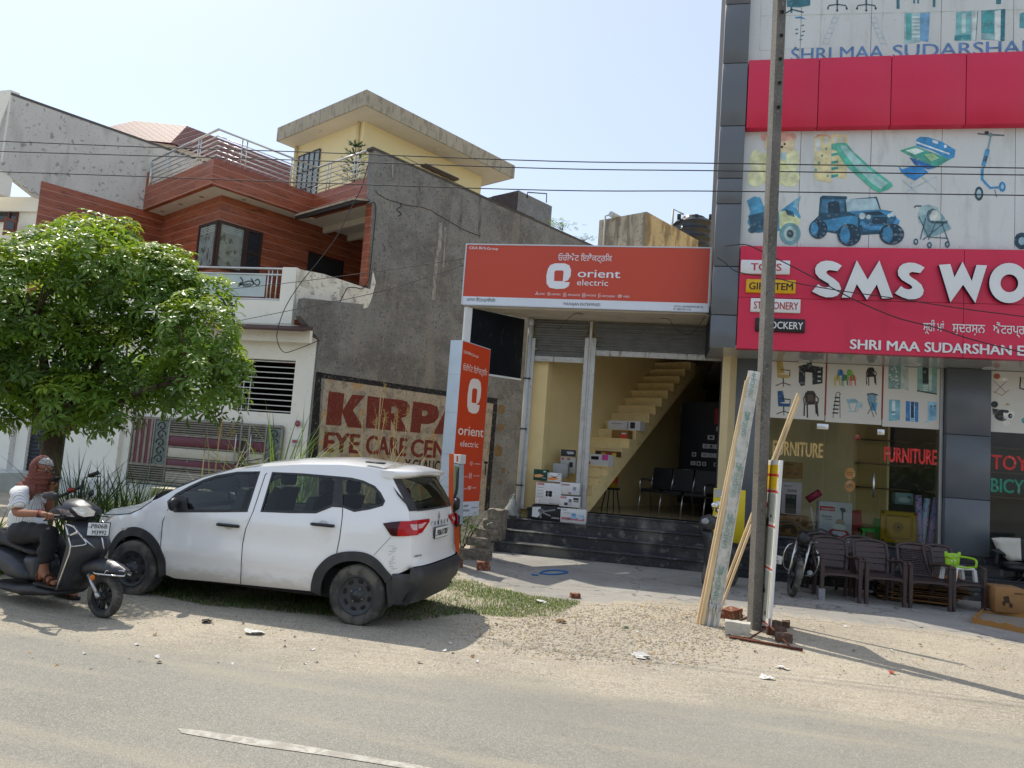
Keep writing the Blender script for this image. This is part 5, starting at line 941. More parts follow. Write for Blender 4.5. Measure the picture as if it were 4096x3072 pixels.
c = [NF(x, y, .37) for x, y in ((50, 1070), (105, 1090), (100, 1140), (40, 1130))]; m = MB(); m.prism(c, (0, .006, 0), 0); m.build('shutter_glass', M_dglass, ln)
m = MB(); g0 = [NF(x, y, .3) for x, y in ((-60, 225), (65, 225), (45, 370), (-60, 370))]
for i in range(9):
    for (s_, t_) in (((i/8, 0), ((i+1.5)/8, .5)), (((i+1.5)/8, .5), (i/8, 1)), ((i/8, 0), ((i-1.5)/8, .5)), (((i-1.5)/8, .5), (i/8, 1))):
        P = lambda u, v_: lerp(lerp(g0[0], g0[1], min(1, max(0, u))), lerp(g0[3], g0[2], min(1, max(0, u))), v_)
        m.tube([P(*s_), P(*t_)], .012, 4)
m.tube([g0[1], g0[2]], .03, 6); m.build('lattice', flat('#b9b9b4'), ln)
roof_faces([[NF(-60, 400, .9), NF(0, 500, .9), NF(80, 370, .4), NF(-60, 370, .4)]], 'tiled_eave', ln)
m = MB(); yk = YGt-.1; x0, x1 = at_y(64, 960, yk).x, at_y(97, 960, yk).x; z1 = at_y(80, 900, yk).z
for k in range(16): z = .35+k*.1; m.prism([(x0, yk, z), (x0, yk-.02, z+.05), (x0, yk, z+.1)], (x1+.7-x0, 0, 0))
m.build('roller_shutter', pm('dark_shutter', '#33353b', .5, .3), ln)
m = MB(); m.box(x0-6, x0, yk-.1, yk+.2, 0, 4, 0); m.box(x1+.62, x1+2.2, yk-.02, yk+.3, 0, 3.9, 0); m.box(x0-6, x1+.3, yk-1.6, yk-.1, 0, .45, 1); m.build('shopfront_wall', [M_hwhite, pm('marble_step', '#b9bfbf', .4, var=.1)], ln)
tp = thing('tiled_pavilion', 'maroon tiled hip roof rising behind the terrace railing', 'roof', hp(-9, 7, 0))
pk = at_d(1378, 375, 27, 'Z1'); zr = pk.z; lf_ = at_z(985, 338, zr, 'Z1'); nv2 = None
e1 = at_z(1345, 530, zr-1.25, 'Z1'); e0 = at_z(880, 415, zr-1.25, 'Z1'); e2 = at_z(2212, 800, zr-1.25, 'Z1'); r2 = at_z(2212, 690, zr, 'Z1')
e1 = V((pk.x+1.0*A_.x-.9*B_.x, pk.y+1.0*A_.y-.9*B_.y, zr-1.2))
dA = (lf_-pk); dA.z = 0
roof_faces([[e1, pk, lf_, e1+dA+dA.normalized()*1.2], [e1+B_*11, pk+B_*10, pk, e1], [e1+dA+dA.normalized()*1.2, lf_, lf_+B_*6, e1+dA*1.4+B_*7]], 'roof', tp)
m = MB(); m.prism([e1+UP*.1-A_*.4+B_*.3, e1+dA+UP*.1+B_*.3, e1+dA+B_*8+UP*.1, e1+B_*9-A_*.4+UP*.1], -UP*3, 0); m.build('wall', M_hwhite, tp)
gh = thing('grey_roof_block', 'weathered grey rooftop block beside a bit of tiled roof, behind the gable wall', 'rooftop', at_d(1150, 430, 30))
c = at_d(1980, 850, 30, 'Z2'); zc = c.z; m = MB(); wB = abz(at_pl(2212, 945, c, A_, 'Z2'))[1]-abz(c)[1]+.15
aK = 1.2; m.prism([c-A_*.0+UP*-4, c+B_*wB-UP*4, c+B_*wB, c], -A_*3, 0); m.build('block', M_grey, gh)
l = at_pl(1790, 893, c, B_, 'Z2'); roof_faces([[l-UP*.8-A_*1.5, c-UP*1.6, c-UP*.02, l]], 'roof', gh)
m = MB(); p = [at_pl(x, y, c+A_*.02, A_, 'Z2') for x, y in ((2045, 905), (2045, 865), (2188, 875), (2185, 940))]; m.tube(p, .025, 6); m.build('pipe', M_black, gh)
# == white people carrier
CR = at_z(1290, 1340, 0, 'Y2'); _h = R_(-2.5); CE = V((-math.cos(_h), -math.sin(_h), 0)); CN = CE.cross(UP); CW = 1.68
def cp(u, v, w): return CR + CE*u + CN*v + UP*w
def vs(u, w):
    v = .02
    if w < .5: v += .05*((.5-w)/.3)**2
    elif w < .98: v += .025*((w-.5)/.48)**2
    else: v += .025 + (w-.98)*.27 + .05*(w-.98)**2
    v += (.02*math.exp(-((w-.40)/.06)**2) - .006*math.exp(-((w-.5)/.035)**2) + .010*math.exp(-((w-.72)/.1)**2) - .012*math.exp(-((w-.9)/.05)**2))*max(0, min(1, (u-.2)/.4))*max(0, min(1, (2.5-u)/.3))
    if u < -.12: v += .15*((-.12-u)/.36)**2
    if u > 2.35: v += .18*((u-2.35)/.85)**2
    return v
def CS(x, y, z='Y2'):
    v = 0
    for _ in range(16):
        d = at_pl(x, y, CR+CN*v, CN, z)-CR; u, w = d.dot(CE), d.z; v = vs(u, w)
    return (u, w)
def CSL(l, z='Y2'): return [CS(x, y, z) for x, y in l]
def interp(tab, x):
    for (a, b), (c, d) in zip(tab[:-1], tab[1:]):
        if x <= c: return b + (d-b)*max(0, min(1, (x-a)/(c-a)))
    return tab[-1][1]
RU = [(.28, -.50), (.36, -.57), (.5, -.61), (.555, -.61), (.6, -.58), (.615, -.515), (.85, -.49), (1.0, -.475), (1.1, -.45), (1.17, -.425), (1.3, -.34), (1.42, -.25), (1.5, -.19), (1.56, -.14)]
def ru(w): return interp(RU, w)
def uc(w): return ru(w)+.06+(.03 if w < .61 else 0)
M_carw = pm('white_car_paint', (.84, .84, .83), .2, var=.015, coat=1, layers=((3, .6, .8, (.66, .63, .57), .35), (60, .66, .72, (.5, .47, .42), .25)), zdirt=(.26, .42, '#9c8d70', .6))
M_cblk = pm('black_car_trim', (.03, .031, .034), .55, var=.15, vs=9, layers=((5, .5, .75, (.13, .12, .1), .35),))
M_gap = pm('panel_gap', (.012, .012, .012), .8, var=0)
M_cgl = glass_mat('tinted_car_glass', (.8, .9, .86), .74)
M_cabin = pm('cabin_trim', (.045, .043, .04), .7, var=.1)
M_tyre = pm('dusty_tyre', (.05, .048, .044), .85, var=.2, vs=12, layers=((6, .45, .65, (.17, .155, .13), .7),), bump=(60, .3)); M_rim = pm('steel_rim_black', (.05, .053, .058), .45, .3, var=.15, layers=((8, .5, .7, (.11, .1, .09), .4),))
car = thing('parked_car', 'white people carrier parked on the verge, seen from its left rear with black steel wheels', 'car', CR+CE*1.3+CN*.84, _h)
archR = CSL([(965, 1088), (975, 1000), (1010, 920), (1080, 850), (1160, 815), (1260, 805), (1360, 820), (1440, 870), (1500, 940), (1540, 982)])
archRi = CSL([(1035, 1120), (1040, 1030), (1070, 960), (1130, 905), (1220, 875), (1320, 880), (1400, 920), (1470, 990), (1492, 1030)])
cF = (2.70, .275)
sm2 = lambda l, k=4: [(p.x, p.y) for p in catmull([(a, b, 0) for a, b in l], k)]
archR, archRi = sm2(archR), sm2(archRi)
archF = [(cF[0]+.43*math.cos(t), cF[1]+.02+.42*math.sin(t)) for t in [R_(a) for a in range(186, -7, -6)]]
archFi = [(cF[0]+.35*math.cos(t), cF[1]+.0+.345*math.sin(t)) for t in [R_(a) for a in range(190, -11, -6)]]
roofl = CSL([(1530, 240), (1400, 215), (1180, 192), (900, 190), (600, 207), (400, 230), (200, 285)]) + CSL([(1300, 838), (1180, 905), (1120, 930)], 'Z6') + CSL([(1040, 985), (960, 1022), (870, 1030), (765, 1029)], 'Z6')
_u0 = roofl[-1][0]; front = [(_u0+.05, .78), (_u0+.09, .66), (_u0+.11, .5), (_u0+.07, .32)]
rear = [(uc(w), w) for w in (.61, .7, .75, .85, .95, 1.05, 1.15, 1.25, 1.35, 1.45, 1.5)]
outer = archR + rear + roofl + front + archF[::-1] + CSL([(0, 997), (250, 1018), (600, 1052)])
hw1 = CSL([(1240, 935), (1300, 882), (1400, 826), (1500, 780), (1600, 747), (1750, 722), (1912, 714), (1820, 1003), (1600, 1003), (1380, 1003), (1290, 1003), (1245, 970)], 'Z6')
hw2 = CSL([(692, 250), (900, 262), (1180, 286), (1250, 293), (1330, 313), (1410, 350), (1450, 395), (1480, 452), (1470, 475), (1380, 500), (1270, 518), (1195, 488), (1115, 482), (1050, 508), (1000, 528), (800, 526), (612, 522)])
gapF = CSL([(1243, 985), (1200, 1080), (1185, 1250), (1190, 1420), (1206, 1488)], 'Z6'); gapB = CSL([(653, 252), (640, 262), (555, 520), (500, 650), (478, 760), (470, 880), (465, 1038)]); gapR = CSL([(1188, 492), (1185, 560), (1168, 700), (1144, 818)])
def mir(T): return lambda u, v, w: cp(u, CW-v, w)
def side(P, flip, par):
    vv, ff = cdt(outer, [hw1, hw2], .07, [gapF[1:-1], gapB[1:-1], gapR[1:-1]])
    pts = [P(p.x, vs(p.x, p.y), p.y) for p in vv]
    d1 = gapF + [CS(0, 997)] + gapB[::-1] + [hw1[6], hw1[0]]; d2 = gapB + archR[:17] + gapR[::-1] + [hw2[10], hw2[2], hw2[0]]
    grp = {'front_door': [], 'rear_door': [], 'body_side': []}
    for f in ff:
        c = (vv[f[0]]+vv[f[1]]+vv[f[2]])/3; f = f[::-1] if flip else f
        grp['front_door' if inpoly(c.x, c.y, d1) else ('rear_door' if inpoly(c.x, c.y, d2) else 'body_side')].append(f)
    r = {}
    for k, fs in grp.items():
        us = sorted({i for f in fs for i in f}); mp = {i: j for j, i in enumerate(us)}; m = MB(); m.add([pts[i] for i in us], [[mp[i] for i in f] for f in fs], 0, True); r[k] = m.build(k, M_carw, par)
    return r
def strip(mb, line, w_, P=cp, off=.003, mi=0, closed=False, inw=0):
    """thin band of width w_ lying on the body side along a traced line"""
    l = [V((a, b, 0)) for a, b in line]; n = len(l); L_, R2 = [], []
    for i in range(n):
        a, b = (l[i-1] if (i or closed) else l[0]), (l[(i+1) % n] if (i < n-1 or closed) else l[-1]); t = (b-a).normalized(); q = V((-t.y, t.x, 0))
        p1, p2 = l[i]+q*w_*(.5+inw), l[i]-q*w_*(.5-inw)
        L_.append(P(p1.x, vs(p1.x, p1.y)-off, p1.y)); R2.append(P(p2.x, vs(p2.x, p2.y)-off, p2.y))
    m_ = n if closed else n-1
    mb.add(L_+R2, [(i, (i+1) % n, n+(i+1) % n, n+i) for i in range(m_)], mi)
def patch(mb, poly, P=cp, off=.004, mi=0, grid=.07, thick=False):
    vv, ff = cdt(poly, (), grid); mb.add([P(p.x, vs(p.x, p.y)-off, p.y) for p in vv], ff, mi, True)
    if thick: n = len(poly); mb.add([P(p[0], vs(*p)-off, p[1]) for p in poly]+[P(p[0], vs(*p)+.01, p[1]) for p in poly], [(i, (i+1) % n, n+(i+1) % n, n+i) for i in range(n)], mi)
near = side(cp, False, car); mirp = lambda u, v, w: cp(u, CW-v, w)
far = side(mirp, True, car)
for P, r in ((cp, near), (mirp, far)):
    m = MB(); patch(m, hw1, P, -.008); m.build('window', M_cgl, r['front_door'])
    m = MB(); rd = [p for p in hw2 if p[0] > CS(1160, 400)[0]]; patch(m, [hw2[0], hw2[1], hw2[2]] + hw2[11:], P, -.008); m.build('window', M_cgl, r['rear_door'])
    m = MB(); patch(m, hw2[2:12], P, -.008); m.build('quarter_window', M_cgl, r['body_side'])
    m = MB(); strip(m, hw1, .028, P, .002, 0, True); strip(m, hw2, .026, P, .002, 0, True); patch(m, CSL([(1132, 290), (1186, 290), (1190, 488), (1112, 484)]), P, .003)
    patch(m, CSL([(1243, 935), (1310, 885), (1380, 900), (1385, 1000), (1290, 1002), (1245, 975)], 'Z6'), P, .004); m.build('window_trim', M_cblk, car)
    m = MB()
    for g_ in (gapF, gapB, gapR): strip(m, g_, .008, P)
    strip(m, CSL([(1530, 705), (1410, 832)]), .0035, P, .009); strip(m, CSL([(1120, 930), (1040, 985), (960, 1022), (870, 1030), (765, 1029)], 'Z6'), .01, P); m.build('panel_gap', M_gap, car)
    m = MB(); patch(m, archR + archRi[::-1], P, .016, 0, .05, True); m.build('arch_moulding', M_cblk, car); m = MB(); patch(m, archF + archFi[::-1], P, .016, 0, .05, True); m.build('arch_moulding', M_cblk, car)
m = MB()
for k in range(16): x, y = random.uniform(1505, 1545), 770+k*12; strip(m, CSL([(x, y), (x+random.uniform(12, 50), y-random.uniform(0, 5))]), random.choice((.002, .003)), cp, .007)
strip(m, CSL([(1650, 925), (1690, 922)]), .006, cp, .012); m.build('scratch', flat('#6f6c66'), near['body_side'])
m = MB()
for a, b in (((305, 607), (457, 632)), ((970, 605), (1130, 628))):
    c0, c1 = CS(*a), CS(*b); u0, u1, w0, w1 = c1[0], c0[0], min(c0[1], c1[1])-.01, max(c0[1], c1[1])+.005; wm_ = (w0+w1)/2
    dr = near['front_door'] if a[0] < 500 else near['rear_door']
    h = MB(); h.loft([[cp(u, vs(u, wm_)-d-.0+ (0 if j in (0, 1) else -.012), wm_+z*.014) for j, (d, z) in enumerate(((.0, -1), (.0, 1), (.02, .8), (.02, -.8)))] if i in (0, 4) else [cp(u, vs(u, wm_)-d, wm_+z*.017) for d, z in ((.018, -1), (.018, 1), (.045, .7), (.045, -.7))] for i, u in enumerate((u0, u0+.025, (u0+u1)/2, u1-.025, u1))], 0, True, True)
    h.build('handle', M_black, dr)
    h = MB(); h.add([cp((u0+u1)/2+.06*math.cos(t), vs(u0, wm_)-.003, wm_+.045*math.sin(t)) for t in [i*.35 for i in range(18)]], [list(range(18))], 0); h.build('handle_cup', pm('shaded_cup_paint', (.62, .62, .6), .4), dr)
def across(line, bul, n=10, bu=None, pw=.7):
    rows = []
    for i, (u, w) in enumerate(line):
        v0 = vs(u, w); row = []
        for k in range(n+1):
            t = k/n; s = 1-(2*t-1)**2; s2 = s**pw; row.append(cp(u+(bu[i] if bu else 0)*s, lerp(v0, CW-v0, t), w+bul[i]*s2))
        rows.append(row)
    return rows
def grid(mb, rows, mi=0): n = len(rows[0]); mb.add([p for r in rows for p in r], [(i*n+k, i*n+k+1, (i+1)*n+k+1, (i+1)*n+k) for i in range(len(rows)-1) for k in range(n-1)], mi, True)
m = MB(); grid(m, across(roofl[:6], [.03, .055, .085, .09, .08, .05], 14)); rf = m.build('roof', M_carw, car)
m = MB(); pu_ = lambda u, t, w: cp(u, lerp(vs(u, w), CW-vs(u, w), t), w)
for a, b in (((452, 203), (582, 187)), ((1335, 208), (1468, 222))):
    c0, c1 = CS(*a), CS(*b); m = MB(); m.loft([[cp(u, vs(u, w)+.06+d, w+.045+z) for d, z in ((-.025, 0), (.025, .012), (.025, .02), (-.025, .012))] for u, w in (c0, c1)], 0); m.build('roof_pad', M_cblk, rf)
m = MB(); grid(m, across(roofl[5:9], [.05, .07, .05, .02], 12, [.0, .12, .2, .22])); m.build('windscreen', M_cgl, car)
m = MB(); grid(m, across(roofl[9:], [.10, .14, .15, .13, .10], 12, [.2, .1, .03, -.04, -.08], .45)); m.build('bonnet', M_carw, car)
m = MB(); fr = [roofl[-1]] + front; grid(m, across(fr, [.10, .02, .0, .0, .0], 12, [-.08, -.03, .0, .0, .0]), 0); m.build('front_bumper', M_carw, car)
m = MB(); patch(m, CSL([(738, 1062), (765, 1035), (842, 1031), (815, 1050), (780, 1085), (745, 1100)], 'Z6'), cp, .005); patch(m, CSL([(738, 1062), (765, 1035), (842, 1031), (815, 1050), (780, 1085), (745, 1100)], 'Z6'), mirp, .005); m.build('headlamp', pm('clear_lamp', (.5, .52, .52), .08, .3, var=.2, vs=14), car)
m = MB(); patch(m, CSL([(900, 1128), (950, 1128), (935, 1143), (912, 1143)], 'Z6'), cp, .02); m.build('side_repeater', flat('#c9c4b4', .2), car)
def RP(t, w, off=0): u0 = uc(w); v0 = vs(u0, w); return cp(u0-.06*(1-(2*t-1)**4)-off, lerp(v0, CW-v0, t), w)
def rgrid(mb, ws, t0=0, t1=1, n=14, off=0, mi=0): grid(mb, [[RP(lerp(t0, t1, k/n), w, off) for k in range(n+1)] for w in ws], mi)
m = MB(); rgrid(m, [.61, .66, .7, .75, .85, .95, 1.0, 1.05, 1.1, 1.15]); rgrid(m, [1.15, 1.3, 1.45, 1.5], 0, .05, 2); rgrid(m, [1.15, 1.3, 1.45, 1.5], .95, 1, 2); tg = m.build('tailgate', M_carw, car)
m = MB(); rgrid(m, [1.15, 1.2, 1.3, 1.4, 1.5], .05, .95, 12, .003); m.build('rear_window', M_cgl, tg)
m = MB(); rgrid(m, [1.15, 1.2, 1.3, 1.4, 1.5], 0, .1, 3, .006, 0); rgrid(m, [1.15, 1.2, 1.3, 1.4, 1.5], .9, 1, 3, .006, 0); rgrid(m, [1.145, 1.165], .1, .9, 10, .006); rgrid(m, [1.46, 1.5], .1, .9, 10, .006)
for P in (cp, mirp): patch(m, CSL([(1546, 346), (1690, 517), (1622, 455), (1580, 408)]), P, .014)
m.build('window_trim', M_cblk, tg)
sp_ = []
for t in [i/12 for i in range(13)]:
    s = 1-(2*t-1)**6; tip = -.34*s-.2*(1-s); v = lerp(.17, CW-.17, t); bw = .075*(1-(2*t-1)**2)
    sp_.append([cp(-.02, v, 1.535+bw), cp(-.15, v, 1.535+bw*.85), cp(tip, v, 1.525+bw*.3), cp(tip-.005, v, 1.505+bw*.3), cp(tip+.06, v, 1.455+bw*.3), cp(-.06, v, 1.47)])
m = MB(); m.loft(sp_, 0, True, True); so = m.build('spoiler', M_carw, car); m = MB(); m.loft([[cp(u, v, w) for u, w in ((-.30, 1.505), (-.30, 1.485), (-.24, 1.48), (-.24, 1.5))] for v in (.62, 1.06)], 0); m.build('brake_light', flat('#5a1014', .2), so)
m = MB()
sec = [(.605, .01), (.55, -.005), (.48, -.01), (.38, .0), (.28, .05), (.24, .1)]
rows = []
for w, ins in sec:
    row = [cp(u, vs(u, max(w, .3))-.014, lerp(w, min(w, .54) if w > .52 else w, 1)) for u in (archR[-1][0]-.0, -.33, -.45)]
    row += [cp(ru(w)+.02 - .0*(1-(2*t-1)**4)+(.09*(2*t-1)**4)-.02, lerp(.1, CW-.1, t), w) for t in [i/10 for i in range(11)]]
    row += [cp(u, CW-vs(u, max(w, .3))+.014, w) for u in (-.45, -.33, archR[-1][0])]; rows.append(row)
grid(m, rows); bm_ = m.build('rear_bumper', M_cblk, car)
m = MB(); fl = [CS(*p) for p in ((1492, 1012), (1545, 985), (1570, 1160), (1522, 1200))]; m.prism([cp(u, vs(u, .3)-.02, w) for u, w in fl], CN*.03); m.build('mud_flap', M_cblk, car)
for P, nm in ((cp, 1), (mirp, 0)):
    m = MB(); patch(m, CSL([(1475, 607), (1540, 597), (1600, 592), (1585, 640), (1575, 698), (1545, 697), (1530, 690)]), P, .016, 0, .05, True); patch(m, CSL([(1600, 592), (1721, 589), (1721, 690), (1650, 697), (1575, 699), (1585, 640)]), P, .016, 1, .05, True)
    patch(m, CSL([(1668, 615), (1721, 612), (1721, 655), (1690, 655), (1680, 640)]), P, .02, 2, .05)
    t1 = .26 if nm else .74; tA, tB = (0, .26) if nm else (.74, 1)
    wz0, wz1 = CS(1721, 690)[1], CS(1721, 589)[1]
    q = [(tA if nm else tB, wz0), (.12 if nm else .88, wz0+.01), (.26 if nm else .74, wz1-.03), (.27 if nm else .73, wz1), (tA if nm else tB, wz1)]
    vv, ff = cdt(q, (), .06); m.add([RP(p.x, p.y, .016) for p in vv], ff, 1, True); q2 = [(q[0][0]+(.01 if nm else -.01), wz0+.05), (.12 if nm else .88, wz0+.06), (.2 if nm else .8, wz1-.03), (q[0][0]+(.01 if nm else -.01), wz1-.02)]; vv, ff = cdt(q2, (), .06); m.add([RP(p.x, p.y, .02) for p in vv], ff, 2, True)
    m.build('tail_lamp', [pm('dark_red_lamp', '#3a0a10', .15, var=.1), pm('red_lamp', '#b3121a', .15, var=.12, vs=20), pm('clear_lamp_lens', '#c9a8a4', .15, var=.15, vs=20)], car)
def rtext(mb, tx, t0, t1, w, h, off, mi=0, bold=0):
    a, b = RP(t0, w, off), RP(t1, w, off); mb.text(tx, a, (b-a), UP, h, mi, w=(b-a).length, bold=bold)
m = MB(); a, b = RP(.345, .93, .02), RP(.655, .93, .02); ux = (b-a).normalized(); nn = ux.cross(UP)
m.prism([a-UP*.085, b-UP*.085, b+UP*.035, a+UP*.035], nn*.012, 0); m.prism([a-UP*.08+ux*.006+nn*.0125, b-UP*.08-ux*.006+nn*.0125, b+UP*.03-ux*.006+nn*.0125, a+UP*.03+ux*.006+nn*.0125], nn*.001, 1)
m.text('PB06AY7807', a-UP*.058+ux*.06+nn*.0145, ux, UP, .066, 0, w=(b-a).length-.08, bold=.006); m.text('IND', a-UP*.06+ux*.012+nn*.0145, ux, UP, .018, 0); m.build('number_plate', [M_black, flat('#d5d6d2', .4)], car)
m = MB()
for i, ch in enumerate('TRIBER'): rtext(m, ch, .3+i*.075, .3+i*.075+.022, .985, .045, .008, 0, .015)
a = RP(.5, 1.07, .012); c_ = [(0, .055), (.028, 0), (0, -.055), (-.028, 0)]
for o_, i_ in ((1, .72), (.5, .25)): n4 = 4; m.add([a+ux*x*o_+UP*y*o_ for x, y in c_]+[a+ux*x*i_+UP*y*i_ for x, y in c_], [(j, (j+1) % 4, 4+(j+1) % 4, 4+j) for j in range(4)], 0)
rtext(m, 'EASY-R', .03, .12, .70, .02, .008, 0, .02); m.build('badge', pm('dark_chrome_badge', (.12, .12, .13), .25, .8), tg)
m = MB(); rtext(m, 'RXE', .73, .78, 1.17, .022, .012, 0, .02); m.build('sticker', flat('#c2262a'), tg)
def mirror(P):
    m = MB(); c = CS(1330, 950, 'Z6'); rings = []
    for i in range(7):
        t = -1+i/3; s = math.sqrt(max(0, 1-t*t*.86)); rings.append([P(c[0]+.0+.05*math.cos(a)*s+.02*t, vs(*c)-.1+.095*t, c[1]+.0+.075*math.sin(a)*s) for a in [k*math.pi/5 for k in range(10)]])
    m.loft(rings); return m.build('wing_mirror', M_black, car)
mirror(cp); mirror(mirp)
def wheel(u, w, v, out):
    r = MB(); R0 = .297; T = Matrix.Translation(cp(u, v, w)) @ Matrix(((CE.x, 0, -CN.x*out, 0), (CE.y, 0, -CN.y*out, 0), (0, 1, 0, 0), (0, 0, 0, 1)))
    pf = [(.195, -.17), (.25, -.185), (.285, -.175), (.297, -.155), (.299, -.12), (.297, -.06), (.299, -.03), (.292, -.01), (.27, .004), (.235, .006), (.195, -.004)]
    rt = MB(); rt.lathe(pf, T, 40, 0, caps=False); ty = rt.build('wheel', M_tyre, car)
    tr = MB()
    for k in range(48):
        a = k*2*math.pi/48; M2 = T @ Matrix.Rotation(a, 4, 'Z')
        for z0, z1, sk in ((-.165, -.12, .02), (-.105, -.06, -.02), (-.045, -.01, .02)): tr.add([M2 @ V((.2995, y+s_, z)) for z, s_ in ((z0, 0), (z1, sk)) for y in (-.012, .012)] + [M2 @ V((.3012, y+s_, z)) for z, s_ in ((z0, 0), (z1, sk)) for y in (-.01, .01)], [(4, 5, 7, 6), (0, 1, 5, 4), (2, 6, 7, 3), (0, 4, 6, 2), (1, 3, 7, 5)], 0)
    tr.build('tread', M_tyre, ty)
    k = MB(); k.lathe([(.198, -.1), (.198, -.002), (.185, .004), (.178, -.012), (.165, -.02), (.14, -.028), (.11, -.022), (.085, -.03), (.06, -.028), (.058, -.004), (.035, .0), (.033, .012), (0, .014)], T, 40, 0)
    for i in range(8):
        a = i*math.pi/4+.2; M2 = T @ Matrix.Rotation(a, 4, 'Z'); k.rbox(.118, .152, -.026, .026, -.03, -.016, .006, 1, M2, 1)
    for i in range(4): a = i*math.pi/2+.5; k.lathe([(.011, -.03), (.011, -.012), (.006, -.008), (0, -.008)], T @ Matrix.Translation((.068*math.cos(a), .068*math.sin(a), 0)), 8, 2)
    k.build('rim', [M_rim, M_gap, flat('#8b8a86', .4, .6)], ty)
for (u, w) in ((.06, .29), cF): wheel(u, w, .035, 1); wheel(u, w, CW-.035, -1)
m = MB(); m.loft([[cp(u, v, w) for v, w in ((.2, .2), (CW-.2, .2), (CW-.2, .5), (.2, .5))] for u in (-.4, 3.1)], 0)
for u0, u1 in ((.5, 2.25),): m.loft([[cp(u, v, w) for v, w in ((.07, .23), (CW-.07, .23), (CW-.07, .42), (.07, .42))] for u in (u0, u1)], 0)
m.loft([[cp(u, v, w) for v, w in ((.25, .5), (CW-.25, .5), (CW-.25, .72), (.25, .72))] for u in (-.4, 3.0)], 0); m.loft([[cp(u, v, w) for v, w in ((.12, .93), (CW-.12, .93), (CW-.12, .98), (.12, .98))] for u in (2.35, 2.62)], 1)
m.build('underbody', [pm('dark_underbody', (.02, .02, .02), .9), M_cabin], car)  # plain near-black on the boxes filling the underside
m = MB()
def seat(u, v0, v1, hb, hr=True):
    m.loft([[cp(u+a, v, w) for a, w in ((.25, .72), (-.25, .68), (-.25, .8), (.25, .84))] for v in (v0, v1)], 0); m.loft([[cp(u+a, v, w) for a, w in ((-.16, .78), (-.3, .78), (-.4, hb), (-.32, hb+.02))] for v in (v0+.02, v1-.02)], 0, True, False)
    if hr: vm = (v0+v1)/2; m.rbox(-.05, .05, -.13, .13, hb+.03, hb+.2, .04, 0, Matrix.Translation(cp(u-.37, vm, 0)) @ Matrix.Rotation(_h, 4, 'Z'))
seat(1.95, .25, .75, 1.2); seat(1.95, .93, 1.43, 1.2); seat(1.1, .2, .85, 1.17); seat(1.1, .87, 1.48, 1.17); seat(.45, .3, .8, 1.12); seat(.45, .88, 1.38, 1.12); m.build('seat', M_cabin, car)
m = MB(); tq = Matrix.Translation(cp(2.25, 1.18, 1.02)) @ Matrix.Rotation(R_(65), 4, CN); m.tube([tq @ V((.17*math.cos(i*.42), .17*math.sin(i*.42), 0)) for i in range(16)], .015, 6); m.tube([tq @ V((-.16, 0, 0)), tq @ V((.16, 0, 0))], .015, 6); m.build('steering_wheel', M_black, car)
# == scooter with rider, on the road edge
SW = at_z(850, 1495, 0, 'Y1'); _sh = R_(-12); SE = V((math.cos(_sh), math.sin(_sh), 0)); SN = SE.cross(UP)
def sp(u, v, w): return SW + SE*u + SN*v + UP*w
def ST(x, y, v=0): d = at_pl(x, y, SW+SN*v, SN, 'Y1')-SW; return (d.dot(SE), d.z)
def STL(l, v=0): return [ST(x, y, v) for x, y in l]
def inflate(mb, ol, vc, half, r, mi=0, g_=.035, P=None, power=.5):
    """rounded solid from a side outline: thickness swells from the edge inwards"""
    P = P or sp; n = len(ol); fine = []
    for i in range(n):
        a, b = ol[i], ol[(i+1) % n]; k = max(1, int(math.hypot(b[0]-a[0], b[1]-a[1])/g_))
        fine += [(lerp(a[0], b[0], j/k), lerp(a[1], b[1], j/k)) for j in range(k)]
    vv, ff = cdt(fine, (), g_); seg = list(zip(fine, fine[1:]+fine[:1]))
    def dist(p):
        m_ = 9
        for a, b in seg:
            dx, dy = b[0]-a[0], b[1]-a[1]; l2 = dx*dx+dy*dy or 1e-9; t = max(0, min(1, ((p.x-a[0])*dx+(p.y-a[1])*dy)/l2)); m_ = min(m_, math.hypot(p.x-a[0]-t*dx, p.y-a[1]-t*dy))
        return m_
    h = [half*(1-(1-min(1, dist(p)/r))**2)**power for p in vv]
    for s in (1, -1): mb.add([P(p.x, vc+s*(h[i]+.002), p.y) for i, p in enumerate(vv)], [f if s > 0 else f[::-1] for f in ff], mi, True)
M_scb = pm('matt_grey_scooter_paint', (.045, .047, .055), .38, .25, var=.06, layers=((5, .6, .8, (.1, .095, .085), .3),)); M_sck = pm('scooter_black_plastic', (.018, .018, .02), .55, var=.1, layers=((6, .55, .75, (.08, .07, .06), .4),)); M_chr = pm('chrome_guard', (.62, .62, .6), .2, 1, var=.05)
scooter = thing('scooter', 'dark grey scooter with chrome guard bars, ridden along the road edge at left', 'scooter', SW, _sh)
m = MB(); inflate(m, STL([(-500, 840), (-300, 880), (0, 905), (100, 955), (190, 1030), (235, 1130), (244, 1198), (150, 1202), (60, 1180), (0, 1120), (-250, 1080), (-480, 980)], .15), .02, .17, .09); inflate(m, STL([(180, 960), (312, 972), (325, 1080), (300, 1205), (160, 1205)], .12), .0, .13, .06); m.build('rear_body', M_scb, scooter)
m = MB(); inflate(m, STL([(-480, 760), (-200, 760), (0, 745), (60, 790), (140, 850), (310, 955), (322, 978), (250, 990), (100, 935), (0, 900), (-300, 850), (-480, 830)], .12), 0, .15, .05); m.build('seat', pm('seat_vinyl', (.02, .02, .022), .5, var=.1), scooter)
m = MB(); inflate(m, STL([(-120, 1190), (60, 1203), (280, 1214), (470, 1262), (478, 1318), (420, 1326), (150, 1326), (110, 1305), (-100, 1240)], .17), 0, .2, .04); m.build('floorboard', M_sck, scooter)
m = MB(); secs = []
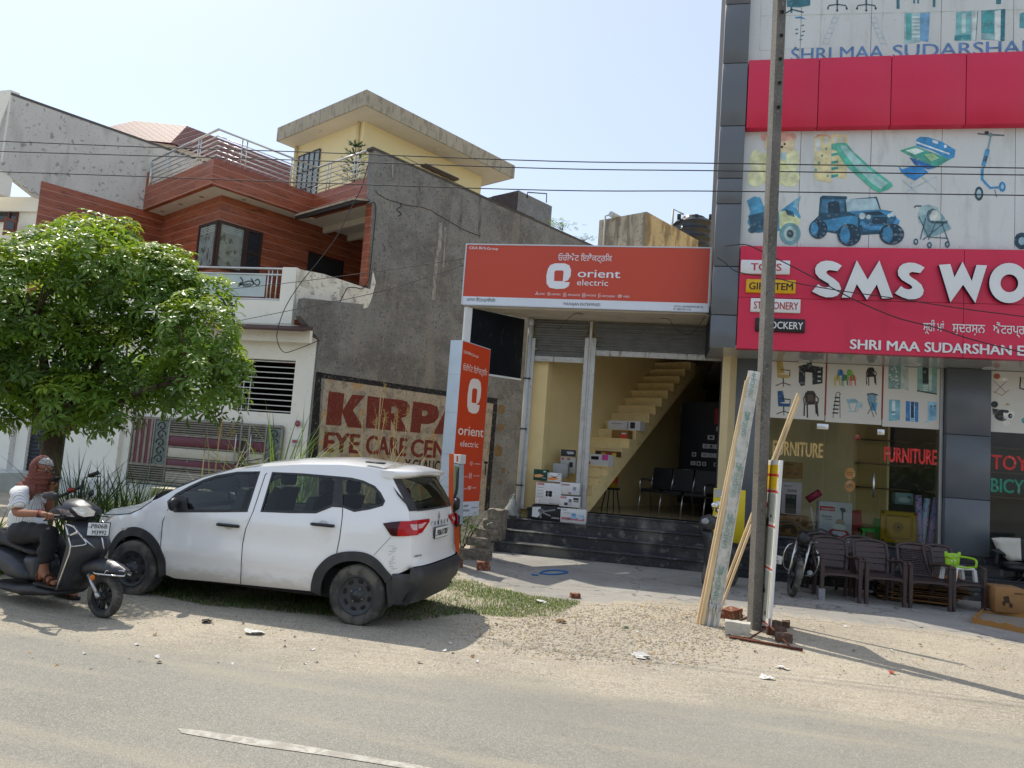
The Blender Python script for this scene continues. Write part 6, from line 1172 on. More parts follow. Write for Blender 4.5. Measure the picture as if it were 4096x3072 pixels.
for (x0, y0, x1, y1, hv) in ((470, 1262, 660, 1262, .17), (505, 1180, 690, 1150, .19), (545, 1080, 742, 1040, .2), (575, 980, 820, 985, .205), (590, 900, 880, 915, .2), (578, 830, 872, 840, .19), (560, 760, 835, 775, .17), (548, 716, 760, 712, .13), (570, 690, 720, 690, .07)):
    a, b = ST(x0, y0, .15), ST(x1, y1, .0); w = (a[1]+b[1])/2; ub, uf = a[0], b[0]
    secs.append([sp(ub+(uf-ub)*f, hv*s, w) for f, s in ((0, -1), (.25, -1), (.55, -.78), (.85, -.35), (1, 0), (.85, .35), (.55, .78), (.25, 1), (0, 1), (-.05, .6), (-.05, -.6))])
m.loft(secs, 0); ls = m.build('leg_shield', M_scb, scooter)
m = MB()
for s in (1, -1):
    ln_ = [ST(x, y, .2) for x, y in ((545, 716), (562, 770), (592, 900), (583, 960), (505, 1175), (472, 1262))]; m.tube([sp(u-.01, s*.2, w) for u, w in ln_], .009, 6)
lo = [(545, 716, .2), (592, 728, .19), (625, 745, .17), (725, 868, .15), (722, 885, .16), (700, 893, .18), (600, 905, .21)]
m.tube([sp(ST(x, y, v)[0], v+.012, ST(x, y, v)[1]) for x, y, v in lo], .007, 6); m.tube([sp(ST(x, y, .2)[0], .215, ST(x, y, .2)[1]) for x, y in ((572, 820), (660, 785))], .012, 6)
m.build('guard_bar', M_chr, scooter)
m = MB(); c_ = [(658, 785, .12), (735, 840, .14), (790, 880, .12), (822, 918, .09), (800, 905, .11), (730, 850, .145)]; m.poly([sp(ST(x, y, v)[0]+.004, v+.035, ST(x, y, v)[1]) for x, y, v in c_], 0)
c_ = [(855, 815, .0), (872, 840, .0), (885, 920, .0), (876, 918, .02)]; m.poly([sp(ST(x, y, v)[0]+.01, v+.03, ST(x, y, v)[1]) for x, y, v in c_], 0); m.build('chrome_trim', M_chr, ls)
ax = ST(850, 1312, 0); RW = (ax[1]+.0); RW = max(.2, ax[1])
T = Matrix.Translation(sp(0, 0, RW)) @ Matrix(((SE.x, 0, SN.x, 0), (SE.y, 0, SN.y, 0), (0, 1, 0, 0), (0, 0, 0, 1)))
m = MB(); m.lathe([(RW*.68, -.035), (RW*.8, -.045), (RW*.93, -.042), (RW*.99, -.022), (RW, 0), (RW*.99, .022), (RW*.93, .042), (RW*.8, .045), (RW*.68, .035)], T, 40, caps=False)
for k in range(30):
    for s in (1, -1): M2 = T @ Matrix.Rotation(k*math.pi/15, 4, 'Z'); m.add([M2 @ V((RW*r+.0015, y, s*z)) for r, y, z in ((1.0, -.012, .004), (.985, .012, .03), (.985, .018, .03), (1.0, -.004, .004))], [(0, 1, 2, 3)], 1)
wh = m.build('front_wheel', [M_tyre, M_gap], scooter)
m = MB(); m.lathe([(RW*.7, -.03), (RW*.7, .03), (RW*.63, .03), (RW*.62, .0), (RW*.63, -.03)], T, 36, caps=False); m.lathe([(.04, -.05), (.04, .05), (.015, .055), (0, .055)], T, 16)
for k in range(5):
    M2 = T @ Matrix.Rotation(k*2*math.pi/5, 4, 'Z')
    for s in (1, -1): m.prism([M2 @ V(p) for p in ((.03, s*.02-.01, -.02), (.03, s*.02+.012, -.02), (RW*.64, s*.055+.006, -.02), (RW*.64, s*.055-.006, -.02))], SN*.04)
m.build('rim', M_sck, wh)
m = MB(); inflate(m, STL([(690, 1045), (740, 1012), (830, 1000), (930, 1032), (1000, 1080), (1040, 1115), (1028, 1140), (950, 1147), (800, 1132), (735, 1132), (700, 1160)], .03), 0, .085, .05); m.build('front_fender', M_scb, scooter)
m = MB(); inflate(m, STL([(600, 1050), (700, 1050), (690, 1180), (640, 1260), (600, 1240)], .02), 0, .1, .05); m.build('inner_shield', M_sck, scooter)
m = MB(); fk = [ST(735, 1135, .09), ST(806, 1318, .09)]
for s in (1, -1): m.tube([sp(fk[0][0], s*.09, fk[0][1]), sp(fk[1][0], s*.085, fk[1][1])], [.018, .016], 10); m.tube([sp(fk[1][0]-.02, s*.085, fk[1][1]+.03), sp(fk[1][0]+.012, s*.085, fk[1][1]-.012)], .022, 10)
m.build('fork', pm('fork_alloy', (.5, .5, .5), .35, .8), scooter)
m = MB(); m.tube([sp(*((lambda q: (q[0], v, q[1]))(ST(x, y, abs(v))))) for x, y, v in ((770, 1105, .1), (790, 1130, .1), (950, 1147, .09), (1030, 1150, .03), (1040, 1120, 0), (1030, 1150, -.03), (950, 1147, -.09), (790, 1130, -.1))], .008, 6); m.tube([sp(*((lambda q: (q[0], v, q[1]))(ST(x, y, abs(v))))) for x, y, v in ((865, 1135, .1), (880, 1105, .09), (1035, 1108, .03))], .006, 6); m.build('fender_guard', M_chr, scooter)
m = MB(); q = ST(775, 1160, .1); m.ball(sp(q[0], .11, q[1]), .028, .02, .028, sub=2); m.build('indicator', flat('#c8701c', .3), scooter)
m = MB(); co = STL([(452, 605), (480, 572), (560, 530), (602, 500), (680, 520), (742, 562), (772, 605), (765, 640), (722, 662), (700, 692), (560, 692), (500, 672), (462, 640)], .02); inflate(m, co, 0, .15, .1); m.build('cowl', M_scb, scooter)
def capp(mb, l, v0, v1, mi=0):
    c = [ST(x, y, .08) for x, y in l]; n = len(c); mb.add([sp(u, lerp(v0, v1, (u-min(p[0] for p in c))/(max(p[0] for p in c)-min(p[0] for p in c)+1e-6)), w) for u, w in c], [list(range(n))], mi)
m = MB(); capp(m, [(660, 578), (742, 574), (775, 612), (766, 652), (716, 658), (690, 640)], .165, .06, 0); capp(m, [(672, 590), (735, 585), (760, 615), (752, 642), (718, 646), (700, 632)], .168, .064, 1); capp(m, [(545, 582), (640, 598), (692, 656), (632, 652), (580, 622)], .172, .168, 2)
m.build('headlight', [pm('headlight_chrome', (.7, .7, .7), .15, .6, var=.2, vs=40), pm('headlight_lens', (.75, .77, .78), .1, .3, var=.3, vs=50), pm('indicator_lens', (.3, .3, .31), .12, .4, var=.4, vs=40)], scooter)
m = MB()
for s in (1, -1): a, b = ST(345, 645, .28), ST(470, 655, .2); m.tube([sp(a[0], s*.33, a[1]), sp(b[0], s*.2, b[1]), sp(b[0]+.12, s*.1, b[1]+.01)], [.019, .017, .015], 10); m.tube([sp(b[0]+.1, s*.16, b[1]), sp(b[0]+.07, s*.3, b[1]-.02), sp(b[0]+.02, s*.34, b[1]-.03)], .007, 6)
m.build('handlebar', M_sck, scooter)
for l, v, st_ in (([(350, 490), (368, 455), (440, 446), (482, 470), (476, 512), (420, 526), (370, 512)], .3, ((475, 505), (512, 560))), ([(722, 462), (765, 430), (774, 450), (772, 480), (742, 494)], -.3, ((738, 490), (715, 545)))):
    m = MB(); inflate(m, STL(l, v), v, .025, .03, g_=.02); a, b = ST(*st_[0], v), ST(*st_[1], v*.6); m.tube([sp(a[0], v, a[1]), sp(b[0], v*.6, b[1])], .008, 6); m.build('mirror', M_sck, scooter)
m = MB(); q = ST(803, 755, .03); c = sp(q[0]+.05, .05, q[1]); nn = (SE*.72+SN*.69+UP*.12).normalized(); ux = UP.cross(nn).normalized(); uy = nn.cross(ux); hx, hy = .098, .066
m.prism([c-ux*hx-uy*hy, c+ux*hx-uy*hy, c+ux*hx+uy*hy, c-ux*hx+uy*hy], nn*.008, 0); hx -= .008; hy -= .008; m.prism([c-ux*hx-uy*hy+nn*.0085, c+ux*hx-uy*hy+nn*.0085, c+ux*hx+uy*hy+nn*.0085, c-ux*hx+uy*hy+nn*.0085], nn*.001, 1)
m.text('PB06B', c-ux*.062+uy*.008+nn*.0105, ux, uy, .04, 0, w=.135, bold=.015); m.text('M3992', c-ux*.05-uy*.05+nn*.0105, ux, uy, .04, 0, w=.12, bold=.015); m.text('IND', c-ux*.085+uy*.012+nn*.0105, ux, uy, .012, 0); m.build('number_plate', [M_black, flat('#d3d5d6', .4)], scooter)
pr_ = thing('person', 'scooter rider in striped shirt, brown scarf round the head, holding up a phone', 'person', sp(ST(170, 850)[0], 0, 0), _sh)
def skin(name, vs_, ed, mats, parent, sub=2, sm=True, root=0, post=None, extra=None):
    me = bpy.data.meshes.new(name); me.from_pydata([tuple(v[0]) for v in vs_], ed, []); ob = bpy.data.objects.new(name, me); COL.objects.link(ob)
    md = ob.modifiers.new('skin', 'SKIN'); md.use_smooth_shade = True; md.branch_smoothing = .5
    sv = me.skin_vertices[0].data
    for i, v in enumerate(vs_): r = v[1]; sv[i].radius = (r, r) if not isinstance(r, tuple) else r; sv[i].use_root = i == root
    ss = ob.modifiers.new('sub', 'SUBSURF'); ss.levels = sub; ss.render_levels = sub
    me2 = bpy.data.meshes.new_from_object(ob.evaluated_get(bpy.context.evaluated_depsgraph_get())); bpy.data.objects.remove(ob)
    mb = MB(); mb.v = [tuple(v.co) for v in me2.vertices]; mb.f = [list(p.vertices) for p in me2.polygons]; mb.m = [0]*len(mb.f); mb.s = [True]*len(mb.f)
    bpy.data.meshes.remove(me2)
    if post: mb.v = [tuple(post(V(v))) for v in mb.v]
    if extra: extra(mb)
    return mb.build(name, mats, parent)
def J(x, y, v): q = ST(x, y, v); return sp(q[0], v, q[1])
pel, che, nek, hed = J(150, 800, 0), J(205, 540, .0), J(265, 400, 0), J(345, 262, .0)
shR, elR, wrR = J(165, 460, .2), J(130, 628, .27), J(345, 632, .3)
shL, elL, wrL = J(300, 450, -.19), J(415, 600, -.2), J(420, 450, -.1)
hiR, knR, anR, toR = J(190, 790, .1), J(425, 790, .15), J(352, 1105, .16), J(478, 1214, .16)
hiL, knL, anL, toL = J(190, 800, -.1), J(480, 850, -.2), J(470, 1240, -.32), J(600, 1335, -.33)
anL = sp(knL.dot(SE)-SW.dot(SE)-.02, -.33, .1); toL = anL+SE*.22-UP*.06
hdR = wrR+(J(455, 660, .3)-wrR)*.5; vs_ = [(pel, .1), (che, .1), (nek, .055), (hed-UP*.05, .06), (shR, .055), (elR, .042), (wrR, .03), (shL, .055), (elL, .042), (wrL, .03), (hiR, .08), (knR, .055), (anR, .038), (toR, (.04, .026)), (hiL, .08), (knL, .055), (anL, .038), (toL, (.04, .026))]
vs_ += [(J(318, 1188, .16), .03), (J(425, 1196, .16), (.042, .024)), (anL-SE*.05-UP*.055, .03), (anL+SE*.1-UP*.05, (.042, .024))]
ed = [(0, 1), (1, 2), (2, 3), (1, 4), (4, 5), (5, 6), (1, 7), (7, 8), (8, 9), (0, 10), (10, 11), (11, 12), (12, 18), (12, 19), (19, 13), (0, 14), (14, 15), (15, 16), (16, 20), (16, 21), (21, 17)]
def hand(wi, palm, dirs, thumb):
    b = len(vs_); vs_.append((palm, .03)); ed.append((wi, b))
    for base, d1, d2, d3 in dirs:
        k = len(vs_); p = palm+base; vs_.extend([(p, .011), (p+d1, .0095), (p+d1+d2, .0085), (p+d1+d2+d3, .0075)]); ed.extend([(b, k), (k, k+1), (k+1, k+2), (k+2, k+3)])
    k = len(vs_); vs_.extend([(palm+thumb[0], .012), (palm+thumb[0]+thumb[1], .010), (palm+thumb[0]+thumb[1]+thumb[2], .009)]); ed.extend([(b, k), (k, k+1), (k+1, k+2)])
gR = wrR+(SE*.055-UP*.004+SN*.01)
hand(6, gR, [(SE*.04+SN*o+UP*.01, SE*.032*L-UP*.008, SE*.012-UP*.026*L, -SE*.014-UP*.02*L) for o, L in ((.036, .85), (.013, 1.0), (-.011, 1.02), (-.034, .9))], (-SN*.03+SE*.005-UP*.01, SE*.02-SN*.02-UP*.018, SE*.022-UP*.012))
gL = wrL+UP*.055+SE*.02+SN*.01
hand(9, gL, [(UP*.03+SE*(o*.5+.01)+SN*.015, SN*.03+SE*.02*L+UP*.012, SE*.03*L+UP*.006, SE*.022*L-SN*.006) for o, L in ((-.03, .85), (-.008, 1), (.014, 1), (.036, .9))], (SE*.03-UP*.01, SE*.035+UP*.025, UP*.03+SE*.01))
HR = Matrix.Rotation(R_(2), 4, 'Z'); HT = Matrix.Translation(hed) @ HR @ Matrix.Rotation(R_(10), 4, 'Y')
def head(mb):
    bm = bmesh.new(); bmesh.ops.create_uvsphere(bm, u_segments=28, v_segments=20, radius=1)
    for q in bm.verts:
        x, y, z = q.co; t = V((x*.098, y*.077, z*.118))
        if x > 0: t.x *= 1 - .1*max(0, z)**2; t.y *= 1 - .12*max(0, -z)
        nx = math.exp(-((y/.16)**2+((z+.12)/.24)**2))*(1 if x > 0 else 0); t.x += .026*nx*(1-.5*max(0, z+.1))
        for s in (1, -1): e_ = math.exp(-(((y-s*.38)/.16)**2+((z-.08)/.12)**2))*(1 if x > 0 else 0); t.x -= .014*e_
        br = math.exp(-((z-.3)/.12)**2)*(1 if x > .3 else 0); t.x += .006*br
        lp = math.exp(-((y/.35)**2+((z+.5)/.07)**2))*(1 if x > 0 else 0); t.x += .008*lp
        q.co = t
    mb.bm(bm, 0, HT, True)
    for s in (1, -1): mb.ball(HT @ V((.078, s*.03, .01)), .013, sub=2, mi=1); mb.ball(HT @ V((.0895, s*.03, .009)), .0045, sub=1, mi=2); mb.ball(HT @ V((-.005, s*.08, -.01)), .022, .008, .034, sub=2)
skin('body', vs_, ed, [pm('tanned_skin', '#8a5a40', .55, var=.08, vs=20), flat('#cfc8bf', .2), flat('#1a1210', .2)], pr_, extra=head)
def stripes():
    m = pm('striped_shirt_cloth', '#dddcd8', .85, var=.04, bump=(35, .25)); nt = m.node_tree; L = nt.links.new; b = nt.nodes['Principled BSDF']; ge = _n(nt, 'ShaderNodeNewGeometry'); src = b.inputs['Base Color'].links[0].from_socket
    nz = _n(nt, 'ShaderNodeTexNoise', Scale=4); L(ge.outputs['Position'], nz.inputs[0]); last = src
    for fq, wd, col in ((38, .16, '#6f93c4'), (19, .12, '#9a9484')):
        dt = _n(nt, 'ShaderNodeVectorMath', operation='DOT_PRODUCT'); L(ge.outputs['Position'], dt.inputs[0]); dt.inputs[1].default_value = SE*fq+SN*fq*.5+UP*fq*-.18
        ad = _n(nt, 'ShaderNodeMath', operation='MULTIPLY_ADD'); L(nz.outputs['Fac'], ad.inputs[0]); ad.inputs[1].default_value = .1; L(dt.outputs['Value'], ad.inputs[2]); fr = _n(nt, 'ShaderNodeMath', operation='FRACT'); L(ad.outputs[0], fr.inputs[0]); ls_ = _n(nt, 'ShaderNodeMath', operation='LESS_THAN'); L(fr.outputs[0], ls_.inputs[0]); ls_.inputs[1].default_value = wd
        mx = _n(nt, 'ShaderNodeMix', data_type='RGBA'); L(ls_.outputs[0], mx.inputs[0]); L(last, mx.inputs[6]); mx.inputs[7].default_value = (*C(col), 1); last = mx.outputs[2]
    L(last, b.inputs['Base Color']); return m
def fold(sc, am): return lambda p: p + V((math.sin(p.z*sc+p.x*9)*am, math.sin(p.z*sc*1.3+p.x*7+1)*am, math.sin(p.x*sc+p.y*11)*am*.6))
skin('shirt', [(J(140, 805, 0), (.19, .17)), (J(170, 690, 0), (.185, .165)), (J(195, 560, 0), (.17, .15)), (J(215, 460, 0), (.145, .13)), (J(250, 405, 0), .08), (shR, .088), (lerp(shR, elR, .55), .08), (lerp(shR, elR, .86), .078), (shL, .085), (lerp(shL, elL, .5), .078), (lerp(shL, elL, .85), .075), (J(360, 750, .05), .07), (J(380, 740, -.08), .07)],
     [(0, 1), (1, 2), (2, 3), (3, 4), (3, 5), (5, 6), (6, 7), (3, 8), (8, 9), (9, 10), (1, 11), (1, 12)], [stripes()], pr_, root=1, post=fold(38, .010))
skin('trousers', [(J(150, 815, 0), .15), (hiR, .12), (lerp(hiR, knR, .5), .1), (knR, .088), (lerp(knR, anR, .5), .082), (lerp(knR, anR, .86), .08), (hiL, .12), (knL, .09), (lerp(knL, anL, .5), .08), (lerp(knL, anL, .88), .075)], [(0, 1), (1, 2), (2, 3), (3, 4), (4, 5), (0, 6), (6, 7), (7, 8), (8, 9)], [pm('black_trouser_cloth', (.014, .014, .017), .8, var=.15, vs=8, bump=(25, .3))], pr_, post=fold(44, .009))
def interp2(tab, x):
    for (a, b), (c, d) in zip(tab[:-1], tab[1:]):
        if x <= c: return b+(d-b)*(x-a)/(c-a)
    return tab[-1][1]
m = MB(); bm = bmesh.new(); bmesh.ops.create_uvsphere(bm, u_segments=48, v_segments=36, radius=1)
dl = []
for q in bm.verts:
    x, y, z = q.co; f_ = math.sin((z*1.2+x*1.8)*17+y*3)*.028+math.sin((z-x)*31)*.012; q.co = V((x*.109-.008, y*.093, z*.136+.002))*(1+f_)
    if x > .18 and -.30 < z < .93 and abs(y) < .93: dl.append(q)
bmesh.ops.delete(bm, geom=dl, context='VERTS'); m.bm(bm, 0, HT, True)
rings = []
for k in range(29):
    f_ = k/28; z0 = lerp(-.025, -.21, f_); rx_ = interp2(((0, .088), (.2, .116), (.5, .12), (.75, .118), (1, .14)), f_); ry_ = interp2(((0, .083), (.25, .1), (.6, .104), (.8, .12), (1, .15)), f_); xo = -.045*f_**2
    rings.append([HT @ V((xo+(rx_+.006*math.sin(f_*26+a*1.0)+.003*math.sin(f_*41-a*3))*math.cos(a), (ry_+.006*math.sin(f_*26+a*1.0))*math.sin(a), z0+.03*(1-f_)*math.cos(a)-.02*f_*math.cos(a))) for a in [i*math.pi/18 for i in range(36)]])
m.loft(rings, 0, False)
m.tube([HT @ V((.03, -.1, -.14)), HT @ V((.06, -.1, -.22)), HT @ V((.05, -.09, -.3))], [.035, .03, .012], 8, 0)
for i in range(14): a = HT @ V((-.13+random.uniform(-.03, .03), -.06+random.uniform(-.03, .03), -.2)); m.tube([a, a+V((random.uniform(-.03, .03), random.uniform(-.03, .01), -.05))], .008, 5, 2)
m.build('scarf', [pm('rust_brown_scarf', '#6e4036', .9, var=.18, vs=14, layers=((30, .55, .7, '#8d5a49', .5, (1, 1, 3)),), bump=(60, .3)), flat('#c9a59a', .9), flat('#2a2030', .9)], pr_)
m = MB(); bm = bmesh.new(); bmesh.ops.create_uvsphere(bm, u_segments=24, v_segments=18, radius=1); dl = []
for q in bm.verts:
    x, y, z = q.co; q.co = V((x*.104, y*.084, z*.127+.002))*(1+random.uniform(0, .02))
    if z < .42 or x < -.5: dl.append(q)
bmesh.ops.delete(bm, geom=dl, context='VERTS'); m.bm(bm, 0, HT, True)
for i in range(260): a = random.uniform(-1.5, 1.5); z = random.uniform(.4, .9); r = math.sqrt(1-z*z); p = V((.104*r*math.cos(a), .084*r*math.sin(a), .127*z)); m.tube([HT @ p, HT @ (p*1.09+V((random.uniform(-.008, .008), random.uniform(-.008, .008), -.004)))], [.003, .001], 3)
m.build('hair', pm('grey_hair', '#a9a6a2', .8, var=.25, vs=60), pr_)
m = MB()
for s in (1, -1): m.tube([HT @ V((.108-abs(.03*math.cos(a)+s*.0)*.0, s*.033+.027*math.cos(a), .008+.021*math.sin(a))) for a in [i*math.pi/9 for i in range(19)]], .0038, 6, 0, caps=False); m.tube([HT @ V((.107, s*.06, .016)), HT @ V((.0, s*.084, .02))], .0035, 6)
m.tube([HT @ V((.108, -.008, .012)), HT @ V((.113, 0, .016)), HT @ V((.108, .008, .012))], .003, 6); m.build('glasses', M_black, pr_)
m = MB(); c = wrR-SE*.01; m.tube([c+SN*.036*math.cos(a)+UP*.036*math.sin(a) for a in [i*math.pi/6 for i in range(13)]], .005, 5, caps=False); m.build('wrist_thread', flat('#b0202a'), pr_)
def foot_sandal(an, he, ba, to):
    d = (to-he); d.z = 0; d.normalize(); s = d.cross(UP); z = min(he.z, ba.z, to.z)-.034; b = V((he.x, he.y, z)); n_ = (to-he).dot(d); m = MB()
    m.prism([b+d*x*n_+s*y for x, y in ((-.16, .02), (-.18, -.015), (-.05, -.035), (.4, -.042), (.8, -.052), (1.05, -.045), (1.2, 0), (1.1, .04), (.8, .05), (.4, .036), (0, .034))], UP*.018, 0)
    for c, r1, r2 in ((lerp(ba, to, .25), .047, .03), (lerp(an, ba, .72), .044, .036), (lerp(he, an, .45), .036, .036)): m.tube([c+s*r1*math.cos(a)+UP*r2*math.sin(a) for a in [k*math.pi/8 for k in range(17)]], .0085, 6, 1, caps=False, flat=1.6)
    m.build('sandal', [flat('#2a2522', .8), pm('tan_leather_strap', '#4f2f1c', .6)], pr_)
foot_sandal(anR, vs_[18][0], vs_[19][0], toR); foot_sandal(anL, vs_[20][0], vs_[21][0], toL)
m = MB(); c = gL+SE*.055+UP*.06+SN*.02; T = Matrix.Translation(c) @ Matrix.Rotation(_sh, 4, 'Z') @ Matrix.Rotation(R_(55), 4, 'Y'); m.rbox(-.006, .006, -.036, .036, -.075, .075, .004, 0, T); m.rbox(-.0075, -.005, -.033, .033, -.07, .07, .001, 1, T, 1)
tag(m.build('mobile_phone', [M_black, pm('phone_screen', (.01, .01, .012), .1)]), 'black phone held up in front of the scarf by the rider', 'phone')
# == pole, wires and what leans on the pole
po = at_y(526, 1330, 9.17, 'Y6'); po.z = 0; pa = R_(14)
q = thing('electric_pole', 'tall square grey concrete pole with bolt holes at the road edge', 'pole', po, pa)
m = MB(); ch = .016
def psec(w_, d_, z): return [V((x, y, z)) for x, y in ((-w_+ch, -d_), (w_-ch, -d_), (w_, -d_+ch), (w_, d_-ch), (w_-ch, d_), (-w_+ch, d_), (-w_, d_-ch), (-w_, -d_+ch))]
m.loft([psec(.056, .1, -.1), psec(.054, .095, 9.6)], 0, True, False); m.build('shaft', pm('pole_concrete', '#6c6963', .9, var=.12, vs=5, layers=((3, .48, .65, '#4e4b46', .6, (1, 1, .25)), (40, .55, .68, '#9a958a', .5), (16, .6, .7, '#3f3c38', .6)), bump=(60, .5)), q, world=False)
for y in (85, 258, 432, 608, 787):
    p = at_y(395, y, 9.06, 'Z4'); m = MB(); m.lathe([(.022, 0), (.022, .012), (.013, .013), (.013, .004), (0, .003)], Matrix.Translation((.0, -.0985, p.z)) @ Matrix.Rotation(R_(90), 4, 'X'), 12); m.build('bolt_hole', flat('#2a2825', .9), q, world=False)
M_wire = pm('black_cable', (.03, .03, .032), .7, var=0)
def wire(name, label, pts, r=.011, k=5, cat='cable', group=None):
    m = MB(); m.tube(catmull(pts, k), r, 6, 0, sm=True); return tag(m.build(name, M_wire), label, cat, group)
for nm, ps in (('topmost of the three overhead lines crossing in front of the houses', ((-160, 298), (0, 305), (300, 317), (648, 328), (1188, 348), (1566, 353), (2212, 363), (2400, 366))), ('middle one of the three overhead lines, just under the topmost', ((-160, 321), (0, 327), (300, 336), (648, 346), (1188, 364), (1566, 369), (2212, 378), (2400, 380))), ('lowest of the three overhead lines, passing well under the other two', ((-160, 366), (0, 371), (300, 381), (648, 394), (1188, 411), (1566, 413), (2212, 422), (2400, 424)))):
    wire('overhead_cable', nm, [at_y(x, y, 9.62) for x, y in ps], .0072, group='overhead lines along the street')
wire('sign_cable', 'thin black cable sagging steeply down across the big white letters', [at_y(x, y, YF-.35, 'Z5') for x, y in ((0, 247), (150, 237), (270, 285), (390, 345), (510, 405), (690, 500), (870, 600), (1010, 670), (1280, 780), (1560, 850), (1800, 930), (2205, 1035), (2400, 1080))], .009)
wire('sign_cable', 'thin black cable running nearly straight under the word plates and big letters', [at_y(x, y, YF-.3, 'Z5') for x, y in ((-60, 330), (0, 370), (100, 440), (380, 485), (520, 520), (870, 580), (1200, 625), (1760, 710), (2205, 768), (2400, 800))], .008)
wire('drop_cable', 'kinked black cable hanging from the roof edge down past the white parapet', [at_y(x, y, 16.2, 'Z2') for x, y in ((870, 660), (822, 830), (740, 990), (640, 1190), (500, 1380), (400, 1500), (290, 1659))] + [at_y(x, y, 16.2) for x, y in ((606, 690), (598, 730), (612, 760), (640, 755), (690, 735))], .010)
wire('wall_cable', 'black cable clipped down the white plaster edge beside the tiled column', [on_a(x, y, .05, 'Z2') for x, y in ((870, 955), (915, 940), (928, 1000), (905, 1250), (885, 1440), (870, 1520), (830, 1575), (780, 1568), (722, 1570), (690, 1620), (660, 1680))], .013)
wire('service_wire', 'thin grey service wire from the white balcony towards the orange shop sign, upper one', [at_y(x, y, 14.5) for x, y in ((490, 625), (640, 609), (860, 580), (1004, 558))], .007)
wire('service_wire', 'thin service wire rising to the orange shop sign below the upper grey one', [at_y(x, y, 14.3) for x, y in ((480, 700), (640, 668), (800, 635), (900, 606), (1000, 573))], .007)
for nm, ps in (('red and black wire end poking out under the sign soffit near its left end', ((1205, 715), (1225, 690), (1245, 677), (1260, 679))), ('red wire looping under the sign soffit near its right end', ((1425, 688), (1445, 690), (1460, 712), (1490, 722), (1512, 700), (1525, 680)))):
    wire('loose_wire', nm, [at_y(x, y, 13.7) for x, y in ps], .006)
M_bead = pm('pale_timber', '#d9c199', .6, var=.1, vs=3, layers=((9, .5, .7, '#b99a6b', .5, (1, 1, .1)),)); M_wend = pm('white_primed_timber', '#d5d3cc', .6, var=.06)
def batten(label, p, q_, w_=.034, mat=M_bead, grp='timber strips leaning on the pole'):
    d = (q_-p).normalized(); s = d.cross(V((0, 1, 0))).normalized(); t = s.cross(d); m = MB(); h = w_/2; k = .012
    m.loft([[c+s*a*h+t*b*h for a, b in ((-.6, -1), (.6, -1), (1, -.4), (1, .8), (-1, .8), (-1, -.4))] for c in (p, q_)], 0, True, False); return tag(m.build('timber_strip', mat), label, 'timber strip', grp)
tp_ = lambda x, y, Y: at_y(x, y, Y, 'Y6')
for i, (bx_, by, tx, ty, lb) in enumerate(((150, 1308, 158, 1240, 'leftmost pale timber strip leaning on the pole'), (168, 1318, 172, 1213, 'second pale timber strip from the left leaning on the pole'), (185, 1322, 184, 1195, 'third pale timber strip, touching the plastic wrapped bundle on its left'))):
    batten(lb, at_z(bx_, by, .01, 'Y6'), at_y(tx, ty, 9.05, 'Z5'))
batten('upper of the two pale strips passing behind the pole to the right', at_z(275, 1215, .02, 'Y6'), at_y(540, 1334, 9.7, 'Z5')); batten('lower of the two pale strips passing behind the pole to the right', at_z(300, 1230, .02, 'Y6'), at_y(549, 1362, 9.75, 'Z5'))
q = thing('wrapped_bundle', 'bundle of white battens in printed plastic wrap leaning on the pole', 'bundle', at_z(240, 1335, 0, 'Y6'))
b0_, b1_ = at_z(238, 1330, .0, 'Y6'), at_y(214, 1172, 9.06, 'Z5'); d = (b1_-b0_).normalized(); s = d.cross(V((0, 1, 0))).normalized(); t = s.cross(d)
m = MB()
for i, (a, c) in enumerate(((-.07, 0), (-.035, -.02), (0, .01), (.03, -.02), (.06, .005), (-.02, .03), (.03, .035))): p = b0_+s*a+t*c; p = p-d*(p.z/d.z); m.loft([[e+s*x+t*y for x, y in ((-.016, -.014), (.016, -.014), (.016, .014), (-.016, .014))] for e in (p, b1_+s*a*.8+t*c)], 0, True, False)
m.build('battens', M_wend, q)
m = MB(); rg = []
for i in range(56):
    f_ = lerp(.06, 1.0, i/55); c = lerp(b0_, b1_, f_); rr = .064-.008*f_ - (.03 if i > 53 else 0); rg.append([c+s*(rr*1.12+random.uniform(-.016, .016))*math.cos(a)+t*(rr+random.uniform(-.012, .012))*math.sin(a) for a in [k*math.pi/8 for k in range(16)]])
m.loft(rg, 0, True, True)
for k in range(20):
    a_ = random.uniform(0, 6.28); c = lerp(b0_, b1_, .07+.03*random.random())+s*.085*math.cos(a_)+t*.08*math.sin(a_); m.tube([c, c-d*.06+V((random.uniform(-.02, .02), 0, 0)), c-d*random.uniform(.07, .13)], [.012, .008, .003], 4, 0)
m.build('plastic_wrap', pm('crumpled_plastic', '#c4c3bc', .25, var=.12, vs=12, layers=((10, .56, .68, '#8d9690', .4),), bump=(26, .6)), q)
m = MB(); fr_ = -t
for f_, tx, h, l in ((.1, 'SINDHI', .062, .34), (.3, 'SINDHI', .06, .3), (.32, 'PREMIUM', .03, .3), (.5, 'SINDHI', .055, .28), (.52, 'PREMIUM', .028, .3), (.74, 'SINDHI', .055, .28), (.9, 'SINDHI', .05, .26)):
    o = lerp(b0_, b1_, f_)+fr_*.086+s*(-.02 if tx == 'SINDHI' else -.06); m.text(tx, o, d, s, h, 0, w=l, bold=.015)
for f_ in (.22, .42, .62, .82): o = lerp(b0_, b1_, f_)+fr_*.086; m.add([o+s*.03*x+d*.045*y for x, y in ((-1, -1), (.2, -1), (.2, -.3), (1, -.3), (1, 1), (.5, 1), (.5, .1), (-.4, .1), (-.4, 1), (-1, 1))], [list(range(10))], 0)
m.build('print', pm('green_wrap_print', '#7f9a90', .5, var=.2, vs=20), q)
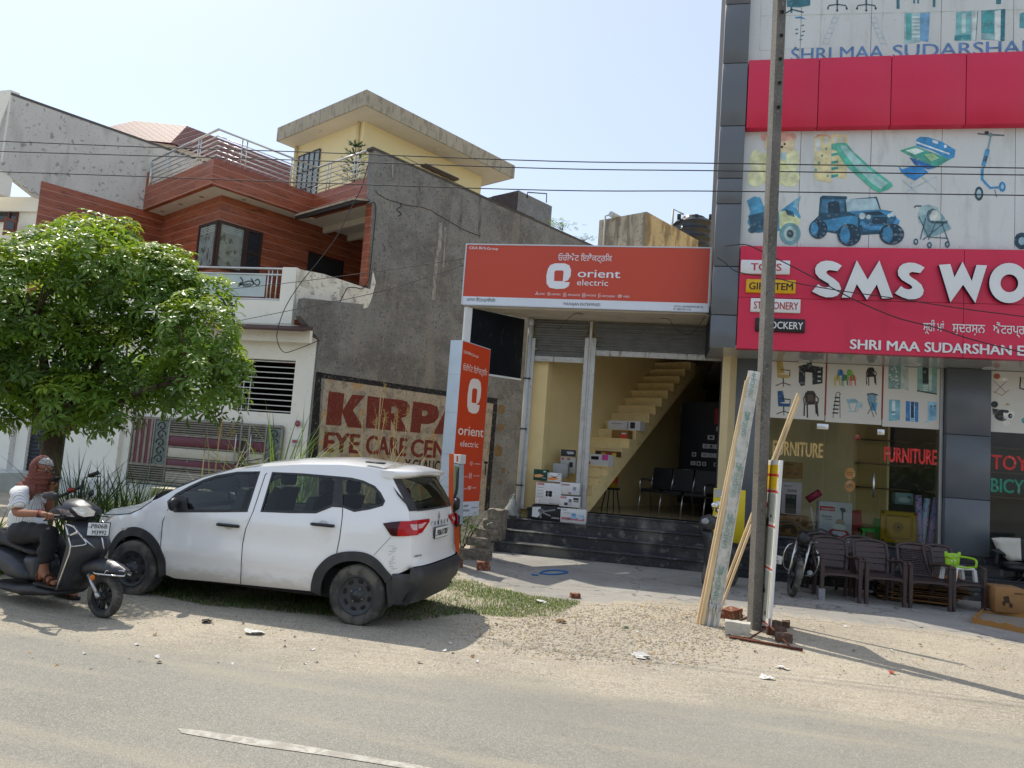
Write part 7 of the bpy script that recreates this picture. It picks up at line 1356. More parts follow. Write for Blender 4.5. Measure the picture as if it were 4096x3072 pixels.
q = thing('advert_board', 'tall yellow red and white advertising board on a rusty stand, close right of the pole', 'board', V((1.4, 9.2, 0)))
nb_ = at_y(622, 1345, 8.86, 'Y6'); X0 = nb_.x; zb, zt = nb_.z, at_y(708, 234, 8.86, 'Y6').z; tilt = (at_y(700, 234, 8.86, 'Y6').x-X0); L_ = .86
def bpt(u, v, o=0): return V((X0+tilt*v-o-.13*u, 8.86+u*L_, lerp(zb, zt, v)))
m = MB(); m.prism([bpt(0, 0), bpt(1, 0), bpt(1, 1), bpt(0, 1)], (.03, 0, 0), 0); m.build('frame', M_wht, q)
m = MB(); e = .003
def bq(u0, u1, v0, v1, mi, o=0.003): m.poly([bpt(u0, v0, o), bpt(u1, v0, o), bpt(u1, v1, o), bpt(u0, v1, o)][::-1], mi)
bq(.02, .98, .01, .99, 0); bq(.06, .94, .82, .97, 1, .006); bq(.02, .98, .90, .915, 2, .008); bq(.02, .98, .80, .815, 2, .008); bq(.06, .94, .62, .79, 3, .006); bq(.08, .5, .36, .58, 3, .006); bq(.55, .92, .36, .58, 4, .006); bq(.06, .94, .05, .32, 3, .006); bq(.02, .98, .59, .6, 2, .008); bq(.02, .98, .335, .345, 2, .008)
for k in range(22): u = random.uniform(.1, .85); v = random.uniform(.06, .78); bq(u, u+random.uniform(.03, .1), v, v+random.uniform(.008, .05), random.choice((2, 4, 5, 5)), .009)
for k in range(3): bq(.03, .97, .01, .02, 2, .007)
m.build('poster', [flat('#d9d6cc'), flat('#d9b21f'), flat('#c22f28'), flat('#a9aca0'), flat('#7d8f4a'), flat('#2f3130')], q)
M_rst = pm('rusty_steel', '#5a2f1f', .85, var=.25, vs=14, layers=((20, .55, .7, '#2f1c15', .6),)); m = MB()
y0_ = at_z(640, 1450, .03, 'Y6'); g1, g2 = at_z(362, 1405, .02, 'Y6'), at_z(848, 1492, .02, 'Y6'); md_ = V((X0+.01, 8.87, 0)); m.tube([g1, g2], .016, 4); m.tube([md_+UP*.02, md_+UP*(zb+.1)], .016, 4); m.tube([lerp(g1, g2, .25), md_+UP*(zb+.02)], .013, 4); m.tube([lerp(g1, g2, .85), md_+UP*(zb+.02)], .013, 4)
h1, h2 = g1+V((.1, .86, 0)), g2+V((-.1, .86, 0)); m.tube([h1, h2], .016, 4); m.tube([md_+V((0, .86, .02)), md_+V((0, .86, zb+.1))], .016, 4); m.tube([lerp(h1, h2, .1), md_+V((0, .86, zb))], .013, 4); m.tube([lerp(h1, h2, .9), md_+V((0, .86, zb))], .013, 4); m.build('stand', M_rst, q)
M_brk = pm('red_brick', '#74432f', .95, var=.15, vs=10, layers=((18, .5, .66, '#b7a48f', .6), (40, .6, .7, '#5d2f22', .5)), bump=(45, .5))
def brick(name, label, p, rz, mat=M_brk, sz=(.22, .1, .07), rx=0, cat='brick', grp=None):
    m = MB(); bm = bmesh.new(); bmesh.ops.create_cube(bm, size=1)
    bmesh.ops.subdivide_edges(bm, edges=bm.edges[:], cuts=3, use_grid_fill=True)
    for v in bm.verts: v.co = V((v.co.x*sz[0], v.co.y*sz[1], v.co.z*sz[2]))+V((random.uniform(-1, 1), random.uniform(-1, 1), random.uniform(-1, 1)))*max(.005, .09*min(sz)-.008)
    m.bm(bm, 0, TM(p+UP*sz[2]/2, rz, rx)); return tag(m.build(name, mat), label, cat, grp)
M_dbr = pm('dusty_broken_brick', '#5f473a', .95, var=.2, vs=10, layers=((14, .5, .66, '#8d7f6e', .6),), bump=(40, .6))
M_wbr = pm('whitewashed_brick', '#bdb8ac', .95, var=.1, layers=((14, .55, .7, '#8a8176', .5),), bump=(40, .4))
brick('brick', 'whitewashed brick on the left foot of the rusty stand', at_z(412, 1405, .0, 'Y6')+UP*.03, R_(-8), M_wbr, (.26, .13, .13)); brick('brick', 'red brick standing left of the pole foot', at_z(372, 1280, 0, 'Y6'), R_(60), M_brk, (.3, .16, .11))
for (x, y, rz, l, sz) in ((655, 1345, 20, 'topmost brick of the heap on the stand right of the pole', (.2, .13, .1)), (690, 1395, 50, 'middle broken brick of the heap on the stand', (.2, .13, .11)), (720, 1440, 10, 'front broken brick of the heap on the stand', (.2, .14, .12)), (735, 1340, 80, 'rear broken brick of the heap on the stand', (.16, .11, .09)), (640, 1390, 0, 'small broken brick beside the board bottom edge', (.15, .1, .08))): brick('broken_brick', l, at_z(x, y, 0, 'Y6'), R_(rz), M_dbr, [k*.78 for k in sz])
# == plastic chairs
M_ch = pm('brown_chair_plastic', '#433634', .5, var=.1, vs=4, layers=((5, .55, .75, '#5e4038', .45), (18, .62, .75, '#6b5b50', .35)))
def armchair3(name, label, woven=False):
    """moulded plastic armchair, front towards -Y, origin on the ground"""
    q = thing(name, label, 'chair')
    for sx in (-1, 1):
        m = MB(); m.loft([[V((sx*(.27-ix), y-.235, z)) for ix, y in ((-.024+k2, -.03), (.03-k2, -.03), (.03-k2, .022), (-.024+k2, .022))] for z, k2 in ((0, .008), (.2, .003), (.42, 0), (.62, .004))], 0, True, False); m.build('leg', M_ch, q, world=False)
        m = MB(); m.loft([[V((sx*(.225+o), y+d_, z)) for o, y in ((-.02, -.02), (.02, -.02), (.02, .022), (-.02, .022))] for z, d_, o2 in ((0, .27, 0), (.2, .23, 0), (.42, .2, 0))], 0, True, False); m.build('leg', M_ch, q, world=False)
        m = MB(); pts = [(-.27, -.265, .6), (-.275, -.2, .635), (-.27, 0, .625), (-.25, .17, .6), (-.225, .23, .62)]; m.tube(catmull([(sx*-x, y, z) for x, y, z in pts], 4), .027, 8, flat=.7); m.build('arm', M_ch, q, world=False)
    m = MB(); rows = []
    for j in range(8):
        y = lerp(-.25, .2, j/7); rows.append([V((x*(1-.06*j/7), y, .415-.02*math.sin(j/7*3.1)-.012*(1-(x/.25)**2)+(-.03 if j == 0 else 0))) for x in [lerp(-.25, .25, k/8) for k in range(9)]])
    n = 9; m.add([p for r in rows for p in r], [(a*n+k, a*n+k+1, (a+1)*n+k+1, (a+1)*n+k) for a in range(7) for k in range(8)], 0, True); m.add([p-UP*.018 for r in rows for p in r], [(a*n+k, (a+1)*n+k, (a+1)*n+k+1, a*n+k+1) for a in range(7) for k in range(8)], 0, True)
    m.prism([(-.25, -.255, .33), (-.2, -.255, .365), (0, -.26, .375), (.2, -.255, .365), (.25, -.255, .33), (.25, -.255, .4), (-.25, -.255, .4)], (0, .016, 0), 0); m.build('seat', M_ch, q, world=False)
    def bp(x, z, o=0): return V((x, .2+.17*(z-.4)/.46+.03*(1-(x/.24)**2)-o, z))
    m = MB(); wd_ = lambda z: .215+.035*math.sin((z-.4)/.46*2.6)
    def slab(x0, x1, z0, z1, th=.014):
        xs = [lerp(x0, x1, k/6) for k in range(7)]; fr = [bp(x, z0) for x in xs]+[bp(x, z1) for x in xs]; m.add(fr+[p+V((0, th, 0)) for p in fr], [(k, k+1, 8+k, 7+k) for k in range(6)]+[(14+k, 21+k, 22+k, 15+k) for k in range(6)]+[(k, 14+k, 15+k, k+1) for k in range(6)]+[(7+k, 8+k, 22+k, 21+k) for k in range(6)]+[(0, 7, 21, 14), (6, 20, 27, 13)], 0, False)
    if not woven:
        zs = [.43, .53, .61, .69, .77]
        for a, b in zip(zs, zs[1:]): slab(-wd_(a)+.03, wd_(a)-.03, a+.012, b)
        slab(-wd_(.78)+.03, wd_(.78)-.03, .782, .84)
    else:
        for k in range(14): z = .45+k*.026; m.tube([bp(x, z, .004*(1 if (i+k) % 2 else -1)) for i, x in enumerate([lerp(-wd_(z)+.05, wd_(z)-.05, i/14) for i in range(15)])], .0115, 5, flat=.8)
        slab(-wd_(.78)+.03, wd_(.78)-.03, .80, .845); slab(-.18, .18, .42, .445)
        for k in range(6): m.tube([bp(lerp(-.15, .15, k/5), z, -.008) for z in (.44, .6, .8)], .008, 4)
    for sx in (-1, 1): m.tube(catmull([bp(sx*wd_(z), z)+V((0, .008, 0)) for z in (.40, .5, .6, .7, .78, .83)]+[bp(sx*.12, .865)+V((0, .008, 0)), bp(0, .872)+V((0, .008, 0))], 4), .024, 8, flat=.8)
    m.build('backrest', M_ch, q, world=False); return q
def sticker(q, x, z, col, w_=.05, h=.075, txt=False):
    m = MB(); y = .2+.17*(z-.4)/.46+.03*(1-(x/.24)**2)-.004; m.prism([(x-w_/2, y, z-h/2), (x+w_/2, y, z-h/2), (x+w_/2, y+.17*h/.46, z+h/2), (x-w_/2, y+.17*h/.46, z+h/2)], (0, -.002, 0), 0); m.add([(x+.014*math.cos(a), y-.003+.05*.17, z+.012+.014*math.sin(a)) for a in [i*.63 for i in range(10)]], [list(range(10))], 1); m.build('price_tag', [flat(col), flat('#8a8272')], q, world=False)
def chair_at(q, fl, fr, z='Y8', copy=True, label=None):
    a, b = at_z(*fl, 0, z), at_z(*fr, 0, z); c = (a+b)/2; d = (b-a); rz = math.atan2(d.y, d.x); bk = V((-math.sin(rz), math.cos(rz), 0)); loc = c+bk*.25
    if copy: return dup(q, loc, rz, label, group='plastic armchairs in front of the shop')
    q.location = loc; q.rotation_euler = (0, 0, rz); q['group'] = 'plastic armchairs in front of the shop'; return q
c1 = armchair3('plastic_armchair', 'brown slatted plastic armchair with taped leg, leftmost of the front row'); chair_at(c1, (492, 728), (803, 756), copy=False)
chair_at(c1, (852, 762), (1185, 790), label='brown slatted plastic armchair without tag, second in the front row')
k1 = chair_at(c1, (420, 672), (735, 700), label='brown slatted armchair with gold tag, standing behind the leftmost front chair'); k2 = chair_at(c1, (760, 708), (1080, 735), label='brown slatted armchair with white triangular tag behind the second front chair')
sticker(k1, -.19, .79, '#c9c1a8'); sticker(c1, -.19, .76, '#cfc6ac'); sticker(k2, -.17, .8, '#c4d0d6')
m = MB(); m.loft([[V((-.27+x, -.235+y, z)) for x, y in ((-.045, -.04), (.045, -.04), (.045, .035), (-.045, .035))] for z in (.005, .07, .13, .17)], 0, True, False); m.build('tape', pm('crumpled_tape', '#8f8d94', .25, var=.25, vs=25, bump=(40, .8)), c1, world=False)
c3 = armchair3('plastic_armchair', 'brown plastic armchair with basket weave back, third in the front row', True); chair_at(c3, (1252, 798), (1530, 824), copy=False)
c4 = chair_at(c1, (1556, 826), (1868, 834), label='brown plastic armchair at the right end, carrying the green baby seat')
for ch in list(c4.children):
    if ch.name.startswith(('price_tag', 'tape')): bpy.data.objects.remove(ch)
Tb = Matrix.LocRotScale(c4.location, c4.rotation_euler, None); M_lime = pm('lime_plastic', '#93c01f', .35, var=.05)
q = thing('baby_seat', 'lime green bear faced baby seat with white legs on a brown armchair', 'baby seat', Tb @ V((.02, -.02, .42)), c4.rotation_euler.z)
m = MB(); P2 = lambda u, v, w_: V((u, v, w_)); inflate(m, [(-.12, .2), (.12, .2), (.135, .3), (.15, .37), (.14, .4), (.105, .4), (.085, .375), (0, .38), (-.085, .375), (-.105, .4), (-.14, .4), (-.15, .37), (-.135, .3)], .1, .014, .03, 0, .03, P2)
for sx in (-1, 1): m.tube(catmull([(sx*.13, .1, .33), (sx*.19, .02, .33), (sx*.2, -.12, .31), (sx*.19, -.13, .2)], 4), .016, 8)
m.tube([(-.19, -.12, .21), (0, -.15, .2), (.19, -.12, .21)], .016, 8); bk = m.build('seat_back', M_lime, q, world=False)
m = MB()
for sx in (-1, 1): m.ball((sx*.055, .083, .32), .016, .005, .016, 1, 1); m.ball((sx*.055, .078, .32), .009, .004, .009, 2, 1)
m.ball((0, .082, .265), .042, .008, .03, 1, 2); m.ball((0, .073, .275), .011, .004, .008, 2, 1); m.tube([(-.015, .073, .258), (0, .072, .252), (.015, .073, .258)], .003, 4, 2); m.build('bear_face', [M_lime, M_wht, M_black], bk, world=False)
m = MB(); m.rbox(-.17, .17, -.15, .12, .165, .2, .015)
for sx in (-1, 1):
    for sy in (-.13, .1): m.loft([[V((sx*(.16+o*.03-a), sy+b, z)) for a, b in ((-.025, -.02), (.025, -.02), (.025, .02), (-.025, .02))] for z, o in ((0, 1), (.17, 0))], 0, True, False)
m.build('leg_frame', M_wht, q, world=False)
# == cartons and goods
M_card = pm('brown_cardboard', '#9a7146', .85, var=.1, vs=5, layers=((9, .56, .7, '#7d5733', .4),))
def carton(name, label, z, tl, br, Y, dp, col, deco=(), texts=(), cat='box', grp=None, rz=0):
    """box whose front face spans the traced corners; deco = coloured shapes, texts = words printed on the front"""
    a, b = at_y(*tl, Y, z), at_y(*br, Y, z); x0, x1, z0, z1 = a.x, b.x, b.z, a.z; q = thing(name, label, cat, V(((x0+x1)/2, Y, z0)), 0, grp)
    m = MB(); m.rbox(x0, x1, Y, Y+dp, z0, z1, min(.006, (x1-x0)*.1), 0, seg=1); m.build('body', col if not isinstance(col, str) else flat(col, .6), q)
    if deco or texts:
        m = MB(); cs = []
        def ci(c):
            if c not in cs: cs.append(c)
            return cs.index(c)
        U = lambda u, v, l=.002: V((lerp(x0, x1, u), Y-l, lerp(z1, z0, v)))
        for i, (pts, c) in enumerate(deco): m.poly([U(u, v, .002+.0012*i) for u, v in pts][::-1], ci(c))
        for tx, u0, u1, v, h, c in texts: m.text(tx, U(u0, v, .005+.0015*len(deco)), (1, 0, 0), UP, h*(z1-z0), ci(c), w=(u1-u0)*(x1-x0), bold=.012)
        m.build('print', [flat(c, .5) for c in cs], q)
    return q
def rc(a, b, c, d): return [(a, b), (c, b), (c, d), (a, d)]
def el(cx, cy, r, ry=None, n=14): return ell(cx, cy, r, ry or r, n)
g1_ = 'appliance boxes on the shop steps'; YB1 = 14.1; WB = '#d3d3d2'
carton('appliance_box', 'black ceiling fan box at the bottom left of the pile on the steps', 'Y5', (660, 237), (890, 384), YB1, .3, '#191a1d', [([(.02, .15), (.3, .1), (.34, .55), (.2, .8), (.02, .75)], '#cfd0d0'), (el(.33, .35, .12, .14), '#5c5f63'), ([(.36, .35), (.78, .16), (.8, .26), (.4, .42)], '#7d7f82'), ([(.3, .4), (.36, .8), (.29, .82), (.26, .45)], '#7d7f82'), ([(.4, .42), (.66, .6), (.62, .66), (.36, .48)], '#8b8d90'), (rc(.86, .06, .97, .12), '#cfd0d0')], [('SUBARIS', .69, .95, .78, .1, '#d8d8d8')], grp=g1_)
carton('appliance_box', 'white mixer box printed with pale blue jugs at the bottom right of the pile', 'Y5', (892, 265), (1090, 397), YB1-.02, .3, WB, [(rc(.05, .62, .95, .8), '#b4707a'), (rc(.42, .28, .62, .68), '#8fb6d0'), (el(.52, .4, .07, .1), '#5f8fb5'), (rc(.68, .36, .86, .7), '#a9c6d8'), (rc(.86, .4, .93, .55), '#8fb0c4'), (el(.33, .72, .08, .08), '#6f6a72'), (rc(.05, .08, .25, .13), '#8b8b90')], [('mixer', .12, .4, .34, .1, '#7b8aa0')], grp=g1_)
bz = at_y(890, 237, YB1, 'Y5').z
carton('appliance_box', 'tall white wall fan box with a four leaf fan picture in the pile', 'Y5', (695, 57), (886, 244), YB1+.02, .28, WB, [(rc(.04, .02, .32, .11), '#b9202c'), (el(.53, .5, .2, .2), '#e0e0e0')] + [(el(.53+.085*math.cos(a), .5+.09*math.sin(a), .075, .085), '#15161a') for a in (.8, 2.4, 3.9, 5.5)] + [(rc(.49, .02, .5, .95), '#f0f0f0'), (rc(.02, .76, .13, .93), '#ececec')] + [(rc(.05, .22+k*.14, .3, .24+k*.14), '#8b8b90') for k in range(4)], [('POLAR', .07, .3, .095, .055, '#e9e4e4'), ('2', .04, .1, .87, .08, '#303030'), ('ANNEXER', .56, .95, .98, .05, '#303030')], grp=g1_)
carton('appliance_box', 'white mixer box with red word, right of the tall fan box', 'Y5', (882, 165), (1040, 265), YB1+.01, .28, WB, [(rc(.04, .05, .34, .22), '#b9525c'), (rc(.46, .25, .6, .55), '#6b6f78'), (rc(.44, .55, .62, .85), '#b9bcc4'), (rc(.25, .6, .42, .86), '#3a3038'), (rc(.68, .1, .95, .3), '#2c2c30'), (rc(.7, .35, .95, .5), '#7c7c82')], [('POLAR', .07, .32, .18, .1, '#ead9da')], grp=g1_)
carton('appliance_box', 'white juicer box on top of the red worded mixer box', 'Y5', (887, 57), (1040, 165), YB1+.03, .26, WB, [(rc(.05, .1, .5, .24), '#c9a0a4'), (rc(.66, .32, .82, .6), '#8a8d96'), (rc(.68, .6, .84, .92), '#c2c4ca'), (rc(.45, .8, .58, .96), '#77777f')], [('USHER', .07, .46, .22, .1, '#6f5b60')], grp=g1_)
carton('appliance_box', 'green ceiling fan box, top left of the pile on the steps', 'Y4', (385, 1402), (492, 1502), YB1+.06, .22, '#12402f', [([(.06, .5), (.6, .38), (.75, .55), (.5, .72), (.1, .72)], '#d39a6a'), ([(.3, .1), (.7, .42), (.6, .48), (.28, .2)], '#131513'), (rc(.72, .1, .9, .22), '#b9cfc4')], [('sunrise', .62, .92, .78, .1, '#d0ded6')], grp=g1_)
carton('appliance_box', 'white and orange ceiling fan box beside the green one', 'Y4', (492, 1430), (606, 1512), YB1+.08, .22, WB, [([(.1, .62), (.5, .4), (.9, .62), (.5, .85), (.12, .8)], '#d9823c'), ([(.2, .2), (.5, .45), (.88, .28), (.52, .58)], '#1c1c20'), (rc(.8, .08, .95, .18), '#7a7a7a')], grp=g1_)
carton('appliance_box', 'plain grey carton standing behind the white and orange fan box', 'Y4', (545, 1352), (662, 1475), YB1+.5, .25, '#9c9d9c', grp=g1_); carton('appliance_box', 'white carton with red labels and a heater picture behind the pile', 'Y4', (606, 1300), (722, 1440), YB1+.78, .25, '#b9b8b4', [(rc(.05, .06, .25, .16), '#b9202c'), (rc(.45, .06, .65, .16), '#b9202c'), (rc(.6, .3, .85, .62), '#1c1d22')], grp=g1_); carton('appliance_box', 'dark iron box on top of the red labelled carton', 'Y4', (612, 1238), (722, 1300), YB1+.8, .22, '#3c3e46', [([(.4, .3), (.9, .25), (.95, .6), (.5, .7)], '#b9bcc4')], grp=g1_)
def tread(k): return SB0+rn*k, SZ0+rs*(k+1)
def on_tread(name, label, k, a0, a1, h, dp, col, cat='box', deco=None):
    b, z = tread(k); q = thing(name, label, cat, ab((a0+a1)/2, b, z), 0, 'boxes on the stair treads'); m = MB(); m.prism([ab(a0, b+.01, z), ab(a1, b+.01, z), ab(a1, b+.01+dp, z), ab(a0, b+.01+dp, z)], UP*h, 0); m.build('body', flat(col, .6), q)
    m = MB(); cs = []
    for (u0, v0, u1, v1, c) in deco or ():
        if c not in cs: cs.append(c)
        m.poly([ab(lerp(a0, a1, u0), b+.007, z+h*(1-v1)), ab(lerp(a0, a1, u1), b+.007, z+h*(1-v1)), ab(lerp(a0, a1, u1), b+.007, z+h*(1-v0)), ab(lerp(a0, a1, u0), b+.007, z+h*(1-v0))], cs.index(c))
    if cs: m.build('print', [flat(c) for c in cs], q)
on_tread('appliance_box', 'white water heater box with pink corner low on the staircase', 4, -.62, .0, .23, .2, WB, deco=((.03, .08, .2, .2, '#b9202c'), (.32, .2, .62, .5, '#14151a'), (.75, .02, .99, .5, '#d14f9a'), (.02, .7, .3, .95, '#b5574f')))
on_tread('goods_tray', 'small colourful spare parts heaped on a stair tread above the heater box', 5, -.5, .02, .11, .18, '#6f4a33', 'goods', ((.0, .2, .25, 1, '#2c2a26'), (.3, .3, .5, 1, '#b0a030'), (.55, .1, .75, .9, '#a03030'), (.8, .3, 1, 1, '#c9b02c')))
on_tread('open_carton', 'open brown carton with red and white packet on a stair tread', 7, -.45, -.05, .18, .18, '#8a6238', 'box', ((.55, .45, .95, 1, '#c9412f'), (.62, .3, .9, .5, '#d8d6d0'))); on_tread('appliance_box', 'long white box with lamp picture, highest box on the staircase', 8, -.72, .08, .2, .2, WB, deco=((.1, .3, .45, .38, '#8a8a8e'), (.6, .1, .64, .9, '#8a8a8e'), (.7, .15, .85, .8, '#2a2a2c')))
b, z = tread(0); q = thing('junction_box', 'grey electrical box with a black plug and lead on the lowest stair', 'electrical box', ab(-.6, b, z)); m = MB(); m.prism([ab(-.75, b-.05, z), ab(-.1, b-.05, z), ab(-.1, b+.12, z), ab(-.75, b+.12, z)], UP*.16, 0); m.build('body', flat('#9fa6ad', .4), q); m = MB(); m.tube(catmull([ab(-.1, b, z+.08), ab(.0, b-.05, z+.06), ab(.1, b-.1, z-.1), ab(.02, b-.1, z-.35), ab(-.08, b-.1, z-.4)], 5), .01, 6); m.build('lead', M_black, q)
q = thing('switch_display', 'black display board covered with sample switches under the staircase', 'display board', ab(.6, 2.6, ZF)); dB = 2.7
m = MB(); m.prism([ab(.02, dB, ZF+.2), ab(1.12, dB, ZF+.2), ab(1.12, dB, ZF+2.5), ab(.02, dB, ZF+2.5)], B_*.05, 0); m.build('board', flat('#10121a', .5), q)
m = MB(); random.seed(3)
for i in range(7):
    for j in range(9):
        a, z = .1+i*.14+random.uniform(-.02, .02), ZF+.5+j*.2; w2, h2 = random.choice(((.05, .05), (.06, .045), (.08, .05), (.045, .045)))
        if random.random() < .85 and z < ZF+.9+a*1.1: m.prism([ab(a-w2, dB-.012, z-h2), ab(a+w2, dB-.012, z-h2), ab(a+w2, dB-.012, z+h2), ab(a-w2, dB-.012, z+h2)], B_*.01, 0); m.prism([ab(a-w2*.5, dB-.015, z-h2*.6), ab(a+w2*.5, dB-.015, z-h2*.6), ab(a+w2*.5, dB-.015, z+h2*.6), ab(a-w2*.5, dB-.015, z+h2*.6)], B_*.004, random.choice((1, 1, 2)))
m.prism([ab(.85, dB-.01, ZF+2.0), ab(1.08, dB-.01, ZF+2.0), ab(1.08, dB-.01, ZF+2.35), ab(.85, dB-.01, ZF+2.35)], B_*.008, 3); m.build('switch_samples', [flat('#b9bab8'), flat('#8d8f92'), flat('#3a3c42'), flat('#8e1f2c')], q); random.seed(11)
q = thing('waiting_bench', 'row of black visitor seats on chrome legs inside the electrical shop', 'bench', ab(.75, 1.2, ZF));
for i in range(3):
    a = .25+i*.5; m = MB(); m.prism([ab(a-.22, 1.1, ZF+.42), ab(a+.22, 1.1, ZF+.42), ab(a+.22, 1.55, ZF+.44), ab(a-.22, 1.55, ZF+.44)], UP*.06, 0); m.build('seat', flat('#15161a', .5), q); m = MB(); m.prism([ab(a-.22, 1.55, ZF+.5), ab(a+.22, 1.55, ZF+.5), ab(a+.22, 1.6, ZF+.95), ab(a-.22, 1.6, ZF+.95)], B_*.05, 0); m.build('backrest', flat('#15161a', .5), q)
for i in range(4):
    a = .0+i*.5; m = MB(); m.tube([ab(a, 1.05, ZF+.005), ab(a, 1.12, ZF+.42), ab(a, 1.5, ZF+.42), ab(a, 1.62, ZF+.005)], .016, 8); m.tube([ab(a, 1.5, ZF+.42), ab(a, 1.66, ZF+.95)], .014, 8)
    if i in (0, 3): m.tube(catmull([ab(a, 1.55, ZF+.66), ab(a, 1.2, ZF+.68), ab(a, 1.08, ZF+.62), ab(a, 1.1, ZF+.45)], 4), .022, 8)
    m.build('leg', M_steel, q)
q = thing('stool', 'small black round stool under the stairs carrying a yellow bucket', 'stool', ab(-.25, .55, ZF)); so = ab(-.3, .45, ZF); m = MB(); m.lathe([(0, .42), (.17, .42), (.18, .44), (.17, .46), (0, .46)], TM(so), 16); m.build('seat', flat('#1a1a1c'), q)
for k in range(4): a = k*math.pi/2+.4; m = MB(); m.tube([so+V((.12*math.cos(a), .12*math.sin(a), .43)), so+V((.2*math.cos(a), .2*math.sin(a), 0))], .013, 6); m.build('leg', flat('#1a1a1c'), q)
m = MB(); m.lathe([(.1, .46), (.15, .74), (.16, .745), (.145, .74), (.095, .47)], TM(so), 16, 0); m.add([so+V((.152*math.cos(a), .152*math.sin(a), z)) for z in (.55, .7) for a in (-1.2, -1.0, -.8, -.6)], [(k, k+1, 5+k, 4+k) for k in range(3)], 1); tag(m.build('bucket', [flat('#c9a41f', .4), flat('#a02c22')]), 'yellow bucket with red print standing on the black stool', 'bucket')
q = thing('office_chair', 'dark swivel chair with white counter edge at the back right of the electrical shop', 'chair', ab(2.0, 1.6, ZF)); oc = ab(1.95, 1.7, 0); m = MB(); m.rbox(-.25, .25, -.25, .25, ZF+.45, ZF+.55, .04, 0, TM(oc, HA)); m.build('seat', flat('#14161c'), q); m = MB(); m.rbox(-.23, .23, .18, .27, ZF+.6, ZF+1.25, .05, 0, TM(oc, HA)); m.build('backrest', flat('#14161c'), q); m = MB(); m.tube([oc+UP*(ZF+.05), oc+UP*(ZF+.46)], .03, 8); [m.tube([oc+UP*(ZF+.08), oc+V((.27*math.cos(a), .27*math.sin(a), ZF+.03))], .02, 6) for a in (0, 1.26, 2.5, 3.8, 5)]; m.build('base', M_black, q)
q = carton('show_card', 'yellow display card with framed switches and a portrait, right of the shop steps', 'Y6', (258, 418), (455, 788), 13.0, .04, '#d1b81c', [(rc(.02, .01, .55, .17), '#a9a9a6'), (el(.32, .1, .06, .04), '#6b5345'), ([(.2, .17), (.28, .115), (.36, .115), (.45, .17)], '#e6e4df')] + [(rc(.08, .24+k*.13, .36, .32+k*.13), ('#d8d8d4', '#2c2c2c')[k % 2]) for k in range(5)] + [(rc(.13, .255+k*.13, .31, .305+k*.13), ('#f0f0ee', '#e0e0dc')[k % 2]) for k in range(5)], cat='display card')
# == behind the furniture shop window
YV = YG+.22; gv = 'goods behind the shop window'
carton('carton', 'brown toy bike carton low in the window behind the advertising board', 'Y7', (112, 1285), (362, 1462), YV, .4, M_card, [(el(.2, .72, .09, .16), '#4a3418'), (el(.55, .75, .1, .17), '#4a3418'), ([(.15, .5), (.5, .42), (.62, .6), (.3, .68)], '#3a2a18'), (rc(.6, .08, .7, .25), '#4a3418'), (el(.85, .3, .1, .2), '#5a4020'), (rc(.68, .72, .95, .86), '#5a4020')], [('Toy Bike', .05, .3, .12, .07, '#4a3418')], grp=gv)
carton('speaker_box', 'pale pink speaker carton standing on the toy bike carton', 'Y7', (152, 1026), (300, 1290), YV+.03, .3, '#c9b9c2', [(rc(.2, .38, .75, .98), '#1c1f22'), (rc(.22, .39, .45, .5), '#4d5056'), (rc(.5, .39, .72, .5), '#4d5056')], [('Megastar', .12, .5, .14, .035, '#2c2c30'), ('BIG BASS', .3, .75, .27, .04, '#2c2c30'), ('SOUND TOWER', .27, .77, .31, .025, '#2c2c30')], grp=gv)
carton('carton', 'brown printed carton above the pale pink speaker carton', 'Y7', (150, 870), (312, 1012), YV+.3, .3, M_card, [(el(.3, .7, .1, .1), '#6b4a28'), (el(.7, .7, .1, .1), '#6b4a28'), (rc(.05, .1, .6, .2), '#6b4a28')], grp=gv)
carton('walker_box', 'white baby walker carton with red ring picture in the middle of the window', 'Y7', (443, 1178), (694, 1492), YV-.04, .25, '#c2c6cb', [(rc(.03, .13, .48, .25), '#c02a2f'), ([(.62, .15), (.75, .13), (.82, .22), (.74, .26), (.74, .5), (.7, .5), (.68, .26)], '#55585c'), (el(.65, .54, .14, .1), '#a08f7c'), (el(.62, .66, .2, .08), '#d6d6d2'), ([(.3, .78), (.4, .72), (.85, .74), (.95, .82), (.75, .97), (.4, .95)], '#a81f2c'), ([(.4, .79), (.48, .76), (.8, .78), (.84, .83), (.7, .9), (.45, .88)], '#c2c6cb'), (rc(.86, .9, .97, .98), '#c9a21f')], [('toypod', .07, .45, .225, .08, '#e9e4e4'), ('Genie', .07, .4, .42, .07, '#5f8a72'), ('Noodle', .2, .4, .49, .04, '#4a6f8a')], grp=gv)
carton('carrom_board', 'square yellow carrom board with black corners standing in the window', 'Y7', (926, 1248), (1205, 1522), YV-.05, .04, '#a8860f', [(rc(0, 0, 1, .02), '#6f5a10'), (rc(0, .98, 1, 1), '#6f5a10')] + [(el(u, v, .035), '#15120c') for u in (.06, .94) for v in (.06, .94)] + [(el(.48, .5, .145), '#3a2c10'), (el(.48, .5, .125), '#a8860f')] + [(el(.48+.08*math.cos(a), .5+.08*math.sin(a), .02), '#3a2412') for a in [k*.63 for k in range(10)]] + [(el(.48, .5, .04), '#3a2412')] + [(rc(*r), '#4a3812') for r in ((.16, .14, .82, .155), (.16, .83, .82, .845), (.13, .18, .145, .8), (.84, .18, .855, .8))], cat='carrom board', grp=gv)
carton('basin_box', 'pale blue basin carton on the shelf above the carrom board', 'Y7', (1040, 1112), (1176, 1212), YV+.35, .25, '#7f9a9a', [(el(.5, .6, .35, .22), '#a8c0c0'), (el(.78, .35, .12, .14), '#4f6f72')], grp=gv)
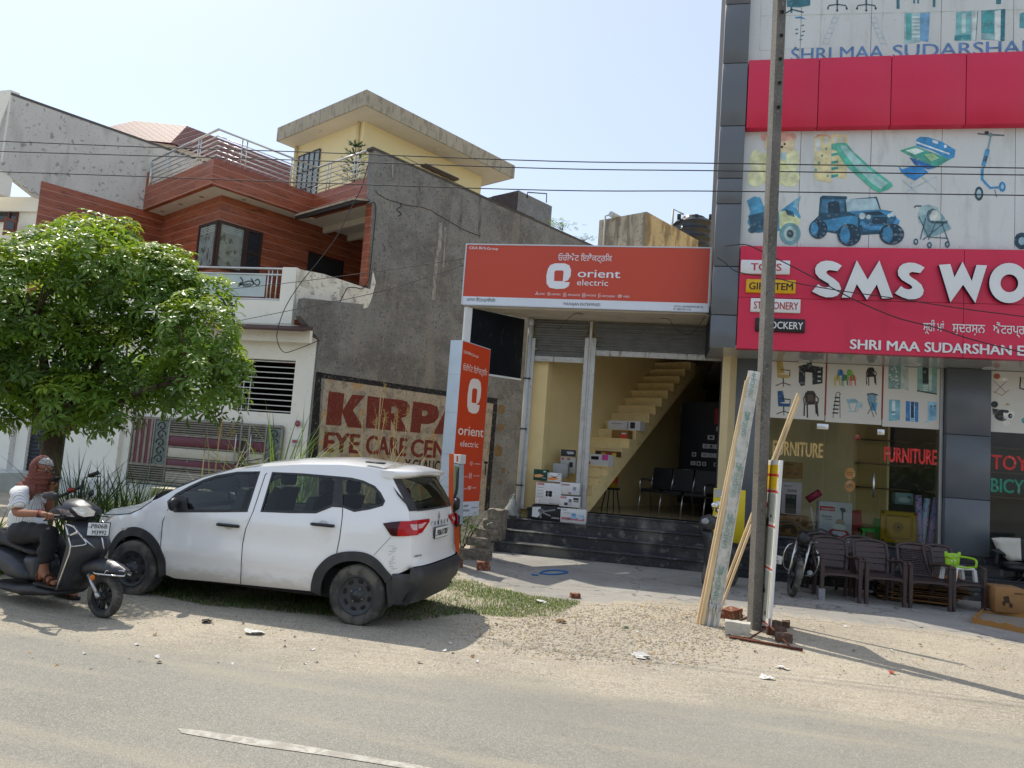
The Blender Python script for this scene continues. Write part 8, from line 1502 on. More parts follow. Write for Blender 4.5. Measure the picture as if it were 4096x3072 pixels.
for i, (x0, y0, x1, y1, l) in enumerate(((1215, 1135, 1230, 1500, 'rolled play mat with dark lettering, left one of the three rolls'), (1288, 1160, 1240, 1530, 'rolled blue and pink play mat in the middle of the three rolls'), (1358, 1152, 1308, 1530, 'rolled purple and blue play mat, right one of the three rolls'))):
    a, b = at_y(x0, y0, YV+.05*i, 'Y7'), at_y(x1, y1, YV+.05*i-.05, 'Y7'); m = MB(); m.tube([b, a], .055, 14, 0); d = (b-a).normalized(); random.seed(20+i)
    for k in range(26):
        f_ = random.random()*.92; c = lerp(a, b, f_); an = random.uniform(3.4, 6.0); n0 = [c+V((math.cos(an+da)*.0565, math.sin(an+da)*.0565, 0))+d*dl for da, dl in ((-.3, 0), (.3, 0), (.3, random.uniform(.02, .06)), (-.3, random.uniform(.02, .06)))]; m.poly(n0, random.randint(1, 3))
    tag(m.build('play_mat_roll', [flat(('#a9a0cc', '#b5d2ee', '#c0aee6')[i]), flat(('#dd6aa9', '#ee94bd', '#5f9be0')[i]), flat(('#2c3a4a', '#3f6fa8', '#b06fae')[i]), flat('#c9ccd0')]), l, 'play mat', gv)
random.seed(5)
q = thing('toy_chair', 'lime green small child chair seen in the window beside the carrom board', 'chair', at_y(845, 1480, YV+.1, 'Y7'), 0, gv); GV = lambda x, y, o=0: at_y(x, y, YV+.1+o, 'Y7')
M_gch = pm('bright_green_plastic', '#2fa83f', .4); m = MB(); m.prism([GV(778, 1392), GV(905, 1400), GV(905, 1425), GV(782, 1415)], (0, .3, 0)); m.build('seat', M_gch, q); m = MB(); m.prism([GV(884, 1400), GV(906, 1318), GV(916, 1318), GV(914, 1420)], (0, .3, 0)); m.build('backrest', M_gch, q)
for a in ((795, 1412, 780, 1478), (885, 1415, 908, 1480)):
    for o in (0, .26): m = MB(); m.prism([GV(a[0]-8, a[1], o), GV(a[0]+10, a[1], o), GV(a[2]+8, a[3], o), GV(a[2]-8, a[3], o)], (0, .04, 0)); m.build('leg', M_gch, q)
q = thing('toy_chair', 'red plastic child chair seen in the window behind the walker carton', 'chair', at_y(745, 1475, YV+.4, 'Y7'), 0, gv); M_rch = pm('red_plastic', '#a01c1c', .4); m = MB(); RV = lambda x, y: at_y(x, y, YV+.4, 'Y7'); m.prism([RV(690, 1255), RV(770, 1250), RV(778, 1380), RV(800, 1385), RV(795, 1420), RV(690, 1420)], (0, .06, 0)); m.build('backrest', M_rch, q); m = MB(); m.prism([RV(690, 1420), RV(720, 1420), RV(712, 1478), RV(690, 1478)], (0, .05, 0)); m.prism([RV(770, 1420), RV(795, 1420), RV(800, 1478), RV(780, 1478)], (0, .05, 0)); m.build('leg_frame', M_rch, q)
m = MB(); m.tube([at_y(350, 1172, YV+.5, 'Y7'), at_y(450, 1110, YV+.5, 'Y7')], .07, 10); tag(m.build('pink_roll', flat('#b02f55')), 'pink rolled mat lying behind the glass above the walker carton', 'mat', gv)
q = thing('step_ladder', 'white folded step ladder leaning inside the window beside the walker carton', 'ladder', at_y(400, 1440, YV+.1, 'Y7'), 0, gv); m = MB(); LV = lambda x, y: at_y(x, y, YV+.1, 'Y7'); m.tube([LV(375, 1225), LV(412, 1445)], .018, 6); m.tube([LV(395, 1285), LV(425, 1300), LV(430, 1395), LV(412, 1405)], .012, 6); m.build('rails', M_wht, q)
q = thing('executive_chair', 'black office chair with white quilted backrest on the top step at the right edge', 'chair', at_y(2060, 400, YG-.4, 'Y8')); EC = lambda x, y, o=0: at_y(x, y, YG-.55+o, 'Y8')
def ip(ol, o, hv, r, mat, name, g_=.04):
    m = MB(); c = [EC(x, y, o) for x, y in ol]; inflate(m, [(p.x, p.z) for p in c], YG-.55+o, hv, r, 0, g_, lambda u, v, w_: V((u, v, w_))); return m.build(name, mat, q)
ip([(1890, 210), (1960, 200), (2140, 205), (2300, 210), (2300, 420), (2140, 415), (2030, 410), (1930, 330)], .12, .05, .05, M_black, 'backrest'); ip([(1900, 212), (1980, 206), (2140, 212), (2150, 400), (2050, 405), (1960, 340)], .08, .05, .06, pm('white_quilted_vinyl', '#c4bfb2', .4, bump=(30, .4)), 'quilted_panel'); ip([(1895, 305), (1960, 300), (2015, 340), (2020, 370), (1960, 350), (1950, 440), (1920, 440), (1925, 350)], -.15, .035, .03, M_black, 'arm', .025); ip([(1975, 420), (2050, 405), (2300, 430), (2300, 500), (2100, 490), (2000, 480)], -.1, .22, .08, M_black, 'seat_cushion')
m = MB(); m.tube([EC(2150, 490, .05), EC(2150, 560, .05)], .03, 8); [m.tube([EC(2150, 545, .05), EC(2150, 560, .05)+V((.26*math.cos(a), .26*math.sin(a), -.02))], .02, 6) for a in (.3, 1.5, 2.8, 4.0, 5.3)]; m.build('base', M_black, q)
q = carton('carton', 'brown carton printed with a toy tricycle at the right edge of the forecourt', 'Y8', (1932, 620), (2190, 850), 12.0, .45, M_card, [(el(.28, .62, .06, .1), '#3c2a18'), (el(.5, .68, .06, .1), '#3c2a18'), ([(.25, .35), (.42, .3), (.48, .6), (.3, .6)], '#3c2a18'), (rc(.6, .15, .9, .2), '#5d4122')])
M_cbd = pm('dark_flattened_card', '#5b452c', .9, var=.25, vs=8)
for i in range(9):
    a = V((3.35+i*.03, 12.35+random.uniform(-.1, .1), .02+i*.03)); random.seed(40+i); w2 = random.uniform(.9, 1.25); m = MB(); T = TM(a+V((.55, .3, 0)), random.uniform(-.25, .1), random.uniform(-.03, .03)); m.box(-w2/2, w2/2, -.3, .3, -.006, .006, 0, T)
    tag(m.build('flattened_carton', [M_cbd, M_card][i % 3 == 1:] or M_cbd), 'flattened brown carton in the stack under and behind the chairs', 'cardboard', 'flattened cartons stacked behind the chairs')
q = thing('cardboard_sheet', 'big tan cardboard sheet standing behind the basket weave chair', 'cardboard', at_y(1480, 640, 12.75, 'Y8')); m = MB(); m.prism([at_y(x, y, 12.75, 'Y8') for x, y in ((1385, 350), (1570, 395), (1690, 590), (1690, 655), (1400, 640))], (0, .01, 0)); m.build('sheet', pm('tan_card', '#a9794a', .85, var=.08), q)
q = thing('torn_carton', 'flat torn open brown carton lying in the dirt at the right edge', 'cardboard', at_z(1950, 950, 0, 'Y8'))
a, b, c, d = at_z(1738, 918, 0, 'Y8'), at_z(2240, 1022, 0, 'Y8'), at_z(2300, 900, 0, 'Y8'), at_z(1835, 835, 0, 'Y8'); m = MB()
def wall_(p, q_, h=.08, nz=9):
    t = [lerp(p, q_, i/nz)+UP*(h+random.uniform(-.02, .012)) for i in range(nz+1)]; l = [lerp(p, q_, i/nz) for i in range(nz+1)]; o = V((0, .008, 0)); m.add(l+t+[x+o for x in l]+[x+o for x in t], [(i, i+1, nz+2+i, nz+1+i) for i in range(nz)]+[(2*nz+2+i, 3*nz+3+i, 3*nz+4+i, 2*nz+3+i) for i in range(nz)]+[(nz+1+i, nz+2+i, 3*nz+4+i, 3*nz+3+i) for i in range(nz)], 0)
wall_(a, b); wall_(b, c); wall_(d, c, .05); wall_(a, d); m.build('carton_walls', pm('orange_brown_card', '#a3763f', .85, var=.12), q); m = MB(); m.poly([p+UP*.012 for p in (a, b, c, d)]); m.build('carton_base', pm('grey_card_inside', '#8a7f70', .9, var=.1), q)
# == motorbike and old scooter on the forecourt
FW, RWp = at_z(768, 1138, 0, 'Y6'), at_z(838, 1068, 0, 'Y6'); bd = (FW-RWp); bd = bd.normalized(); RWp = FW-bd*1.22; bs = bd.cross(UP)
q = thing('motorbike', 'black motorbike with chrome crash bar parked between the pole and the brown chairs', 'motorbike', (FW+RWp)/2, math.atan2(bd.y, bd.x)); lean = lambda u, v, w_: RWp+bd*u+(bs*math.cos(.16)+UP*math.sin(.16))*v+(UP*math.cos(.16)-bs*math.sin(.16))*w_
def bwheel(u, r, par, nm, turn=0):
    f = bd*math.cos(turn)+bs*math.sin(turn); c = lean(u, 0, r); up = (UP*math.cos(.16)-bs*math.sin(.16)); ax_ = f.cross(up); m = MB()
    m.tube([c+f*(r-.045)*math.cos(a)+up*(r-.045)*math.sin(a) for a in [i*math.pi/18 for i in range(37)]], .046, 10, 0, caps=False)
    w3 = m.build(nm, M_tyre, par); m = MB(); m.tube([c+f*(r-.095)*math.cos(a)+up*(r-.095)*math.sin(a) for a in [i*math.pi/14 for i in range(29)]], .014, 6, 0, caps=False); m.tube([c-ax_*.07, c+ax_*.07], .05, 10)
    for k in range(6): a = k*math.pi/3; m.tube([c, c+f*(r-.1)*math.cos(a)+up*(r-.1)*math.sin(a)], .014, 5)
    m.build('rim', M_black, w3)
bwheel(1.22, .31, q, 'front_wheel', -.3); bwheel(0, .3, q, 'rear_wheel')
m = MB()
for s_ in (-1, 1): m.tube([lean(1.22, s_*.09, .31), lean(1.0, s_*.09, .85)], .022, 8)
m.build('fork', M_steel, q); m = MB(); m.tube(catmull([lean(.85, -.36, 1.0), lean(.95, -.2, 1.05), lean(1.0, 0, .97), lean(.95, .2, 1.05), lean(.85, .36, 1.0)], 4), .014, 8); m.tube([lean(.85, -.36, 1.0), lean(.8, -.42, 1.0)], .02, 8); m.tube([lean(.85, .36, 1.0), lean(.8, .42, 1.0)], .02, 8); m.ball(lean(1.1, 0, .86), .1, .1, .11); m.build('handlebar', M_black, q)
LP = lambda u, v, w_: lean(u, v, w_)
m = MB(); inflate(m, [(.55, .72), (.65, .86), (.85, .9), (.98, .82), (.9, .7)], 0, .13, .09, 0, .05, LP); m.build('fuel_tank', pm('black_bike_paint', (.012, .012, .014), .2, coat=.6), q); m = MB(); inflate(m, [(-.2, .8), (.1, .76), (.55, .74), (.56, .8), (.3, .83), (-.1, .86)], 0, .11, .05, 0, .05, LP); m.build('seat', M_black, q); m = MB(); inflate(m, [(-.25, .78), (.4, .7), (.5, .5), (.2, .5), (-.1, .62)], 0, .1, .06, 0, .05, LP); m.build('side_cover', M_black, q); m = MB(); m.rbox(.42, .82, -.12, .12, .25, .62, .04, 0, Matrix((( bd.x, bs.x, 0, RWp.x), (bd.y, bs.y, 0, RWp.y), (0, 0, 1, 0), (0, 0, 0, 1)))); m.build('engine', flat('#3a3a3c', .5, .6), q); m = MB(); m.tube(catmull([lean(.75, -.15, .35), lean(.5, -.17, .28), lean(-.1, -.17, .34)], 4), .04, 10); m.build('exhaust', M_steel, q)
m = MB(); m.tube(catmull([lean(.72, -.05, .72), lean(.86, -.2, .7), lean(.9, -.25, .52), lean(.86, -.2, .34), lean(.75, -.06, .3)], 5), .013, 8); m.tube(catmull([lean(.72, .05, .72), lean(.86, .2, .7), lean(.9, .25, .52), lean(.86, .2, .34), lean(.75, .06, .3)], 5), .013, 8); m.build('crash_bar', M_chr, q); m = MB(); inflate(m, [(.95, .55), (1.05, .66), (1.22, .68), (1.42, .6), (1.5, .45), (1.42, .56), (1.22, .635), (1.06, .6)], 0, .06, .03, 0, .04, LP); m.build('mudguard', M_black, q)
c = at_y(672, 890, FW.y+.05, 'Y6'); m = MB(); T = TM(c, R_(12), 0, R_(10)); m.box(-.09, .09, 0, .006, -.06, .06, 0, T); m.text('6E', T @ V((-.04, -.002, .005)), T.to_3x3() @ V((1, 0, 0)), T.to_3x3() @ UP, .042, 1, bold=.02); m.text('575', T @ V((-.04, -.002, -.05)), T.to_3x3() @ V((1, 0, 0)), T.to_3x3() @ UP, .042, 1, bold=.02); m.build('number_plate', [flat('#d5d3cc'), flat('#2a2a2c')], q)
oy = at_z(376, 1095, 0, 'Y6').y+.1; q = thing('parked_scooter', 'old black scooter parked behind the timber strips and wrapped bundle', 'scooter', at_z(330, 1095, 0, 'Y6')); OS = lambda u, v, w_: V((u, v, w_)); oo = lambda l, dy=0: [(p.x, p.z) for p in (at_y(x, y, oy+dy, 'Y6') for x, y in l)]
M_obl = pm('dusty_black_paint', (.03, .032, .036), .35, var=.15, layers=((6, .5, .7, (.14, .13, .12), .4),))
for nm, l, dy, hv, r in (('handlebar_cowl', [(160, 650), (175, 605), (230, 590), (285, 620), (290, 680), (240, 700), (170, 695)], -.25, .13, .08), ('leg_shield', [(170, 690), (250, 690), (262, 760), (240, 860), (232, 950), (200, 960), (190, 900), (200, 800)], -.18, .15, .06), ('rear_body', [(215, 780), (270, 735), (330, 730), (430, 850), (440, 900), (400, 960), (300, 960), (230, 900)], .25, .16, .09), ('seat', [(212, 770), (260, 728), (350, 730), (400, 800), (300, 790), (240, 800)], .25, .13, .05)):
    m = MB(); inflate(m, oo(l, dy), oy+dy, hv, r, 0, .04, OS); m.build(nm, M_obl, q)
for x, y, r, dy in ((375, 1030, .23, .3), (225, 980, .2, -.2)): c = at_y(x, y, oy+dy, 'Y6'); c.z = r; m = MB(); m.tube([c+V((math.cos(a)*(r-.04)*.45, math.cos(a)*(r-.04)*.9, math.sin(a)*(r-.04))) for a in [i*math.pi/12 for i in range(25)]], .045, 8, caps=False); m.tube([c+V((.04, -.02, 0)), c-V((.04, -.02, 0))], r-.06, 14); m.build('wheel', M_tyre, q)
m = MB(); m.ball(at_y(205, 640, oy-.36, 'Y6'), .07, .03, .05); m.build('headlight', flat('#8d9296', .15), q)
m = MB(); c = at_y(262, 532, oy-.25, 'Y6'); m.ball(c, .05, .012, .04); mi_ = m.build('mirror', pm('mirror_glass', (.75, .8, .85), .05, .9), q); m = MB(); m.tube([c, at_y(245, 600, oy-.25, 'Y6')], .007, 6); m.tube([at_y(240, 640, oy-.3, 'Y6'), at_y(312, 592, oy-.3, 'Y6')], .014, 6); m.build('mirror_stem', M_black, q)
# == by the pylon: orange stand, fan, rubble
q = thing('display_stand', 'narrow orange and white display stand right behind the car tail', 'display stand', at_z(1965, 925, 0, 'Y2')); ys = at_z(1965, 925, 0, 'Y2').y; DS = lambda x, y, o=0, z='Y2': at_y(x, y, ys+o, z)
m = MB(); m.prism([DS(1930, 900), DS(1972, 900), DS(1974, 118), DS(1940, 114)], (0, .35, 0), 0); m.prism([DS(1930, 915), DS(1970, 920), DS(1972, 640), DS(1936, 640)], (0, -.01, 0), 1); m.build('side_panel', [pm('orange_board', '#d2571b', .5), M_wht], q)
m = MB(); m.prism([DS(1974, 118), DS(2022, 122), DS(2018, 186), DS(1973, 180)], (0, .33, 0), 0); m.prism([DS(1974, 186), DS(2010, 190), DS(2002, 620), DS(1972, 620)], (0, .3, 0), 1); m.poly([DS(1978, 200, -.004), DS(2006, 204, -.004), DS(2002, 400, -.004), DS(1977, 400, -.004)], 2); m.poly([DS(1993, 130, -.004), DS(2005, 131, -.004), DS(2003, 172, -.004), DS(1992, 171, -.004)], 3); m.build('front_panel', [M_wht, flat('#a9b5bd'), flat('#7f8f4f'), flat('#d2571b')], q)
q = thing('pedestal_fan', 'black hanging cable reel shapes on the narrow orange display stand', 'fan', DS(1990, 640, -.1)); m = MB(); m.tube([DS(2003, 210, -.08), DS(1996, 360, -.08), DS(1980, 420, -.08), DS(1975, 600, -.08), DS(1990, 630, -.08)], .022, 8); m.build('arm', M_black, q); q['label'] = 'black arm with two dark round knobs on the orange display stand'; q['category'] = 'display fan'
for y in (470, 590): m = MB(); c = DS(1992, y, -.1); m.lathe([(0, -.05), (.08, -.045), (.1, 0), (.08, .045), (0, .05)], TM(c, R_(20), 0, R_(90)), 16); m.build('knob', M_black, q)
M_blk = pm('grey_rubble', '#776f64', .95, var=.2, vs=6, layers=((12, .5, .66, '#a89b88', .5),), bump=(30, .8))
for (x, y, l, sz, rz, z0) in ((135, 682, 'left grey block of the stack at the pylon sign posts', (.36, .22, .16), 10, 0), (235, 690, 'right front block of the stack at the pylon sign posts', (.3, .2, .17), -15, 0), (190, 640, 'block lying on top of the stack at the pylon sign posts', (.36, .24, .12), 25, .16)): p = at_z(x, y, 0, 'Y5'); brick('concrete_block', l, V((p.x, p.y+.12, z0)), R_(rz), M_blk, sz, cat='block')
for (x, y, l, sz) in ((265, 765, 'lone red brick lying on the concrete left of the blue rope', (.2, .14, .13)), (35, 740, 'red brick half hidden at the display stand foot', (.24, .14, .12)), (1005, 990, 'small red brick piece at the tip of the grass', (.12, .09, .06)), (240, 560, 'large stone of the rubble beside the step cheek, lower', (.4, .35, .4)), (300, 500, 'stone of the rubble beside the step cheek, middle', (.35, .3, .55)), (340, 420, 'topmost stone of the rubble beside the step cheek', (.3, .26, .75))): brick('brick' if 'brick' in l else 'rubble_stone', l, at_z(x, y if y > 580 else 615, 0, 'Y5')+V((0, 0 if y > 580 else .25, 0)), R_(random.uniform(0, 90)), M_brk if 'brick' in l else M_blk, sz, cat='brick' if 'brick' in l else 'stone')
m = MB(); m.tube([at_z(x, y, .016, 'Y5') for x, y in ((655, 800), (710, 805))], .012, 6); m.tube(catmull([at_z(x, y, .016, 'Y5') for x, y in ((720, 790), (760, 772), (840, 765), (920, 772), (945, 782), (900, 792), (830, 798), (760, 795), (722, 788))], 5), .012, 6); tag(m.build('blue_rope', flat('#2f6fae', .7)), 'loop of blue rope lying on the concrete in front of the steps', 'rope')
q = thing('plastic_bag', 'translucent white plastic bag tied to the drain pipe foot', 'bag', at_y(500, 250, 14.2, 'Y5')); m = MB(); c = at_y(498, 260, 14.25, 'Y5'); m.lathe([(.01, .26), (.025, .2), (.05, .12), (.12, -.02), (.15, -.16), (.14, -.24), (0, -.27)], TM(c), 14); m.v = [(x+random.uniform(-.035, .035), y+random.uniform(-.035, .035), z+random.uniform(-.02, .02)) for x, y, z in m.v]; m.build('body', pm('thin_plastic', '#94958f', .3, var=.15, vs=12, bump=(25, .6)), q)
# == tree, weeds, grass, gravel, litter
def leaf_mat(name, col, tcol, rough=.38):
    m = bpy.data.materials.new(name); m.use_nodes = True; nt = m.node_tree; L = nt.links.new; b = nt.nodes['Principled BSDF']; o = nt.nodes['Material Output']; b.inputs['Roughness'].default_value = rough
    ge = _n(nt, 'ShaderNodeNewGeometry'); nz = _n(nt, 'ShaderNodeTexNoise', Scale=5, Detail=3); L(ge.outputs['Position'], nz.inputs[0]); mr = _n(nt, 'ShaderNodeMapRange'); L(nz.outputs['Fac'], mr.inputs[0]); mr.inputs[1].default_value = .3; mr.inputs[2].default_value = .7; mr.inputs[3].default_value = .7; mr.inputs[4].default_value = 1.35
    vm = _n(nt, 'ShaderNodeVectorMath', operation='SCALE'); vm.inputs[0].default_value = col; L(mr.outputs[0], vm.inputs['Scale']); L(vm.outputs[0], b.inputs['Base Color'])
    t = _n(nt, 'ShaderNodeBsdfTranslucent'); t.inputs[0].default_value = (*tcol, 1); mx = _n(nt, 'ShaderNodeMixShader'); mx.inputs[0].default_value = .42; L(b.outputs[0], mx.inputs[1]); L(t.outputs[0], mx.inputs[2]); L(mx.outputs[0], o.inputs[0]); return m
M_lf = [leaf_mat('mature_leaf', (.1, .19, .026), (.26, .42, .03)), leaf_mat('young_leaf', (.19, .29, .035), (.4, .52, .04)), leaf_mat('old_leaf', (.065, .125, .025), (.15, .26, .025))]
random.seed(21)
TD = 10.6; tb = at_d(112, 900, TD); tb = V((tb.x, tb.y, 0))
tree = thing('broadleaf_tree', 'bushy tree with whorled glossy leaves standing behind the scooter rider', 'tree', tb)
lobes = [(60, 640, 120), (195, 575, 105), (325, 635, 120), (425, 715, 85), (120, 760, 130), (280, 775, 130), (410, 815, 95), (485, 868, 48), (20, 850, 95), (160, 868, 75), (262, 505, 42), (190, 500, 50), (140, 540, 70), (465, 640, 48), (-80, 700, 130), (355, 585, 70), (-70, 850, 100), (95, 545, 60), (250, 880, 60), (330, 850, 60), (505, 800, 40), (470, 770, 55), (130, 930, 30), (20, 560, 60), (225, 910, 45)]
cr = MB(); cens = []
def whorl(c, ax_, r, mi):
    ax_ = ax_.normalized(); u = ax_.orthogonal().normalized(); v_ = ax_.cross(u); n = random.randint(6, 8); a0 = random.random()*6
    for k in range(n):
        a = a0+k*2*math.pi/n+random.uniform(-.15, .15); d = u*math.cos(a)+v_*math.sin(a); s = ax_.cross(d); L_ = r*random.uniform(.8, 1.15); w_ = L_*.15; dr = random.uniform(.0, .35)
        p0 = c+d*.012; p1 = c+d*L_*.55+ax_*L_*(.14-dr*.3); p2 = c+d*L_-ax_*L_*(dr*.7-.02)
        p3 = lerp(p1, p2, .55)+ax_*L_*.02; e_ = ax_*w_*.25; cr.add([p0, p1+s*w_*.85+e_, p3+s*w_*.8+e_, p2, p3-s*w_*.8+e_, p1-s*w_*.85+e_, p1, p3], [(0, 6, 1), (1, 6, 7, 2), (2, 7, 3), (0, 5, 6), (5, 4, 7, 6), (4, 3, 7)], mi)
for (x, y, r) in lobes:
    R1 = r*SD*TD/FPX
    for k in range(2 if r > 60 else 1):
        c = at_d(x, y, TD+random.uniform(-.9, 1.0)*min(1, r/90)); cens.append((c, R1))
        for i in range(int(165*(R1/.85)**2)+8):
            d = V((random.gauss(0, 1), random.gauss(0, 1), random.gauss(.25, 1))).normalized(); rr = R1*random.uniform(.55, 1.05)**.7
            p = c+V((d.x*rr, d.y*rr*1.1, d.z*rr*.9)); top = d.z > .25 and random.random() < .6
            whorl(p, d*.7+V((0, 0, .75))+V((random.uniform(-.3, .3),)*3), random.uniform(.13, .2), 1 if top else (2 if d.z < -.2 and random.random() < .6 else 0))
cr.build('crown', M_lf, tree)
M_bark = pm('grey_brown_bark', '#4f4438', .95, var=.2, vs=8, layers=((10, .5, .65, '#2c251e', .6, (1, 1, .3)),), bump=(18, .8))
fk = at_d(118, 925, TD); m = MB(); m.tube(catmull([tb, lerp(tb, fk, .5)+V((.03, 0, 0)), fk], 5), [lerp(.17, .13, i/10) for i in range(11)], 12); m.build('trunk', M_bark, tree)
for i, j in enumerate((0, 1, 2, 4, 5, 6, 8, 12)):
    c = cens[min(j*2, len(cens)-1)][0]; q = fk+V((0, 0, -.05*(i % 3))); mid = lerp(q, c, .5)+V((0, 0, .12)); m = MB(); pts = catmull([q, mid, c], 5); m.tube(pts, [lerp(.085, .02, k/(len(pts)-1)) for k in range(len(pts))], 8)
    for k in range(5): e = c+V((random.uniform(-.6, .6), random.uniform(-.6, .6), random.uniform(-.1, .6))); m.tube([lerp(mid, c, random.uniform(.3, 1)), e], [.022, .008], 5)
    m.build('limb', M_bark, tree)
M_gr = [leaf_mat('fresh_grass', (.11, .19, .03), (.2, .3, .04), .5), leaf_mat('dark_grass', (.045, .08, .022), (.08, .13, .02), .5), leaf_mat('dry_grass', (.3, .25, .13), (.3, .26, .12), .7)]
def blade(mb, p, h, lean_, w_, mi, seg=3):
    a = random.random()*6.28; d = V((math.cos(a), math.sin(a), 0)); s = V((-d.y, d.x, 0))*w_; pts = [p+d*lean_*h*(i/seg)**2+UP*h*(i/seg)*(1-.25*lean_*(i/seg)) for i in range(seg+1)]
    vv = []
    for i, q in enumerate(pts[:-1]): k = 1-.55*i/seg; vv += [q-s*k, q+s*k]
    vv.append(pts[-1]); fs = [(2*i, 2*i+1, 2*i+3, 2*i+2) for i in range(seg-1)]+[(2*seg-2, 2*seg-1, 2*seg)]; mb.add(vv, fs, mi)
lawn = [at_z(*p) for p in ((150, 1262), (330, 1285), (440, 1308), (560, 1318), (690, 1330), (800, 1338), (900, 1342), (1000, 1326), (1100, 1334), (1200, 1332), (1258, 1300), (1150, 1288), (1060, 1268), (1000, 1245), (965, 1225))]; lawn = [(p.x, p.y) for p in lawn] + [(-3.0, 11.2), (-6.3, 11.4), (-7.6, 8.6)]
m = MB(); n = 0
while n < 62000:
    x, y = random.uniform(-7.6, -.6), random.uniform(7.0, 11.4)
    if not inpoly(x, y, lawn): continue
    e = math.sin(x*3.1)+math.sin(y*4.3+x)+math.sin(x*7-y*5)*.6
    if random.random() > .75+.3*e: n += .3; continue
    blade(m, V((x, y, 0)), random.uniform(.018, .05)*(1.3 if x < -3 else 1), random.uniform(.3, 1.2), .0035, 0 if random.random() < (.7 if x > -3 else .35) else (1 if random.random() < .75 else 2), 2); n += 1
tag(m.build('grass', M_gr), 'short green grass on the verge under and behind the white car', 'grass', kind='stuff')
m = MB()
for i in range(420):
    x = random.uniform(-8.6, -3.3); y = random.uniform(10.2, 13.2)
    if y > 13.2+.3*(x+3): continue
    for k in range(9): blade(m, V((x+random.uniform(-.1, .1), y+random.uniform(-.1, .1), 0)), random.uniform(.45, 1.1), random.uniform(.25, .8), .009, random.choice((0, 0, 0, 0, 1)), 4)
tag(m.build('tall_grass', M_gr), 'tall wild grass growing on the plot behind the white car', 'grass', kind='stuff')
def weed(name, label, px, dpt, n, h, mi, seeds=0, cat='plant', w_=.012):
    b = at_d(*px, dpt); q = thing(name, label, cat, V((b.x, b.y, 0))); m = MB(); z0 = max(0, b.z-h*.5) if b.z > .9 else 0
    for k in range(n): blade(m, V((b.x+random.uniform(-.14, .14), b.y+random.uniform(-.14, .14), 0)), (h+z0)*random.uniform(.6, 1.1), random.uniform(.15, .8), w_, mi if random.random() < .8 else 1, 5)
    m.build('leaves', M_gr, q)
    if seeds:
        m = MB()
        for k in range(seeds):
            t_ = V((b.x+random.uniform(-.2, .2), b.y+random.uniform(-.15, .15), (h+z0)*random.uniform(.9, 1.15))); m.tube([V((b.x, b.y, 0)), t_], .004, 4)
            for j in range(40): r_ = V((random.gauss(0, .028), random.gauss(0, .028), random.gauss(-.02, .07))); m.tube([t_, t_+r_], .0012, 3); m.ball(t_+r_, .006, sub=1)
        m.build('seed_heads', pm('straw_seed', '#a8925c', .9, var=.2), q)
weed('reed_clump', 'bright green reed clump in front of the gate post above the car roof', (600, 985), 11.5, 46, 1.75, 0, w_=.016)
weed('reed_clump', 'sparse reeds bending right before the black painted border of the wall sign', (660, 985), 11.6, 14, 2.0, 0)
weed('seeding_grass', 'straw coloured seeding grass in front of the painted word EYE', (800, 985), 11.4, 16, 1.5, 2, 4); weed('seeding_grass', 'pale seeding grass at the rear of the car roof before the wall sign', (862, 1000), 11.3, 12, 1.35, 2, 3)
weed('seeding_grass', 'brownish seeding stalks in front of the gate, over the windscreen', (465, 1000), 11.2, 9, 1.25, 2, 3)
weed('spiky_grass', 'dark spiky grass clump just right of the tree trunk', (175, 1040), 9.3, 90, .9, 1, w_=.011); weed('spiky_grass', 'dark grass clump between the trunk and the car bonnet', (245, 1050), 9.2, 90, .8, 1); weed('spiky_grass', 'dark grass clump close behind the car headlamp', (300, 1050), 9.4, 70, .75, 1); weed('spiky_grass', 'grass clump at the left picture edge behind the rider', (5, 1080), 8.6, 60, .8, 0); weed('spiky_grass', 'dark grass clump behind the scooter leg shield', (150, 1100), 8.6, 70, .95, 1)
def leafy(name, label, p, h, r, n, mi=0, lr=.07):
    q = thing(name, label, 'plant', p); m = MB(); global cr; keep = cr; cr = MB()
    for k in range(n): c = p+V((random.gauss(0, r*.5), random.gauss(0, r*.5), h*random.uniform(.15, 1))); whorl(c, V((random.uniform(-.6, .6), random.uniform(-.6, .6), 1)), lr*random.uniform(.7, 1.3), random.choice((mi, mi, 2)))
    cr.build('leaves', M_lf, q); cr = keep
    for k in range(6): m.tube([p, p+V((random.gauss(0, r*.5), random.gauss(0, r*.5), h*random.uniform(.7, 1)))], [.01, .004], 5)
    m.build('stem', M_bark, q)
leafy('shrub', 'low dusty shrub at the foot of the pylon sign posts', at_z(990, 1195)+V((0, .15, 0)), .75, .34, 90, 2); leafy('shrub', 'small green shrub on the ground between the pylon sign and the step cheek', at_z(1075, 1150)+V((0, .6, 0)), .5, .3, 50); leafy('shrub', 'dark leafy weed in front of the car bonnet behind the scooter', at_z(215, 1190)+V((0, 1.2, 0)), .7, .35, 70, 2)
leafy('creeper', 'green creeper sprouting on the gable wall top above the sign', on_a(1215, 498, -.15), .35, .5, 40, 0, .09); leafy('creeper', 'thin creeper end on the gable wall top nearest the concrete block', on_a(1262, 520, -.15), .22, .35, 18, 0, .08)
p = hp(-1.75, 1.75, ZB1-.3); q = thing('potted_pine', 'small dark tiered pine in a pot behind the terrace railing', 'plant', p); m = MB(); m.lathe([(.16, 0), (.22, .35), (.2, .35), (0, .3)], TM(p), 16); m.build('pot', pm('clay_pot', '#6d4634', .8), q); m = MB(); m.tube([p+UP*.3, p+UP*1.75], [.025, .01], 6); m.build('stem', M_bark, q); m = MB()
